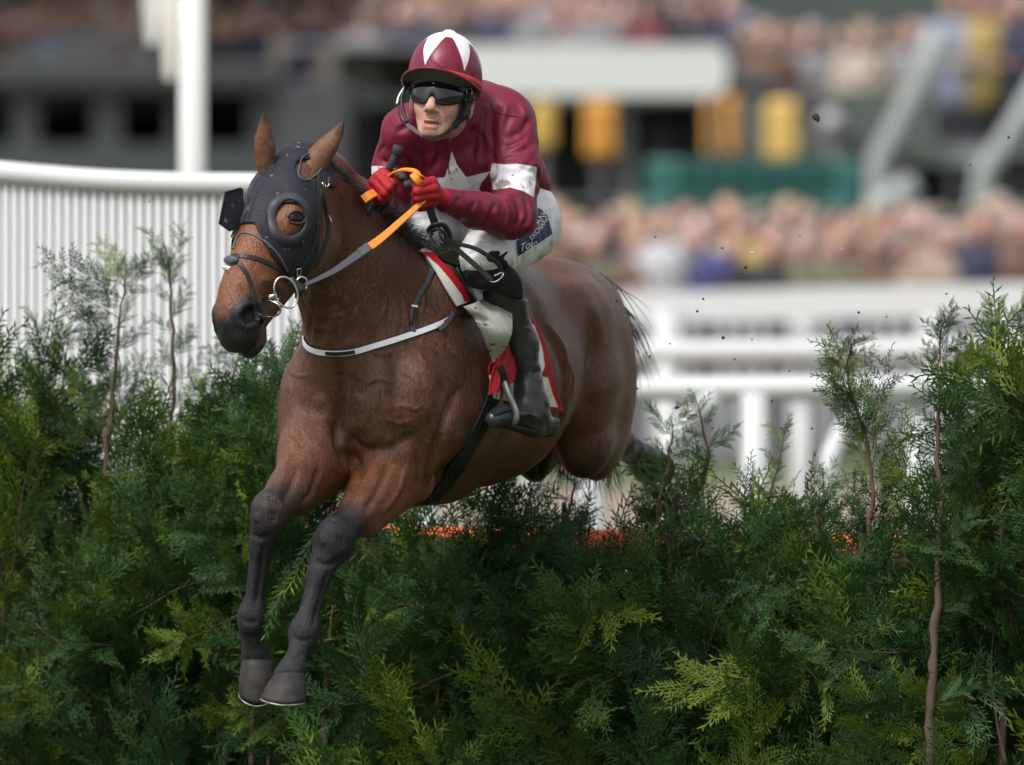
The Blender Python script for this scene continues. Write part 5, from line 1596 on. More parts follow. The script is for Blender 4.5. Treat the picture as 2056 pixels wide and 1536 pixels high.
roots2 = cr[330:] + rng.normal(0, .009, (len(cr) - 330, 3))
hair('mane_tuft', roots2, [nrm([.9, -.2, .25]) for _ in roots2], .062, 5, .0016, horse, wander=.9, grav=.6)

tr = []
td = []
tlen = []
for k in range(950):
    f = rng.random()
    p = H(-.97 + rng.normal(0, .014), rng.normal(0, .016), 2.00 + rng.normal(0, .015) - .05 * f)
    tr.append(p); td.append(nrm([.50 + .16 * rng.normal(), .25, -.62 + .18 * rng.normal()])); tlen.append(rng.uniform(.08, .30))
hair('tail', tr, td, tlen, 12, .0021, horse, wander=.38, grav=1.15, curve=(-.25, 0, 0))
dock = [H(-.93, 0, 2.0), P(1186, 552, 1.36), P(1202, 582, 1.40)]
v, f_ = tube(dock, [.035, .024, .008], 10, n=10); obj('tail_dock', mesh_data('tail_dock', v, f_, mats=[M_hair]), horse)
# the tail's lower strands hang behind the thighs
r3 = [P(rng.uniform(1120, 1235), rng.uniform(870, 930), 1.35 + rng.uniform(0, .1)) for _ in range(200)]
hair('tail_switch', r3, [nrm([rng.normal(0, .25), 0, -1]) for _ in r3], .13, 7, .0016, horse, wander=.5, grav=.4)
# feather behind the fetlocks and whiskers
for (x, y, Y) in ((628, 1296, -.35), (522, 1262, -.2)):
    rr = [P(x + rng.normal(0, 5), y + rng.normal(0, 8), Y + rng.normal(0, .006)) for _ in range(50)]
    hair('fetlock_hair', rr, [nrm([.6, .4, -.8]) for _ in rr], .028, 4, .0009, horse, wander=.8)
rr = [np.array(hit(HB, rng.uniform(440, 500), rng.uniform(655, 672), 0)[0] if hit(HB, 470, 665)[0] is not None else P(470, 665, -.5)) if False else P(rng.uniform(438, 500), rng.uniform(655, 674), -.56) for _ in range(40)]
hair('chin_whisker', rr, [nrm([rng.normal(0, .3), -.3, -1]) for _ in rr], .018, 4, .0005, horse, wander=.6)
# ------------------------------------------------------------------ saddle, cloths, girth, breastplate: laid on the horse's side
M_red = mat('red_saddle_cloth', (.30, .008, .016), rough=.6, spec=.25, sheen=.1, bump=(500, .25, .001), stain=(30, .64, (.06, .03, .025), .6))
M_cream = mat('cream_cloth', (.68, .62, .50), rough=.7, spec=.2)
M_felt = mat('pale_felt', (.42, .42, .37), rough=.85, spec=.15, noise=(8, .35, (.30, .29, .25)), stain=(42, .60, (.05, .042, .03), .85), bump=(300, .3, .001))
M_number = mat('number_white', (.72, .70, .72), rough=.6, spec=.2)
M_sad = mat('saddle_leather', (.012, .012, .014), rough=.35, spec=.4)
M_girth = mat('girth_webbing', (.014, .014, .015), rough=.8, spec=.2, bump=(900, .6, .001), stain=(60, .66, (.09, .08, .06), .6))

def side_uv(Q):
    return to_pix(Q)
def cloth_patch(name, poly, bvh, lift, thick, material, parent, res=3.0, wave=0., push=None, attrs=None, smooth_n=3):
    """a cloth cut to an outline and draped over the surface beneath"""
    poly = np.array(poly, float)
    lo, hi = poly.min(0) - res, poly.max(0) + res
    xs = np.arange(lo[0], hi[0] + res, res); ys = np.arange(lo[1], hi[1] + res, res)
    gx, gy = np.meshgrid(xs, ys, indexing='ij')
    sd = poly_sd(gx.ravel(), gy.ravel(), poly)
    # snap nodes just outside onto the outline
    X, Y_ = gx.ravel().copy(), gy.ravel().copy()
    e = .5
    gxx = poly_sd(X + e, Y_, poly) - poly_sd(X - e, Y_, poly); gyy = poly_sd(X, Y_ + e, poly) - poly_sd(X, Y_ - e, poly)
    L = np.sqrt(gxx ** 2 + gyy ** 2) + 1e-9
    snap = (sd > 0) & (sd < res * 1.45)
    X[snap] -= (gxx / L * sd)[snap]; Y_[snap] -= (gyy / L * sd)[snap]
    ok = sd < res * 1.45
    idx = -np.ones(len(X), int); pts, ns = [], []
    for i in np.nonzero(ok)[0]:
        p, n = hit(bvh, X[i], Y_[i], 0)
        if p is None: continue
        idx[i] = len(pts); pts.append(p); ns.append(n)
    pts, ns = np.array(pts), np.array(ns)
    nx, ny = gx.shape
    quads = []
    I = idx.reshape(nx, ny); OKg = (sd.reshape(nx, ny) < res * 1.45)
    sdg = sd.reshape(nx, ny)
    for i in range(nx - 1):
        for j in range(ny - 1):
            q = [I[i, j], I[i + 1, j], I[i + 1, j + 1], I[i, j + 1]]
            if min(q) >= 0 and min(sdg[i, j], sdg[i + 1, j], sdg[i + 1, j + 1], sdg[i, j + 1]) < 0: quads.append(q)
    Q = np.array(quads)
    for _ in range(smooth_n):
        pts = smooth(pts, Q, 1, .5) if False else pts
    for _ in range(8):
        E = np.concatenate([Q[:, [0, 1]], Q[:, [1, 2]], Q[:, [2, 3]], Q[:, [3, 0]]])
        cnt = np.bincount(E[:, 0], minlength=len(pts))[:, None] + 1e-9
        S_ = np.stack([np.bincount(E[:, 0], ns[E[:, 1], i], minlength=len(pts)) for i in range(3)], 1)
        ns = ns + .5 * (S_ / cnt - ns)
    ns /= np.linalg.norm(ns, axis=1, keepdims=True) + 1e-9
    w = (vnoise(pts * 22) - .5) * wave + (vnoise(pts * np.array([40, 40, 12]) + 7) - .5) * wave * .6
    pts = pts + ns * (lift + w)[:, None]
    if push is not None: pts = push(pts, ns)
    back = pts - ns * thick
    n = len(pts)
    faces = [tuple(q) for q in Q.tolist()] + [tuple(i + n for i in q[::-1]) for q in Q.tolist()]
    # rim
    from collections import Counter
    cE = Counter()
    for q in Q.tolist():
        for k in range(4): cE[(q[k], q[(k + 1) % 4])] += 1
    for (a, b_) in list(cE):
        if (b_, a) not in cE: faces.append((b_, a, a + n, b_ + n))
    V = np.vstack([pts, back])
    at = None
    if attrs:
        px_, py_ = to_pix(pts); at = {k_: np.tile(f(px_, py_), 2) for k_, f in attrs.items()}
    o = obj(name, mesh_data(name, V, faces, mats=[material], attrs=at), parent)
    return o

def two_tone(name, c1, c2, attr, rough=.6, soft_=.4, extra=None, **kw):
    """c1 where the attribute is negative, c2 where positive; extra = [(attr, colour)...] on top"""
    m = mat(name, c1, rough=rough, **kw)
    nt = m.node_tree; b = nt.nodes['Principled BSDF']
    cur = b.inputs['Base Color'].links[0].from_socket
    for at, c in [(attr, c2)] + (extra or []):
        a = nt.nodes.new('ShaderNodeAttribute'); a.attribute_name = at
        mr = nt.nodes.new('ShaderNodeMapRange'); mr.inputs['From Min'].default_value = -soft_; mr.inputs['From Max'].default_value = soft_
        nt.links.new(a.outputs['Fac'], mr.inputs[0])
        mx = nt.nodes.new('ShaderNodeMix'); mx.data_type = 'RGBA'
        nt.links.new(mr.outputs[0], mx.inputs[0]); nt.links.new(cur, mx.inputs[6]); mx.inputs[7].default_value = (*c, 1)
        cur = mx.outputs[2]
    nt.links.new(cur, b.inputs['Base Color'])
    return m

# number cloth behind the leg: red, white number panel, cream foot with a red hem
cloth_poly = [(1018, 640), (1062, 640), (1075, 655), (1090, 690), (1104, 745), (1112, 790), (1129, 826), (1098, 822), (1040, 815), (985, 800), (975, 740)]
pan = [(1062, 648), (1072, 652), (1082, 678), (1090, 705), (1094, 735), (1088, 750), (1078, 752), (1062, 750)]
num = [(1066, 690), (1076, 700), (1078, 722), (1070, 738), (1060, 740)]
cr_ = [(960, 752), (1082, 756), (1100, 758), (1110, 792), (1121, 818), (1096, 815), (1040, 808), (960, 795)]
M_numc = two_tone('number_cloth', (.33, .008, .018), (.70, .68, .70), 'pan', spec=.2, soft_=.8, extra=[('cre', (.70, .64, .50)), ('scr', (.35, .03, .05))], bump=(500, .25, .001))
def script_lines(px, py):
    """a red handwritten scrawl along the foot of the cloth"""
    w = 785 + .35 * (px - 1090) + 6 * np.sin((px - 1080) * .55) + 3 * np.sin(px * 1.3)
    return 1.3 - np.abs(py - w) - 40 * ((px < 1084) | (px > 1116))
nc = cloth_patch('number_cloth', cloth_poly, HB, .010, .004, M_numc, horse, res=2.6, wave=.004,
            attrs={'pan': lambda x, y: -poly_sd(x, y, pan), 'cre': lambda x, y: -poly_sd(x, y, cr_), 'scr': script_lines})
# saddle pad: pale felt with a red edge in front of the rider's knee
pad_poly = [(838, 506), (850, 504), (870, 520), (900, 550), (925, 580), (942, 606), (925, 612), (912, 618), (895, 590), (872, 550), (852, 522)]
M_padd = two_tone('saddle_pad', (.50, .50, .47), (.33, .008, .018), 'edge', spec=.2, soft_=.8, bump=(300, .3, .001))
red_e = [(844, 504), (870, 506), (905, 535), (935, 575), (948, 606), (932, 606), (927, 592), (905, 562), (880, 533), (856, 512)]
cloth_patch('saddle_pad', pad_poly, HB, .014, .008, M_padd, horse, res=2.6, attrs={'edge': lambda x, y: -poly_sd(x, y, red_e)})
# saddle seat and flap
saddle = empty('saddle', tuple(H(.05, 0, 2.0)))
tag(saddle, 'small black racing saddle under the jockey in maroon silks', 'saddle')
s_prims = [rc(H(.20, 0, 2.065), H(-.14, 0, 2.035), .05, .055, k=.04, lat=LF, flat=1.7), rc(H(.20, -.06, 2.06), H(.20, .06, 2.06), .03, k=.03),
           ell(H(-.16, 0, 2.05), (.07, .14, .04), BX, k=.03)]
v, q = sdf_mesh(s_prims, .006)
obj('seat', mesh_data('saddle_seat', v, q, mats=[M_sad]), saddle)
cloth_patch('saddle_flap', [(905, 545), (940, 560), (985, 590), (1010, 612), (960, 640), (935, 610)], HB, .022, .004, M_sad, saddle, res=3)
# pale felt flap thrown up by the stride: a cone of stiff cloth curling off the side
A = [(922, 617), (940, 611), (960, 605), (985, 599), (1012, 597), (1016, 612), (1019, 640), (1018, 665), (1010, 690), (998, 710), (982, 728), (976, 712), (968, 690), (958, 665), (944, 640)]
def curl(pts, ns):
    px_, py_ = to_pix(pts)
    t = np.clip((px_ - (925 + (py_ - 615) * .45)) / 75., 0, 1)
    ridge_ = np.exp(-((py_ - 626 - .30 * (px_ - 925)) / 7.) ** 2) * .022 * np.clip((px_ - 925) / 30, 0, 1) * np.clip((1000 - px_) / 30, 0, 1)
    f = .012 + .26 * t ** .85 * (.55 + .45 * np.sin(np.clip((py_ - 590) / 130, 0, 1) * math.pi)) - ridge_
    return pts + np.array([0, -1., 0]) * f[:, None]
flap = cloth_patch('felt_flap', A, HB, .016, .005, M_felt, horse, res=2.6, push=curl)
FLP = [(1016, 628), (1026, 628), (1038, 640), (1043, 656), (1041, 690), (1043, 724), (1030, 732), (1022, 764), (990, 784), (973, 793), (976, 765), (984, 735), (996, 715), (1008, 695), (1015, 670)]
def fold(pts, ns):
    px_, py_ = to_pix(pts)
    w = .012 * np.sin((px_ - 975 + (py_ - 700) * .35) * .16) + .009 * np.sin((px_ + py_ * .2) * .31 + 1)
    t = np.clip((px_ - 975) / 60., 0, 1)
    return pts + np.array([0, -1., 0]) * (.035 + .085 * t + w)[:, None]
rf = cloth_patch('red_cloth_fold', FLP, HB, .014, .003, M_red, horse, res=2.4, push=fold)
# girth running down and under the chest
gp, gn = [], []
for x, y in catmull(np.array([(990, 770), (985, 800), (972, 835), (950, 880), (925, 922), (898, 965), (872, 996), (864, 1004)], float), 40):
    p, n = hit(HB, x, y, .002)
    if p is not None: gp.append(p); gn.append(n)
v, f_ = strap(gp, gn, .056, .006)
obj('girth', mesh_data('girth', v, f_, smooth=False, mats=[M_girth]), horse)
for off in (-.012, .012):
    T = np.gradient(np.array(gp), axis=0); T /= np.linalg.norm(T, axis=1, keepdims=True)
    q_ = np.array([p + np.cross(t, n) * off + n * .006 for p, t, n in zip(gp, T, gn)])
    v, f_ = tube(q_, .0022, 6)
    obj('girth_stitching', mesh_data('girth_stitching', v, f_, mats=[M_girth]), horse)
# breastplate
bp_pix = [(612, 676), (613, 688), (622, 699), (640, 706), (668, 709), (700, 708), (735, 700), (775, 688), (815, 675), (850, 664), (880, 652), (902, 641)]
band_on('breast_strap_backing', bp_pix, 60, .019, horse, mat('navy_backing', (.012, .012, .05), rough=.6, spec=.2), bvh=HB, off=.001, thick=.003)
band_on('breast_strap', bp_pix, 60, .0145, horse, M_white, bvh=HB, off=.004, thick=.0025)
band_on('breast_strap_join', [(656, 708), (680, 709.5), (712, 706)], 12, .010, horse, M_black, bvh=HB, off=.0065, thick=.002)
band_on('girth_tab', [(890, 650), (908, 636), (925, 624), (940, 612)], 14, .013, horse, M_black, bvh=HB, off=.008, thick=.003)
band_on('loose_tab', [(906, 630), (897, 644), (888, 655), (878, 663)], 14, .012, horse, M_greyl, bvh=HB, off=.008, thick=.003)
band_on('neck_strap', [(845, 508), (858, 530), (866, 543)], 10, .012, horse, M_black, bvh=HB, off=.003)
band_on('neck_strap_lower', [(866, 543), (857, 565), (845, 585), (834, 605), (828, 625), (826, 645), (829, 668)], 26, .013, horse, M_greyl, bvh=HB, off=.004)
band_on('neck_strap_end', [(829, 622), (824, 640), (821, 652)], 8, .009, horse, M_black, bvh=HB, off=.008)
band_on('strap_loop', [(822, 618), (833, 618)], 5, .006, horse, M_white, bvh=HB, off=.009)
buckle(867, 542, .007, .006, .3, bvh=HB); buckle(908, 636, .004, .010, .8, bvh=HB)
# ================================================================== the jockey
MAROON = (.150, .010, .030)
M_skin = mat('skin', (.52, .30, .22), rough=.5, spec=.35, sss=.25, noise=(40, .35, (.42, .20, .16)), bump=(500, .15, .001), attr='Col')
M_glove = mat('red_glove', (.36, .010, .016), rough=.62, spec=.25, bump=(380, .5, .0012), attr='Col', noise=(60, .3, (.10, .02, .02)))
M_boot = mat('boot_leather', (.020, .021, .024), rough=.3, spec=.45, noise=(14, .7, (.05, .05, .055)), bump=(35, .5, .003), stain=(60, .66, (.10, .08, .06), .5))
M_sock = mat('black_stretch_cloth', (.010, .010, .012), rough=.8, spec=.2, bump=(260, .5, .002))
M_lens = mat('goggle_lens', (.004, .004, .005), rough=.05, spec=.7)
M_grip = mat('whip_grip', (.035, .036, .038), rough=.7, spec=.2, bump=(200, .5, .002))
M_orange = mat('orange_rein_grip', (.72, .22, .03), rough=.55, spec=.3, bump=(300, .4, .001))
M_peaku = mat('peak_underside', (.11, .112, .108), rough=.75, spec=.2)
M_redband = mat('cap_band', (.42, .035, .03), rough=.6, spec=.25, bump=(60, .4, .002), stain=(40, .66, (.05, .045, .04), .7))

jock = empty('person', tuple(P(940, 420, .2)))
tag(jock, 'jockey in maroon silks with a white star crouching over the racehorse, holding orange reins', 'person')

# ---- head frame: turned a little to the left of the picture, chin forward
HC = P(889, 176, -.02)
yw, pt, rl = R(-13), R(13), R(4)
def rotm():
    cy, sy = math.cos(yw), math.sin(yw); cp, sp = math.cos(pt), math.sin(pt); cr_, sr = math.cos(rl), math.sin(rl)
    Rz = np.array([[cy, -sy, 0], [sy, cy, 0], [0, 0, 1]]); Rx = np.array([[1, 0, 0], [0, cp, sp], [0, -sp, cp]]); Ry = np.array([[cr_, 0, sr], [0, 1, 0], [-sr, 0, cr_]])
    return Ry @ Rz @ Rx
RM = rotm()
# columns: local x (picture right), y (backwards), z (up)
JX = RM.T
def J(x, y, z): return HC + RM @ np.array([x, y, z])

# ---- skeleton
sh_r, sh_l = P(812, 268, .09), P(1018, 250, .13)
el_r, el_l = P(783, 412, .17), P(1036, 432, .0)
wr_r, wr_l = P(765, 388, -.10), P(905, 400, -.20)
hip_r, hip_l = P(1000, 430, .55), P(1062, 440, .50)
kn_r, kn_l = P(842, 466, .22), P(966, 524, .02)
an_l = P(1066, 795, .16); an_r = P(905, 760, .62)
chest = P(925, 305, .17); pel = P(1030, 415, .52)

SKIN = 0
body_p = [ell(J(0, .012, .005), (.066, .092, .096), JX, k=.02),
          ell(J(0, -.035, -0.0816), (.043, .048, .058), JX, k=.03),
          ell(J(0, -.060, -0.1298), (.021, .025, .020), JX, k=.03),
          rc(J(-.029, -.052, -0.0626), J(.029, -.052, -0.0626), .024, k=.03),
          rc(J(-.037, -.02, -0.0872), J(-.020, -.06, -0.1320), .014, .011, k=.02),
          rc(J(.037, -.02, -0.0872), J(.020, -.06, -0.1320), .014, .011, k=.02),
          rc(J(0, -.082, -0.0334), J(0, -.108, -0.0738), .0085, .0105, k=.014),
          ell(J(0, -.104, -0.0805), (.0128, .012, .0095), JX, k=.012),
          ell(J(-.013, -.096, -0.0827), (.008, .009, .007), JX, k=.006), ell(J(.013, -.096, -0.0827), (.008, .009, .007), JX, k=.006),
          ell(J(-.007, -.107, -0.0900), (.004, .006, .003), JX, k=.003, op='s'), ell(J(.007, -.107, -0.0900), (.004, .006, .003), JX, k=.003, op='s'),
          ell(J(0, -.086, -0.1074), (.0195, .0085, .0045), JX, k=.007, col=1),
          ell(J(0, -.083, -0.1236), (.0165, .0085, .0052), JX, k=.007, col=1),
          ell(J(0, -.094, -0.1146), (.0140, .012, .0020), JX, k=.003, op='s'),
          ell(J(-.074, .012, -0.0424), (.010, .020, .032), JX, k=.01), ell(J(.074, .012, -0.0424), (.010, .020, .032), JX, k=.01),
          rc(J(0, .03, -.06), P(912, 275, .16), .052, .050, k=.03),
          rc(sh_r, sh_l, .03, .035, k=.03), ell(P(925, 310, .19), (.09, .06, .10), k=.04), rc(P(935, 325, .24), pel, .075, .07, k=.04),
          rc(sh_r, el_r, .032, .028, k=.02), rc(el_r, wr_r, .024, .022, k=.01), rc(sh_l, el_l, .038, .030, k=.02), rc(el_l, wr_l, .026, .017, k=.01),
          rc(hip_r, kn_r, .06, .035, k=.02), rc(hip_l, kn_l, .06, .035, k=.02), rc(hip_r, hip_l, .07, k=.03),
          rc(kn_l, P(1010, 590, .10), .030, k=.01), rc(P(1010, 590, .10), P(1044, 690, .155), .030, .024, k=.01), rc(P(1044, 690, .155), P(1064, 795, .175), .024, .018, k=.01), rc(kn_r, an_r, .03, .02, k=.01),
          rc(P(1064, 795, .175), P(1034, 842, .10), .022, .014, k=.01), rc(an_r, P(895, 790, .55), .02, .016, k=.01)]
# hands: palm and five fingers, each bent twice round the rein
def hand(palm0, palm1, knuckles, pips, dips, tips, thumb, r):
    out = [rc(palm0, palm1, r * 1.9, r * 2.1, k=.012, col=0)]
    for kx, a, b, c in zip(knuckles, pips, dips, tips):
        out += [rc(palm1 * .45 + kx * .55, kx, r * 1.35, r * 1.12, k=.010), rc(kx, a, r * 1.1, r * 1.05, k=.0035), rc(a, b, r * 1.04, r * .98, k=.0035), rc(b, c, r * .96, r * .9, k=.0035)]
    for i in range(len(thumb) - 1):
        out.append(rc(thumb[i], thumb[i + 1], r * (1.35 - .15 * i), r * (1.2 - .15 * i), k=.006, col=0 if i < 1 else 2))
    return out
KL = [P(868, 364, -.262), P(871, 379, -.268), P(872, 393, -.264), P(869, 406, -.252)]
PL = [P(843, 371, -.292), P(838, 384, -.298), P(840, 397, -.292), P(845, 409, -.276)]
DL = [P(838, 378, -.262), P(834, 391, -.266), P(838, 404, -.260), P(844, 416, -.250)]
TL = [P(852, 380, -.245), P(850, 393, -.246), P(853, 405, -.243), P(858, 416, -.238)]
TH = [P(876, 385, -.235), P(850, 366, -.235), P(832, 368, -.250), P(818, 370, -.256)]
hand_l = hand(P(897, 402, -.215), P(876, 392, -.232), KL, PL, DL, TL, TH, .0100)
KR = [P(770, 346, -.180), P(759, 354, -.186), P(751, 364, -.184), P(746, 376, -.172)]
PR = [P(790, 366, -.212), P(781, 377, -.216), P(773, 387, -.212), P(766, 396, -.200)]
DR = [P(790, 378, -.185), P(781, 389, -.188), P(772, 398, -.185), P(764, 404, -.176)]
TR = [P(776, 374, -.165), P(768, 384, -.166), P(761, 392, -.165), P(755, 397, -.162)]
TRH = [P(765, 366, -.150), P(783, 350, -.160), P(798, 350, -.175), P(808, 356, -.182)]
hand_r = hand(P(752, 384, -.115), P(758, 370, -.150), KR, PR, DR, TR, TRH, .0102)
full = body_p + hand_l + hand_r
v, q = sdf_mesh(full, .0034)
cc = paint([p for p in full], v, {0: (.50, .285, .215), 1: (.40, .16, .135), 2: (.5, .285, .215)}, tau=.003)
lv = (v - HC) @ RM
lip = np.exp(-((np.abs(lv[:, 0]) / .019) ** 4)) * np.exp(-(((lv[:, 2] + .1158) / .0105) ** 4)) * (lv[:, 1] < -.05)
cc = cc * (1 - .55 * lip[:, None]) + np.array((.36, .13, .11)) * .55 * lip[:, None]
slit = np.exp(-((np.abs(lv[:, 0]) / .0145) ** 4)) * np.exp(-(((lv[:, 2] + .1146) / .0024) ** 2)) * (lv[:, 1] < -.05)
cc = cc * (1 - .9 * slit[:, None]) + np.array((.05, .012, .012)) * .9 * slit[:, None]
stub = soft(-lv[:, 2], .09, .13) * (lv[:, 1] < .02)
cc = cc * (1 - .12 * stub[:, None])
for k in range(16):   # flecks of mud round the mouth
    m_ = np.linalg.norm(lv - np.array([rng.normal(.006, .017), -.09, -.092 + rng.normal(0, .010)]), axis=1)
    pass
for sx_ in (-1, 1):
    fl_ = np.exp(-(np.linalg.norm(lv - np.array([sx_ * .040, -.070, -.082]), axis=1) / .022) ** 2)
    cc = cc * (1 - .35 * fl_[:, None]) + np.array((.46, .19, .16)) * .35 * fl_[:, None]
ns_ = np.exp(-(np.linalg.norm(lv - np.array([0, -.118, -.085]), axis=1) / .014) ** 2)
cc = cc * (1 - .3 * ns_[:, None]) + np.array((.46, .20, .16)) * .3 * ns_[:, None]
cc = cc * (.92 + .16 * vnoise(lv * 90))[:, None]
obj('body', mesh_data('person_body', v, q, mats=[M_skin], attrs={'Col': cc}), jock)
JB = bvh_of(v, q)
for k in range(18):
    x, y = rng.normal(884, 9), rng.normal(248, 6)
    p, n = hit(JB, x, y, .0004)
    if p is None: continue
    vv, qq = sdf_mesh([ell(p, (rng.uniform(.0011, .0022), .0011, rng.uniform(.0011, .0018)))], .0008)
    obj('mud_fleck', mesh_data('mud_fleck', vv, qq, mats=[mat('mud', (.05, .035, .022), rough=.8)] if k == 0 else [bpy.data.materials['mud']]), jock)

# ---- clothes
def fabric_disp(V, N, cs, amp, kind=0):
    w1 = np.stack([vnoise(cs * 5 + 3), vnoise(cs * 5 + 11), vnoise(cs * 5 + 23)], 1) - .5
    a = ridge(cs * np.array([9, 9, 9.]) + w1 * 2.2, .28)
    b = ridge(cs * np.array([19, 19, 19.]) + w1 * 4 + 40, .3)
    c = vnoise(cs * 60)
    return V + N * (amp * (a * .75 + b * .4 - .5) + .0008 * c)[:, None]
def pinch_folds(V, N, lines):
    for (pts, w, dep) in lines:
        pts = np.array(pts)
        m, d, t = [None] * 3
        lo, hi = pts.min(0) - .05, pts.max(0) + .05
        mm = np.nonzero(np.all((V > lo) & (V < hi), axis=1))[0]
        if len(mm) == 0: continue
        dd = np.full(len(mm), 9.); S_ = V[mm]; tt_ = np.zeros(len(mm))
        for i in range(len(pts) - 1):
            a, e = pts[i], pts[i + 1] - pts[i]
            h = np.clip(((S_ - a) @ e) / (e @ e + 1e-12), 0, 1)
            qd = np.linalg.norm(S_ - a - h[:, None] * e, axis=1); b_ = qd < dd
            dd[b_] = qd[b_]; tt_[b_] = ((i + h) / (len(pts) - 1))[b_]
        env = np.clip(np.minimum(tt_, 1 - tt_) / .25, 0, 1)
        V[mm] += N[mm] * (dep * env * np.exp(-(dd / w) ** 2))[:, None]
    return V

# breeches
br_p = [rc(P(1000, 432, .55), P(1038, 445, .50), .100, k=.06), ell(P(1034, 425, .55), (.072, .10, .105), k=.06),
        rc(P(1050, 450, .48), P(1010, 482, .24), .098, .088, k=.04), rc(P(1010, 482, .24), P(972, 512, .04), .088, .060, k=.03), ell(P(970, 514, .02), (.052, .055, .055), k=.03),
        rc(P(970, 520, .04), P(975, 548, .04), .054, .046, k=.02),
        rc(hip_r, P(920, 446, .36), .11, .085, k=.04), rc(P(920, 446, .36), P(850, 458, .20), .085, .060, k=.03), ell(P(842, 462, .18), (.050, .055, .054), k=.02),
        rc(P(842, 466, .20), P(885, 520, .36), .052, .047, k=.02), rc(P(885, 520, .36), P(905, 600, .45), .046, .04, k=.02)]
v, q = sdf_mesh(br_p, .0048)
n = normals(v, q)
v = fabric_disp(v, n, v * np.array([1, 1, 1.]), .007)
FL = []
for a, b, c in [((1100, 400), (1112, 450), (1100, 510)), ((1085, 420), (1100, 470), (1085, 525)), ((1060, 480), (1075, 500), (1060, 545)), ((1030, 500), (1050, 520), (1035, 550)),
                ((1000, 500), (1030, 525), (1022, 555)), ((930, 500), (955, 480), (985, 478)), ((940, 520), (960, 500), (1000, 500)), ((985, 490), (1010, 510), (1015, 540)),
                ((1075, 440), (1090, 490), (1070, 535)), ((820, 480), (850, 470), (880, 476)), ((815, 460), (850, 440), (900, 440)), ((850, 500), (880, 490), (905, 470)), ((870, 520), (890, 505), (915, 500))]:
    bb = bvh_of(v, q) if not FL else bb
    ps = [hit(bb, x, y)[0] for x, y in catmull(np.array([a, b, c], float), 10)]
    ps = [p for p in ps if p is not None]
    if len(ps) > 2: FL.append((ps, .009, rng.choice([-.006, .005, -.005])))
v = pinch_folds(v, n, FL); v = smooth(v, q, 1, .3)
M_breech = mat('white_breeches', (.66, .655, .68), rough=.6, spec=.25, bump=(320, .3, .001), noise=(9, .25, (.45, .43, .42)), stain=(105, .655, (.035, .03, .026), .95))
obj('breeches', mesh_data('breeches', v, q, mats=[M_breech]), jock)
BRB = bvh_of(v, q)

# jacket
jk_p = [ell(P(922, 300, .15), (.128, .105, .135), k=.05), rc(P(925, 325, .20), P(1008, 372, .50), .120, .108, k=.06),
        rc(P(835, 262, .11), P(995, 235, .16), .070, .078, k=.05),
        rc(P(905, 262, .12), P(900, 255, .08), .066, .055, k=.04),
        rc(P(980, 228, .26), P(955, 212, .22), .080, .066, k=.05), rc(P(985, 255, .32), P(1034, 365, .56), .078, .078, k=.05),
        ell(P(1074, 378, .50), (.036, .05, .040), k=.03),
        rc(sh_r, P(794, 335, .15), .060, .052, k=.035), rc(P(794, 335, .15), P(786, 415, .16), .052, .045, k=.03), rc(P(784, 412, .16), P(764, 392, -.06), .042, .030, k=.02),
        rc(sh_l, P(1036, 345, .06), .074, .062, k=.035), rc(P(1036, 345, .06), P(1030, 430, .0), .062, .053, k=.03),
        rc(P(1030, 434, .0), P(960, 425, -.10), .056, .045, k=.03), rc(P(960, 422, -.10), P(897, 402, -.205), .044, .0315, k=.02)]
# neck opening is cut so the collar ends cleanly
jk_p += [ell(J(0, -.012, -.03), (.074, .096, .120), JX, k=.012, op='s')]
v, q = sdf_mesh(jk_p, .0042)
n = normals(v, q)
v = fabric_disp(v, n, v, .0055)
bb = bvh_of(v, q); FL = []
for pl, w, dep in [([(1062, 232), (1050, 262), (1010, 280)], .010, -.008), ([(1070, 262), (1040, 285), (1005, 300)], .008, -.007), ([(1080, 285), (1050, 300), (1000, 318)], .008, -.006),
                   ([(1000, 210), (985, 245), (990, 300)], .010, -.010), ([(975, 215), (968, 260), (975, 320)], .008, -.008), ([(1020, 205), (1010, 240), (1000, 290)], .008, .006),
                   ([(1040, 330), (1060, 345), (1080, 340)], .007, -.005), ([(985, 300), (990, 345), (978, 385)], .012, -.014), ([(800, 300), (820, 330), (830, 360)], .012, -.010),
                   ([(775, 290), (760, 305), (755, 330)], .006, -.005), ([(760, 318), (785, 330), (815, 335)], .007, -.007), ([(755, 328), (780, 342), (810, 348)], .006, .006),
                   ([(830, 290), (850, 330), (845, 370)], .010, -.007), ([(870, 270), (880, 310), (862, 350)], .009, -.008), ([(890, 275), (905, 300), (900, 330)], .006, .004),
                   ([(1030, 390), (1045, 430), (1030, 470)], .009, -.009), ([(1050, 385), (1062, 430), (1045, 465)], .008, -.007), ([(1010, 395), (1020, 430), (1010, 465)], .007, .007),
                   ([(1000, 400), (985, 430), (975, 460)], .008, -.006), ([(960, 400), (945, 425), (940, 455)], .008, -.006), ([(925, 395), (915, 410), (905, 430)], .006, -.005),
                   ([(1078, 360), (1090, 380), (1098, 392)], .006, -.006), ([(830, 250), (812, 256), (790, 270)], .006, -.005), ([(950, 290), (940, 330), (950, 370)], .010, .006),
                   ([(1072, 330), (1082, 355), (1090, 372)], .010, -.010), ([(1040, 200), (1052, 225), (1062, 250)], .007, .005), ([(940, 250), (965, 280), (960, 330)], .012, -.012),
                   ([(790, 395), (800, 410), (788, 425)], .006, -.005)]:
    ps = [hit(bb, x, y)[0] for x, y in catmull(np.array(pl, float), 12)]
    ps = [p for p in ps if p is not None]
    if len(ps) > 2: FL.append((ps, w, dep))
v = pinch_folds(v, n, FL); v = smooth(v, q, 1, .25)
px_, py_ = to_pix(v)
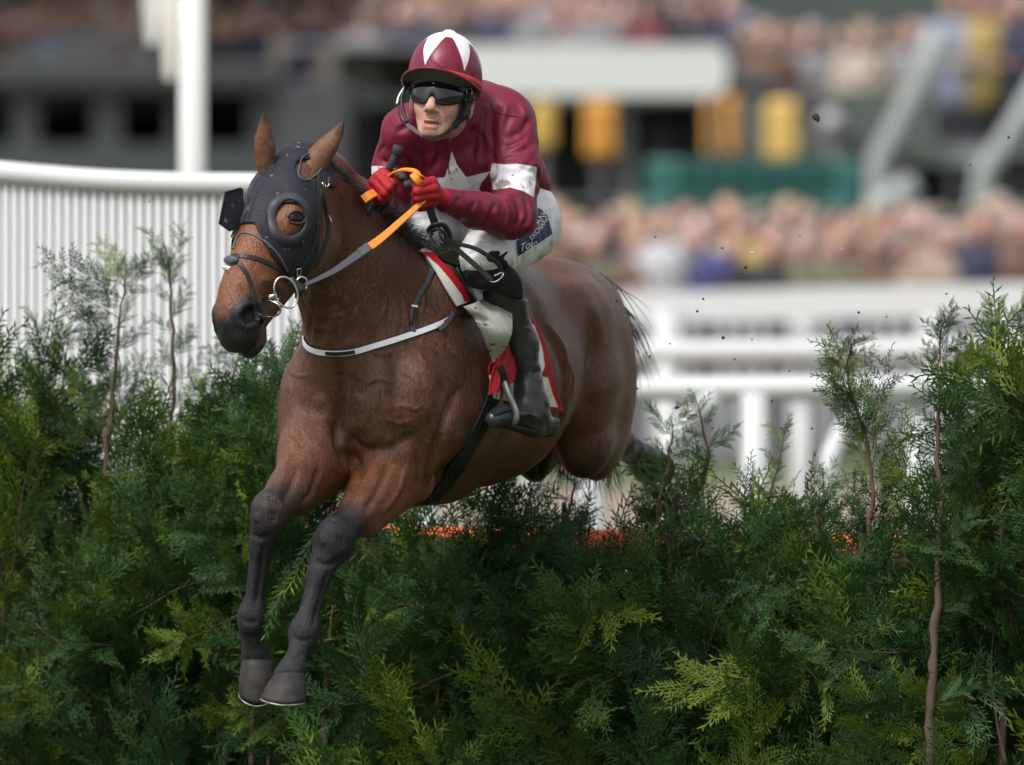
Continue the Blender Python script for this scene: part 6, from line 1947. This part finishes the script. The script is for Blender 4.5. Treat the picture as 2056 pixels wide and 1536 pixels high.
star = [(907, 303), (917, 330), (936, 356), (960, 350), (985, 344), (966, 368), (962, 380), (970, 392), (978, 400), (958, 398), (940, 392), (905, 388), (880, 384), (885, 372), (872, 358), (893, 356), (901, 332)]
band_l = [(988, 328), (1012, 330), (1040, 329), (1078, 335), (1076, 360), (1072, 396), (1052, 384), (1025, 376), (990, 381), (984, 350)]
cuff_r = [(735, 334), (760, 333), (800, 340), (815, 350), (800, 358), (760, 350), (740, 350)]
front = (v[:, 1] < .30)
sd_star = np.where((v[:, 1] < .2) & ((v - P(905, 400, -.02)) @ np.array([0, 1., .0]) > 0), -poly_sd(px_, py_, star), -30)
sd_band = np.where((v[:, 1] < .45) & (n[:, 1] < .45), -poly_sd(px_, py_, band_l), -30)
# the arm band goes on round the back of the sleeve
ax_ = nrm(el_l - sh_l); tcoord = ((v - sh_l) @ ax_)
around = np.linalg.norm((v - sh_l) - tcoord[:, None] * ax_, axis=1) < .080
t0, t1 = (P(1030, 330, .05) - sh_l) @ ax_, (P(1030, 382, .05) - sh_l) @ ax_
ring_sd = np.minimum(tcoord - t0, t1 - tcoord) / .0013
sd_band = np.where(around & (n[:, 1] > .2) & (v[:, 0] > sh_l[0] - .04), ring_sd, sd_band)
sd_cuff = np.where(v[:, 1] < .25, -poly_sd(px_, py_, cuff_r), -30)
white = np.maximum(np.maximum(sd_star, sd_band), sd_cuff)
M_jack = two_tone('maroon_silks', MAROON, (.66, .64, .68), 'white', rough=.5, soft_=.6, spec=.28, bump=(260, .35, .0012), noise=(6, .35, (.10, .008, .022)))
# dried mud on the silks
nt = M_jack.node_tree; b_ = nt.nodes['Principled BSDF']; cur = b_.inputs['Base Color'].links[0].from_socket
for sc_, th_, am_ in ((16, .635, .75), (95, .665, .9)):
    tx = nt.nodes.new('ShaderNodeTexNoise'); tx.inputs['Scale'].default_value = sc_; tx.inputs['Detail'].default_value = 4
    nt.links.new(nt.nodes['Texture Coordinate'].outputs['Object'], tx.inputs['Vector'])
    mr = nt.nodes.new('ShaderNodeMapRange'); mr.inputs['From Min'].default_value = th_; mr.inputs['From Max'].default_value = th_ + .07; mr.inputs['To Max'].default_value = am_
    nt.links.new(tx.outputs[0], mr.inputs[0])
    mx = nt.nodes.new('ShaderNodeMix'); mx.data_type = 'RGBA'
    nt.links.new(mr.outputs[0], mx.inputs[0]); nt.links.new(cur, mx.inputs[6]); mx.inputs[7].default_value = (.055, .040, .032, 1); cur = mx.outputs[2]
nt.links.new(cur, b_.inputs['Base Color'])
def creases(m, scale, strength, dist, mp=(1, 1, 1)):
    """thin fabric creases added to a material's relief"""
    nt = m.node_tree; b = nt.nodes['Principled BSDF']; tc = nt.nodes['Texture Coordinate']
    q = nt.nodes.new('ShaderNodeMapping'); q.inputs['Scale'].default_value = mp; nt.links.new(tc.outputs['Object'], q.inputs[0])
    tx = nt.nodes.new('ShaderNodeTexNoise'); tx.noise_type = 'RIDGED_MULTIFRACTAL'; tx.inputs['Scale'].default_value = scale; tx.inputs['Detail'].default_value = 2.5; tx.inputs['Distortion'].default_value = 1.0
    nt.links.new(q.outputs[0], tx.inputs['Vector'])
    bp = nt.nodes.new('ShaderNodeBump'); bp.inputs['Strength'].default_value = strength; bp.inputs['Distance'].default_value = dist
    nt.links.new(tx.outputs[0], bp.inputs['Height'])
    if b.inputs['Normal'].links: nt.links.new(b.inputs['Normal'].links[0].from_socket, bp.inputs['Normal'])
    nt.links.new(bp.outputs[0], b.inputs['Normal'])
creases(M_jack, 13, 1.0, .012, (1, 1, .6)); creases(M_breech, 12, .7, .009, (1, 1, .6)); creases(M_boot, 16, .4, .005, (.6, .6, 1.4)); creases(M_glove, 45, .5, .003); creases(M_hood, 12, .25, .004)
jacket = obj('jacket', mesh_data('jacket', v, q, mats=[M_jack], attrs={'white': white}), jock)
JKB = bvh_of(v, q)
for x, y, r_ in ((908, 341, .0085), (903, 281, .0075)):
    p, nn = hit(JKB, x, y, .001)
    if p is not None:
        vv, qq = sdf_mesh([ell(p, (r_, r_, .003), [nrm(np.cross(UP, nn)), np.cross(nn, nrm(np.cross(UP, nn))), nn])], .0014)
        obj('button', mesh_data('button', vv, qq, mats=[M_white if y > 300 else mat('maroon_button', (.12, .03, .035), rough=.4)]), jacket)
# seams raised down the front and on the shoulders
for pl in ([(896, 282), (898, 310), (902, 350)], [(985, 205), (998, 225), (1040, 235)], [(984, 212), (1000, 238), (1003, 260)], [(782, 238), (795, 254), (822, 240)], [(828, 255), (826, 300), (822, 340)]):
    ps = [hit(JKB, x, y, .0006)[0] for x, y in catmull(np.array(pl, float), 16)]
    ps = [p for p in ps if p is not None]
    if len(ps) > 3:
        vv, ff = tube(ps, .0014, 5); obj('seam', mesh_data('seam', vv, ff, mats=[mat('seam_thread', (.09, .008, .02), rough=.7)] if 'seam_thread' not in bpy.data.materials else [bpy.data.materials['seam_thread']]), jacket)

# gloves over the hands
def glove(hp, name, wrist, palm_dir):
    gp_ = [p for p in hp]
    v, q = sdf_mesh(gp_, .0016, offset=.0016)
    d = np.array([p.col for p in hp])
    pal = {0: (.33, .010, .016), 2: (.05, .04, .042)}
    c = paint(hp, v, pal, tau=.002)
    n = normals(v, q)
    # dark rubber palm faces away from the backs of the fingers
    pd_ = soft((n @ nrm(palm_dir)), .45, .65)
    c = c * (1 - pd_[:, None]) + np.array((.012, .012, .013)) * pd_[:, None]
    return obj('glove', mesh_data(name, v, q, mats=[M_glove], attrs={'Col': c}), jock)
glove(hand_l, 'glove_near', wr_l, (-.2, .8, -.5))
glove(hand_r, 'glove_far', wr_r, (.3, .7, -.5))
for a, b, r_ in ((P(893, 402, -.205), P(905, 404, -.185), .031), (P(752, 386, -.10), P(755, 392, -.08), .030)):
    vv, ff = tube([a, b], [r_, r_ * 1.02], 20); obj('glove_cuff', mesh_data('glove_cuff', vv, ff, mats=[mat('glove_red', (.30, .010, .016), rough=.6, spec=.2)] if 'glove_red' not in bpy.data.materials else [bpy.data.materials['glove_red']]), jock)

# ---- helmet with its silk cover
cap = empty('helmet', tuple(HC), jock)
cap_p = [ell(J(0, .012, .034), (.0925, .118, .112), JX, k=.01), boxp(J(0, .01, -.10), (.2, .2, .100), JX, k=.012, op='s'),
         ell(J(0, .0, .1455), (.015, .015, .005), JX, k=.006)]
v, q = sdf_mesh(cap_p, .0030)
lv = (v - HC) @ RM
ang = np.arctan2(lv[:, 0], -lv[:, 1]); el_ = np.arctan2(lv[:, 2] - .004, np.hypot(lv[:, 0], lv[:, 1]))
# a ring of white points hanging from the crown
per = 2 * math.pi / 6; off = R(-16) + yw * 0
tri = np.abs(((ang - off) / per + .5) % 1 - .5) * 2       # 0 at a point's centre line
lim = R(15) + (R(60) - R(15)) * np.clip(tri * 1.35, 0, 1) ** .85
wsd = (el_ - lim) / R(.8)
n = normals(v, q)
puck = (ridge(lv * np.array([40, 40, 12]) + vnoise(lv * 20)[:, None] * 2, .2) * soft(-(lv[:, 2]), -.075, -.03))
v = v + n * (puck * .0016 + .0012 * vnoise(lv * 45))[:, None]
M_cap = two_tone('cap_silk', MAROON, (.68, .66, .70), 'white', rough=.4, soft_=.7, spec=.35, noise=(14, .25, (.11, .008, .022)), stain=(46, .655, (.05, .04, .032), .9))
creases(M_cap, 11, .5, .006)
obj('cap_cover', mesh_data('cap_cover', v, q, mats=[M_cap], attrs={'white': wsd}), cap)
v, q = sdf_mesh([ell(J(0, .0, .1470), (.013, .013, .0045), JX, k=.005)], .0018)
obj('cap_button', mesh_data('cap_button', v, q, mats=[M_white]), cap)
# band round the base
def around_head(z0, z1, rx, ry, y0, a0, a1, n=60, thick=.003, tiltz=0.):
    V, Fc = [], []
    aa = np.linspace(a0, a1, n)
    for a in aa:
        s_, c_ = math.sin(a), -math.cos(a)
        dz = tiltz * c_
        V += [J(rx * s_, y0 + ry * c_, z0 + dz), J((rx + thick) * s_, y0 + (ry + thick) * c_, z0 + dz), J((rx + thick) * s_, y0 + (ry + thick) * c_, z1 + dz), J(rx * s_, y0 + ry * c_, z1 + dz)]
    for i in range(n - 1):
        for k in range(4):
            Fc.append((i * 4 + k, (i + 1) * 4 + k, (i + 1) * 4 + (k + 1) % 4, i * 4 + (k + 1) % 4))
    return V, Fc
V, Fc = around_head(.006, .024, .0905, .1155, .012, -math.pi, math.pi, thick=.004)
obj('cap_band', mesh_data('cap_band', V, Fc, mats=[M_redband]), cap)
# peak
def peak(name, th0, dz, material, rin, rout, edge=False):
    V, Fc = [], []
    na, nr = 41, 9
    A_ = np.linspace(-R(84), R(84), na)
    for layer in (0, 1):
        for a in A_:
            w = math.cos(a * 90 / 84 * .98) ** .75
            for k in range(nr):
                f = k / (nr - 1)
                ext = f * .062 * w
                drop = -.016 * (math.sin(a) ** 2) * f - .010 * f * f + .020 * f
                V.append(J((.0905 + ext * .35 + .004 * f) * math.sin(a), .012 - (.1155 + ext) * math.cos(a), .003 + dz + drop - .0045 * layer))
    n_ = na * nr
    for i in range(na - 1):
        for k in range(nr - 1):
            a = i * nr + k
            Fc.append((a, a + 1, a + nr + 1, a + nr)); Fc.append((n_ + a, n_ + a + nr, n_ + a + nr + 1, n_ + a + 1))
    rim = []
    for i in range(na - 1):
        a = i * nr + nr - 1
        Fc.append((a, n_ + a, n_ + a + nr, a + nr))
    mi = []
    for f_ in Fc:
        mi.append(1 if all(i >= n_ for i in f_) else 0)
    me = mesh_data(name, V, Fc, mats=[mat('peak_silk', MAROON, rough=.45, spec=.3, stain=(46, .66, (.05, .04, .03), .8), bump=(70, .5, .002)), M_peaku], matidx=mi)
    o = obj('peak', me, cap)
    ed = [V[i * nr + nr - 1] - np.array([0, 0, .002]) for i in range(na)]
    v_, f_ = tube(ed, .0042, 8); obj('peak_rim', mesh_data('peak_rim', v_, f_, mats=[bpy.data.materials['peak_silk']]), cap)
peak('peak', 0, 0, None, 0, 0)
V, Fc = around_head(-.020, .004, .080, .104, .012, -R(100), R(100), thick=.003)
obj('liner', mesh_data('liner', V, Fc, mats=[M_peaku]), cap)
# harness behind the cheeks and under the chin
def ribbon(name, pts, w, material, parent, up=(0, -1, 0), n=24, th=.002):
    c = catmull(np.array(pts), n)
    ns = np.tile(np.array(up, float), (n, 1))
    v, f_ = strap(c, ns, w, th)
    return obj(name, mesh_data(name, v, f_, smooth=False, mats=[material]), parent)
ribbon('chin_strap', [J(.080, -.022, .005), J(.075, -.026, -.04), J(.066, -.036, -.08), J(.050, -.052, -.115), J(.030, -.068, -.140), J(.006, -.076, -.150), J(-.018, -.070, -.146)], .009, M_sock, cap, up=tuple(RM @ np.array([.5, -1, 0])), th=.004)
v, q = sdf_mesh([rc(J(.077, -.015, -.01), J(.071, -.022, -.07), .014, .011, k=.008), rc(J(.071, -.022, -.07), J(.052, -.042, -.11), .011, .007, k=.008),
                 ell(J(.079, -.018, -.028), (.012, .012, .010), k=.006)], .0022)
n = normals(v, q); v = v + n * ((vnoise(v * 160) - .5) * .005)[:, None]
obj('ear_padding', mesh_data('ear_padding', v, q, mats=[M_black]), cap)
v, f_ = tube([J(-.078, -.02, .012), J(-.090, -.035, -.02), J(-.092, -.045, -.05), J(-.080, -.055, -.085), J(-.066, -.062, -.11)], .0045, 8, n=24)
obj('strap_near_ear', mesh_data('strap_near_ear', v, f_, mats=[M_black]), cap)
v, f_ = tube([J(-.085, -.0, .005), J(-.104, -.01, -.03), J(-.104, -.02, -.065), J(-.088, -.04, -.10), J(-.066, -.06, -.118)], .0035, 8, n=24, flat=.5)
obj('loose_strap', mesh_data('loose_strap', v, f_, mats=[M_grey2 if False else M_black]), cap)
v, f_ = tube([J(-.094, -.005, .0), J(-.108, -.012, -.03), J(-.110, -.018, -.055)], .006, 8, n=16, flat=.4)
obj('strap_lining', mesh_data('strap_lining', v, f_, mats=[M_white]), cap)
ribbon('under_chin_strap', [J(-.066, -.062, -.116), J(-.05, -.066, -.126), J(-.034, -.068, -.136), J(-.012, -.072, -.146)], .010, M_greyl, cap, th=.002)
v, f_ = tube([J(.068, -.030, -.03), J(.076, -.024, -.036)], .004, 8); obj('strap_clip', mesh_data('strap_clip', v, f_, mats=[M_steel]), cap)

# ---- goggles: one curved dark lens with a frame and strap
gog = empty('goggles', tuple(HC), jock)
def lens_pt(a, z, bulge=0.):
    """angle across the face, height"""
    return J((.077 + bulge) * math.sin(a), .010 - (.110 + bulge) * math.cos(a), z)
outline = []
top_z = lambda a: -.011 + .002 * math.cos(a * 2)
def bot_z(a):
    x = a / R(58)
    nose = .018 * math.exp(-((x) / .14) ** 2)
    return -.064 + nose + .022 * abs(x) ** 3.0
na, nz = 81, 13
V, Fc = [], []
A_ = np.linspace(-R(60), R(60), na)
for a in A_:
    for k in range(nz):
        f = k / (nz - 1)
        z = bot_z(a) * (1 - f) + top_z(a) * f
        if abs(a) > R(52): 
            mid = (bot_z(a) + top_z(a)) / 2; z = mid + (z - mid) * (1 - ((abs(a) - R(52)) / R(8)) ** 2 * .55)
        V.append(lens_pt(a, z, .004 * math.sin(f * math.pi)))
for i in range(na - 1):
    for k in range(nz - 1):
        a = i * nz + k; Fc.append((a, a + nz, a + nz + 1, a + 1))
obj('lens', mesh_data('lens', V, Fc, mats=[M_lens]), gog)
loop = [V[i * nz] for i in range(na)] + [V[(na - 1) * nz + k] for k in range(1, nz)] + [V[i * nz + nz - 1] for i in range(na - 2, -1, -1)] + [V[k] for k in range(nz - 2, 0, -1)]
v, f_ = tube(loop, .0032, 6, closed=True)
obj('goggle_frame', mesh_data('goggle_frame', v, f_, mats=[M_sock]), gog)
ribbon('goggle_strap', [lens_pt(R(58), -.026), J(.078, -.03, -.018), J(.086, -.005, -.008), J(.088, .03, .0)], .020, M_sock, gog, up=tuple(RM @ np.array([1, -.6, 0])), th=.003)
ribbon('goggle_strap', [J(-.086, .02, .0), J(-.082, -.01, -.008), J(-.076, -.03, -.018), lens_pt(-R(58), -.026)], .020, M_sock, gog, up=tuple(RM @ np.array([-1, -.6, 0])), th=.003)
bk = [J(.081 + dx, -.040 + dx * .4, -.014 + dz) for dx, dz in ((-.006, -.008), (.006, -.005), (.004, .009), (-.008, .006))]
v, f_ = tube(bk, .0014, 6, closed=True); obj('strap_buckle', mesh_data('strap_buckle', v, f_, mats=[mat('pale_gold', (.62, .55, .38), rough=.3, metal=.9)]), gog)
def text_mesh(body, size, extrude=0., shear=0., bold=0.):
    cu = bpy.data.curves.new('lettering', 'FONT'); cu.body = body; cu.size = size; cu.align_x = 'CENTER'; cu.align_y = 'CENTER'; cu.shear = shear; cu.offset = bold
    cu.resolution_u = 4
    ob = bpy.data.objects.new('lettering', cu); COL.objects.link(ob)
    dg = bpy.context.evaluated_depsgraph_get(); me = ob.evaluated_get(dg).to_mesh()
    vv = np.array([v_.co[:] for v_ in me.vertices]); ff = [tuple(p.vertices) for p in me.polygons]
    bpy.data.objects.remove(ob); bpy.data.curves.remove(cu)
    return vv, ff
tv, tf = text_mesh('8', .009)
tv = np.array([lens_pt(x / .104, -.014 + y * .7, .0045) for x, y, _ in np.stack([tv[:, 1], tv[:, 0], tv[:, 2]], 1)])
obj('lens_mark', mesh_data('lens_mark', tv, tf, mats=[mat('pale_print', (.5, .5, .5), rough=.5)]), gog)

# ---- boots, knee bands
bt = [rc(P(1008, 572, .09), P(1014, 600, .11), .048, .050, k=.02), rc(P(1014, 600, .11), P(1046, 690, .15), .049, .041, k=.03), rc(P(1046, 690, .15), P(1062, 790, .17), .039, .034, k=.03),
      rc(P(1062, 790, .15), P(1078, 842, .17), .037, .036, k=.03), rc(P(1066, 832, .15), P(1006, 836, .03), .036, .024, k=.03), rc(P(1010, 840, .03), P(992, 842, .0), .024, .019, k=.015),
      boxp(P(1084, 858, .18), (.028, .03, .016), [nrm(P(1100, 864, .2) - P(1060, 858, .12)), nrm(np.cross(UP, P(1100, 864, .2) - P(1060, 858, .12))), UP], rnd=.006, k=.01)]
cutp = P(1012, 585, .05); upv = nrm(P(1014, 585, .05) - P(1030, 640, .07))
topn = nrm(upv + np.array([-.25, 0, .0]))
def boot_post(Q, d): return np.maximum(d, (Q - P(1010, 588, .05)) @ nrm(np.array([.28, 0, 1.])))
v, q = sdf_mesh(bt, .0042, post=boot_post, band=.2)
n = normals(v, q)
z0 = P(1060, 720, .1)[2]
crm = soft(-(v[:, 2] - z0), -.03, .02)
v = v + n * (crm * (ridge(np.stack([v[:, 0] * 6, v[:, 1] * 6, v[:, 2] * 26], 1) + vnoise(v * 14)[:, None] * 1.6, .3) - .5) * .010)[:, None]
boot = obj('boot', mesh_data('boot', v, q, mats=[M_boot]), jock)
BTB = bvh_of(v, q)
sole = [rc(P(990, 848, .0), P(1060, 866, .14), .018, .022, k=.01, lat=UP, flat=.4), rc(P(1070, 868, .16), P(1096, 868, .2), .026, .026, k=.01, lat=UP, flat=.5)]
v, q = sdf_mesh(sole, .0035); obj('boot_sole', mesh_data('boot_sole', v, q, mats=[mat('sole', (.02, .02, .02), rough=.55, spec=.3)]), boot)
v, q = sdf_mesh([rc(P(893, 600, .44), P(905, 740, .62), .05, .04, k=.02)], .006); obj('boot', mesh_data('boot_far', v, q, mats=[M_boot]), jock)
kb = [rc(P(972, 538, .03), P(1005, 578, .05), .055, .051, k=.02), rc(P(1005, 578, .05), P(1012, 600, .06), .051, .051, k=.02)]
def kb_post(Q, d):
    a = (Q - P(955, 522, .0)) @ nrm(np.array([-.5, 0, 1.])); b = -((Q - P(1012, 592, .05)) @ nrm(np.array([.28, 0, 1.])))
    return np.maximum(np.maximum(d, a), b)
v, q = sdf_mesh(kb, .004, post=kb_post, band=.2)
n = normals(v, q); v = fabric_disp(v, n, v, .008)
obj('knee_band', mesh_data('knee_band', v, q, mats=[M_sock]), jock)
KBB = bvh_of(v, q)
v, q = sdf_mesh([rc(P(985, 516, -.03), P(1012, 530, .0), .012, .010, k=.01), rc(P(990, 512, -.03), P(1000, 508, -.03), .010, .006, k=.01), rc(P(1000, 524, -.02), P(1018, 506, -.01), .006, .003, k=.01), rc(P(1008, 530, .0), P(1014, 560, .02), .009, .006, k=.01)], .003)
obj('knot_of_band', mesh_data('knot_of_band', v, q, mats=[M_sock]), jock)

# ---- patch with lettering on the thigh
M_patch = two_tone('navy_patch', (.012, .018, .055), (.022, .032, .085), 'stripe', rough=.6, spec=.25, soft_=.3, extra=[('edge', (.62, .62, .66))])
PT = [(1034, 482), (1058, 468), (1076, 440), (1078, 412), (1090, 420), (1102, 432), (1112, 470), (1090, 486), (1066, 500), (1037, 520)]
cloth_patch('thigh_patch', PT, BRB, .0015, .002, M_patch, jock, res=1.8,
            attrs={'stripe': lambda x, y: np.sin(x * .9) * 1.0, 'edge': lambda x, y: poly_sd(x, y, PT) + 2.2})
def lettering(body, cx, cy, size, rot, name, bvh, material, parent, shear=0., bold=0., sq=1.):
    tv, tf = text_mesh(body, size, shear=shear, bold=bold)
    c, s_ = math.cos(rot), math.sin(rot); V = []
    for x, y, _ in tv:
        X, Y_ = x * sq, -y
        p, nn = hit(bvh, cx + c * X - s_ * Y_, cy + s_ * X + c * Y_, .0052)
        if p is None: p = V[-1] if V else P(cx, cy, 0)
        V.append(p)
    return obj(name, mesh_data(name, np.array(V), tf, smooth=False, mats=[material]), parent)
M_let = mat('white_lettering', (.70, .70, .74), rough=.6)
lettering('ANO', 1086, 436, 17, R(-52), 'lettering', BRB, M_let, jock)
lettering('EXCHANGE', 1083, 456, 12, R(-50), 'lettering', BRB, M_let, jock)
lettering('Tote', 1055, 493, 19, R(-22), 'lettering', BRB, M_let, jock, shear=.6)

# ---- reins, whip, stirrup
reins = empty('reins', tuple(P(800, 450, -.2)))
tag(reins, 'orange rubber gripped reins with grey leather ends running from the bit to the red gloves', 'reins')
def lace(name, pts, w, th, material, parent, n=40, up=(0, -1, .3)):
    c = catmull(np.array(pts), n); v, f_ = strap(c, np.tile(np.array(up, float), (n, 1)), w, th)
    return obj(name, mesh_data(name, v, f_, smooth=False, mats=[material]), parent)
lace('rein_grip', [P(853, 401, -.285), P(830, 422, -.29), P(800, 449, -.30), P(768, 477, -.32), P(737, 500, -.335)], np.linspace(.012, .022, 40), .005, M_orange, reins)
lace('rein_join', [P(742, 495, -.336), P(733, 502, -.34), P(722, 509, -.345)], .024, .008, M_greyl, reins, n=8)
lace('rein_leather', [P(724, 508, -.345), P(700, 525, -.37), P(670, 545, -.41), P(640, 560, -.45), P(612, 573, -.49)], np.linspace(.022, .009, 40), .004, M_greyl, reins)
lace('far_rein_grip', [P(752, 388, -.20), P(741, 393, -.22), P(730, 401, -.22)], .023, .005, M_orange, reins, n=24)
lace('rein_bridge', [P(782, 356, -.20), P(795, 346, -.235), P(812, 342, -.262), P(830, 344, -.285), P(842, 352, -.292), P(850, 362, -.27)], .015, .005, M_orange, reins, n=30, up=(0, -.5, 1))
lace('rein_stub', [P(828, 350, -.30), P(836, 360, -.305), P(842, 367, -.30)], .018, .006, M_orange, reins, n=8)
lace('rein_end', [P(862, 415, -.24), P(866, 428, -.24), P(872, 445, -.235), P(878, 462, -.23)], .020, .005, M_black, reins, n=20)
# knot: loops of strap
for pts in ([P(866, 470, -.23), P(862, 462, -.25), P(872, 452, -.265), P(890, 452, -.26), P(900, 466, -.25), P(902, 482, -.24), P(892, 494, -.25), P(880, 490, -.255)],
            [P(872, 452, -.25), P(864, 468, -.25), P(868, 484, -.255), P(880, 498, -.26), P(894, 500, -.25), P(898, 490, -.24)],
            [P(868, 464, -.26), P(880, 460, -.27), P(894, 470, -.265), P(896, 486, -.26), P(886, 478, -.27), P(882, 464, -.27)]):
    v, f_ = tube(pts, .0075, 8, n=30, flat=.5); obj('rein_knot', mesh_data('rein_knot', v, f_, mats=[M_black]), reins)
lace('hanging_rein', [P(890, 484, -.25), P(915, 500, -.2), P(945, 525, -.13), P(968, 545, -.08), P(985, 562, -.05)], .014, .004, M_greyl, reins)
lace('hanging_rein', [P(892, 480, -.25), P(920, 490, -.22), P(955, 500, -.14), P(985, 518, -.08), P(1003, 535, -.05), P(1006, 552, -.04)], .011, .004, M_black, reins)
v, f_ = tube([P(983, 560, -.05), P(988, 566, -.055), P(1000, 563, -.055), P(1010, 552, -.045), P(1006, 548, -.045), P(992, 554, -.05)], .0024, 6, n=30, closed=False)
obj('rein_buckle', mesh_data('rein_buckle', v, f_, mats=[M_steel]), reins)
whip = empty('riding_whip', tuple(P(770, 370, -.2)))
tag(whip, 'black riding whip with a wrapped handle sticking up from the left red glove', 'whip')
v, f_ = tube([P(801, 292, -.19), P(799, 300, -.19), P(796, 310, -.19)], [.0135, .0155, .012], 16, n=9); obj('whip_knob', mesh_data('whip_knob', v, f_, mats=[M_grip]), whip)
wpts = np.array([P(796, 308, -.19), P(782, 336, -.185), P(765, 375, -.165), P(748, 412, -.15)])
v, f_ = tube(wpts, .0095, 14, n=60)
v = v + (np.sin(np.repeat(np.arange(60), 14) * .9) * .0)[:len(v), None]
obj('whip_handle', mesh_data('whip_handle', v, f_, mats=[M_grip]), whip)
v, f_ = tube([P(748, 412, -.15), P(735, 436, -.13), P(716, 470, -.02), P(700, 500, .1)], [.008, .005, .004], 10, n=20); obj('whip_shaft', mesh_data('whip_shaft', v, f_, mats=[M_grip]), whip)
for f in np.linspace(.05, .6, 7):
    c = wpts[0] * (1 - f) + wpts[2] * f; ax = nrm(wpts[2] - wpts[0]); s1 = nrm(np.cross(ax, (0, 1, 0))); s2 = np.cross(ax, s1)
    v, f_ = tube([c + (s1 * math.cos(a) + s2 * math.sin(a)) * .0098 + ax * .008 * math.sin(a) for a in np.linspace(0, 6.2, 16)], .0011, 4, closed=False); obj('grip_wrap', mesh_data('grip_wrap', v, f_, mats=[M_sock]), whip)
stir = empty('stirrup', tuple(P(1030, 840, .05)), saddle)
v, f_ = tube([P(1012, 766, .05), P(1020, 790, .03), P(1032, 815, .02), P(1037, 832, .015), P(1034, 846, .02), P(1018, 852, .06)], .006, 8, n=30, flat=1.6); obj('stirrup_iron', mesh_data('stirrup_iron', v, f_, mats=[mat('dull_steel', (.16, .16, .16), rough=.45, metal=.6)]), stir)
v, f_ = tube([P(1012, 766, .06), P(1008, 790, .08), P(1006, 820, .09), P(1010, 850, .08)], .005, 8, n=20, flat=1.6); obj('stirrup_iron', mesh_data('stirrup_iron_back', v, f_, mats=[bpy.data.materials['dull_steel']]), stir)
lace('stirrup_leather', [P(1004, 735, .03), P(1010, 752, .04), P(1013, 768, .05)], .018, .004, M_sad, stir)
lace('toe_strap', [P(990, 832, -.02), P(1012, 822, .0), P(1034, 820, .03)], .012, .003, M_black, stir, n=10)
# ------------------------------------------------------------------ turf and twigs thrown up by the horse
M_clod = mat('clod', (.035, .028, .018), rough=.9)
M_chip = mat('pale_chip', (.45, .42, .36), rough=.8)
rd = np.random.default_rng(3)
cl = [(1512, 508, 7), (1450, 498, 4), (1497, 537, 6), (1638, 235, 13), (1640, 240, 7), (1452, 678, 6), (1510, 682, 4), (1412, 600, 4), (1400, 625, 5), (1724, 627, 5), (1359, 818, 7), (1305, 715, 4), (1372, 797, 3), (1550, 805, 4), (2025, 276, 5), (1948, 331, 4), (1606, 473, 3), (1316, 476, 4),
      (1540, 870, 5), (1475, 721, 4), (1430, 860, 4), (1780, 636, 3), (1238, 605, 4), (1400, 550, 3), (2022, 425, 4), (1900, 590, 4), (300, 405, 3), (430, 1120, 4), (760, 1360, 3), (1630, 860, 4), (1690, 500, 4), (1280, 780, 4), (1345, 690, 3), (1585, 745, 3)]
for i, (x, y, s) in enumerate(cl):
    c = P(x, y, .3 + rd.uniform(-.2, .5)); r_ = s * .00075
    v, q = sdf_mesh([ell(c, (r_, r_ * .8, r_ * .7)), rc(c, c + rd.normal(0, r_, 3), r_ * .5, r_ * .2, k=r_)], r_ * .45)
    v = v + (rd.random(v.shape) - .5) * r_ * .5
    me = mesh_data('clod', v, q, smooth=False, mats=[M_clod if i % 6 else M_chip])
    o = bpy.data.objects.new('clod', me); COL.objects.link(o)
    where = ('high ' if y < 400 else '') + ('against the left of the crowd' if x < 1450 else 'against the right of the crowd') if y < 590 and x > 1100 else (('against the white rails near the horse tail' if x < 1420 else 'against the white rails at the right') if x > 1100 else 'in front of the hedge')
    if s > 10: lab = 'largest clod of turf, flying high near the globe lamp'
    else: lab = ('small pale chip of wood flying ' if i % 6 == 0 else 'small dark fleck of turf flying ') + where
    tag(o, lab, 'clod', 'flying flecks of turf')
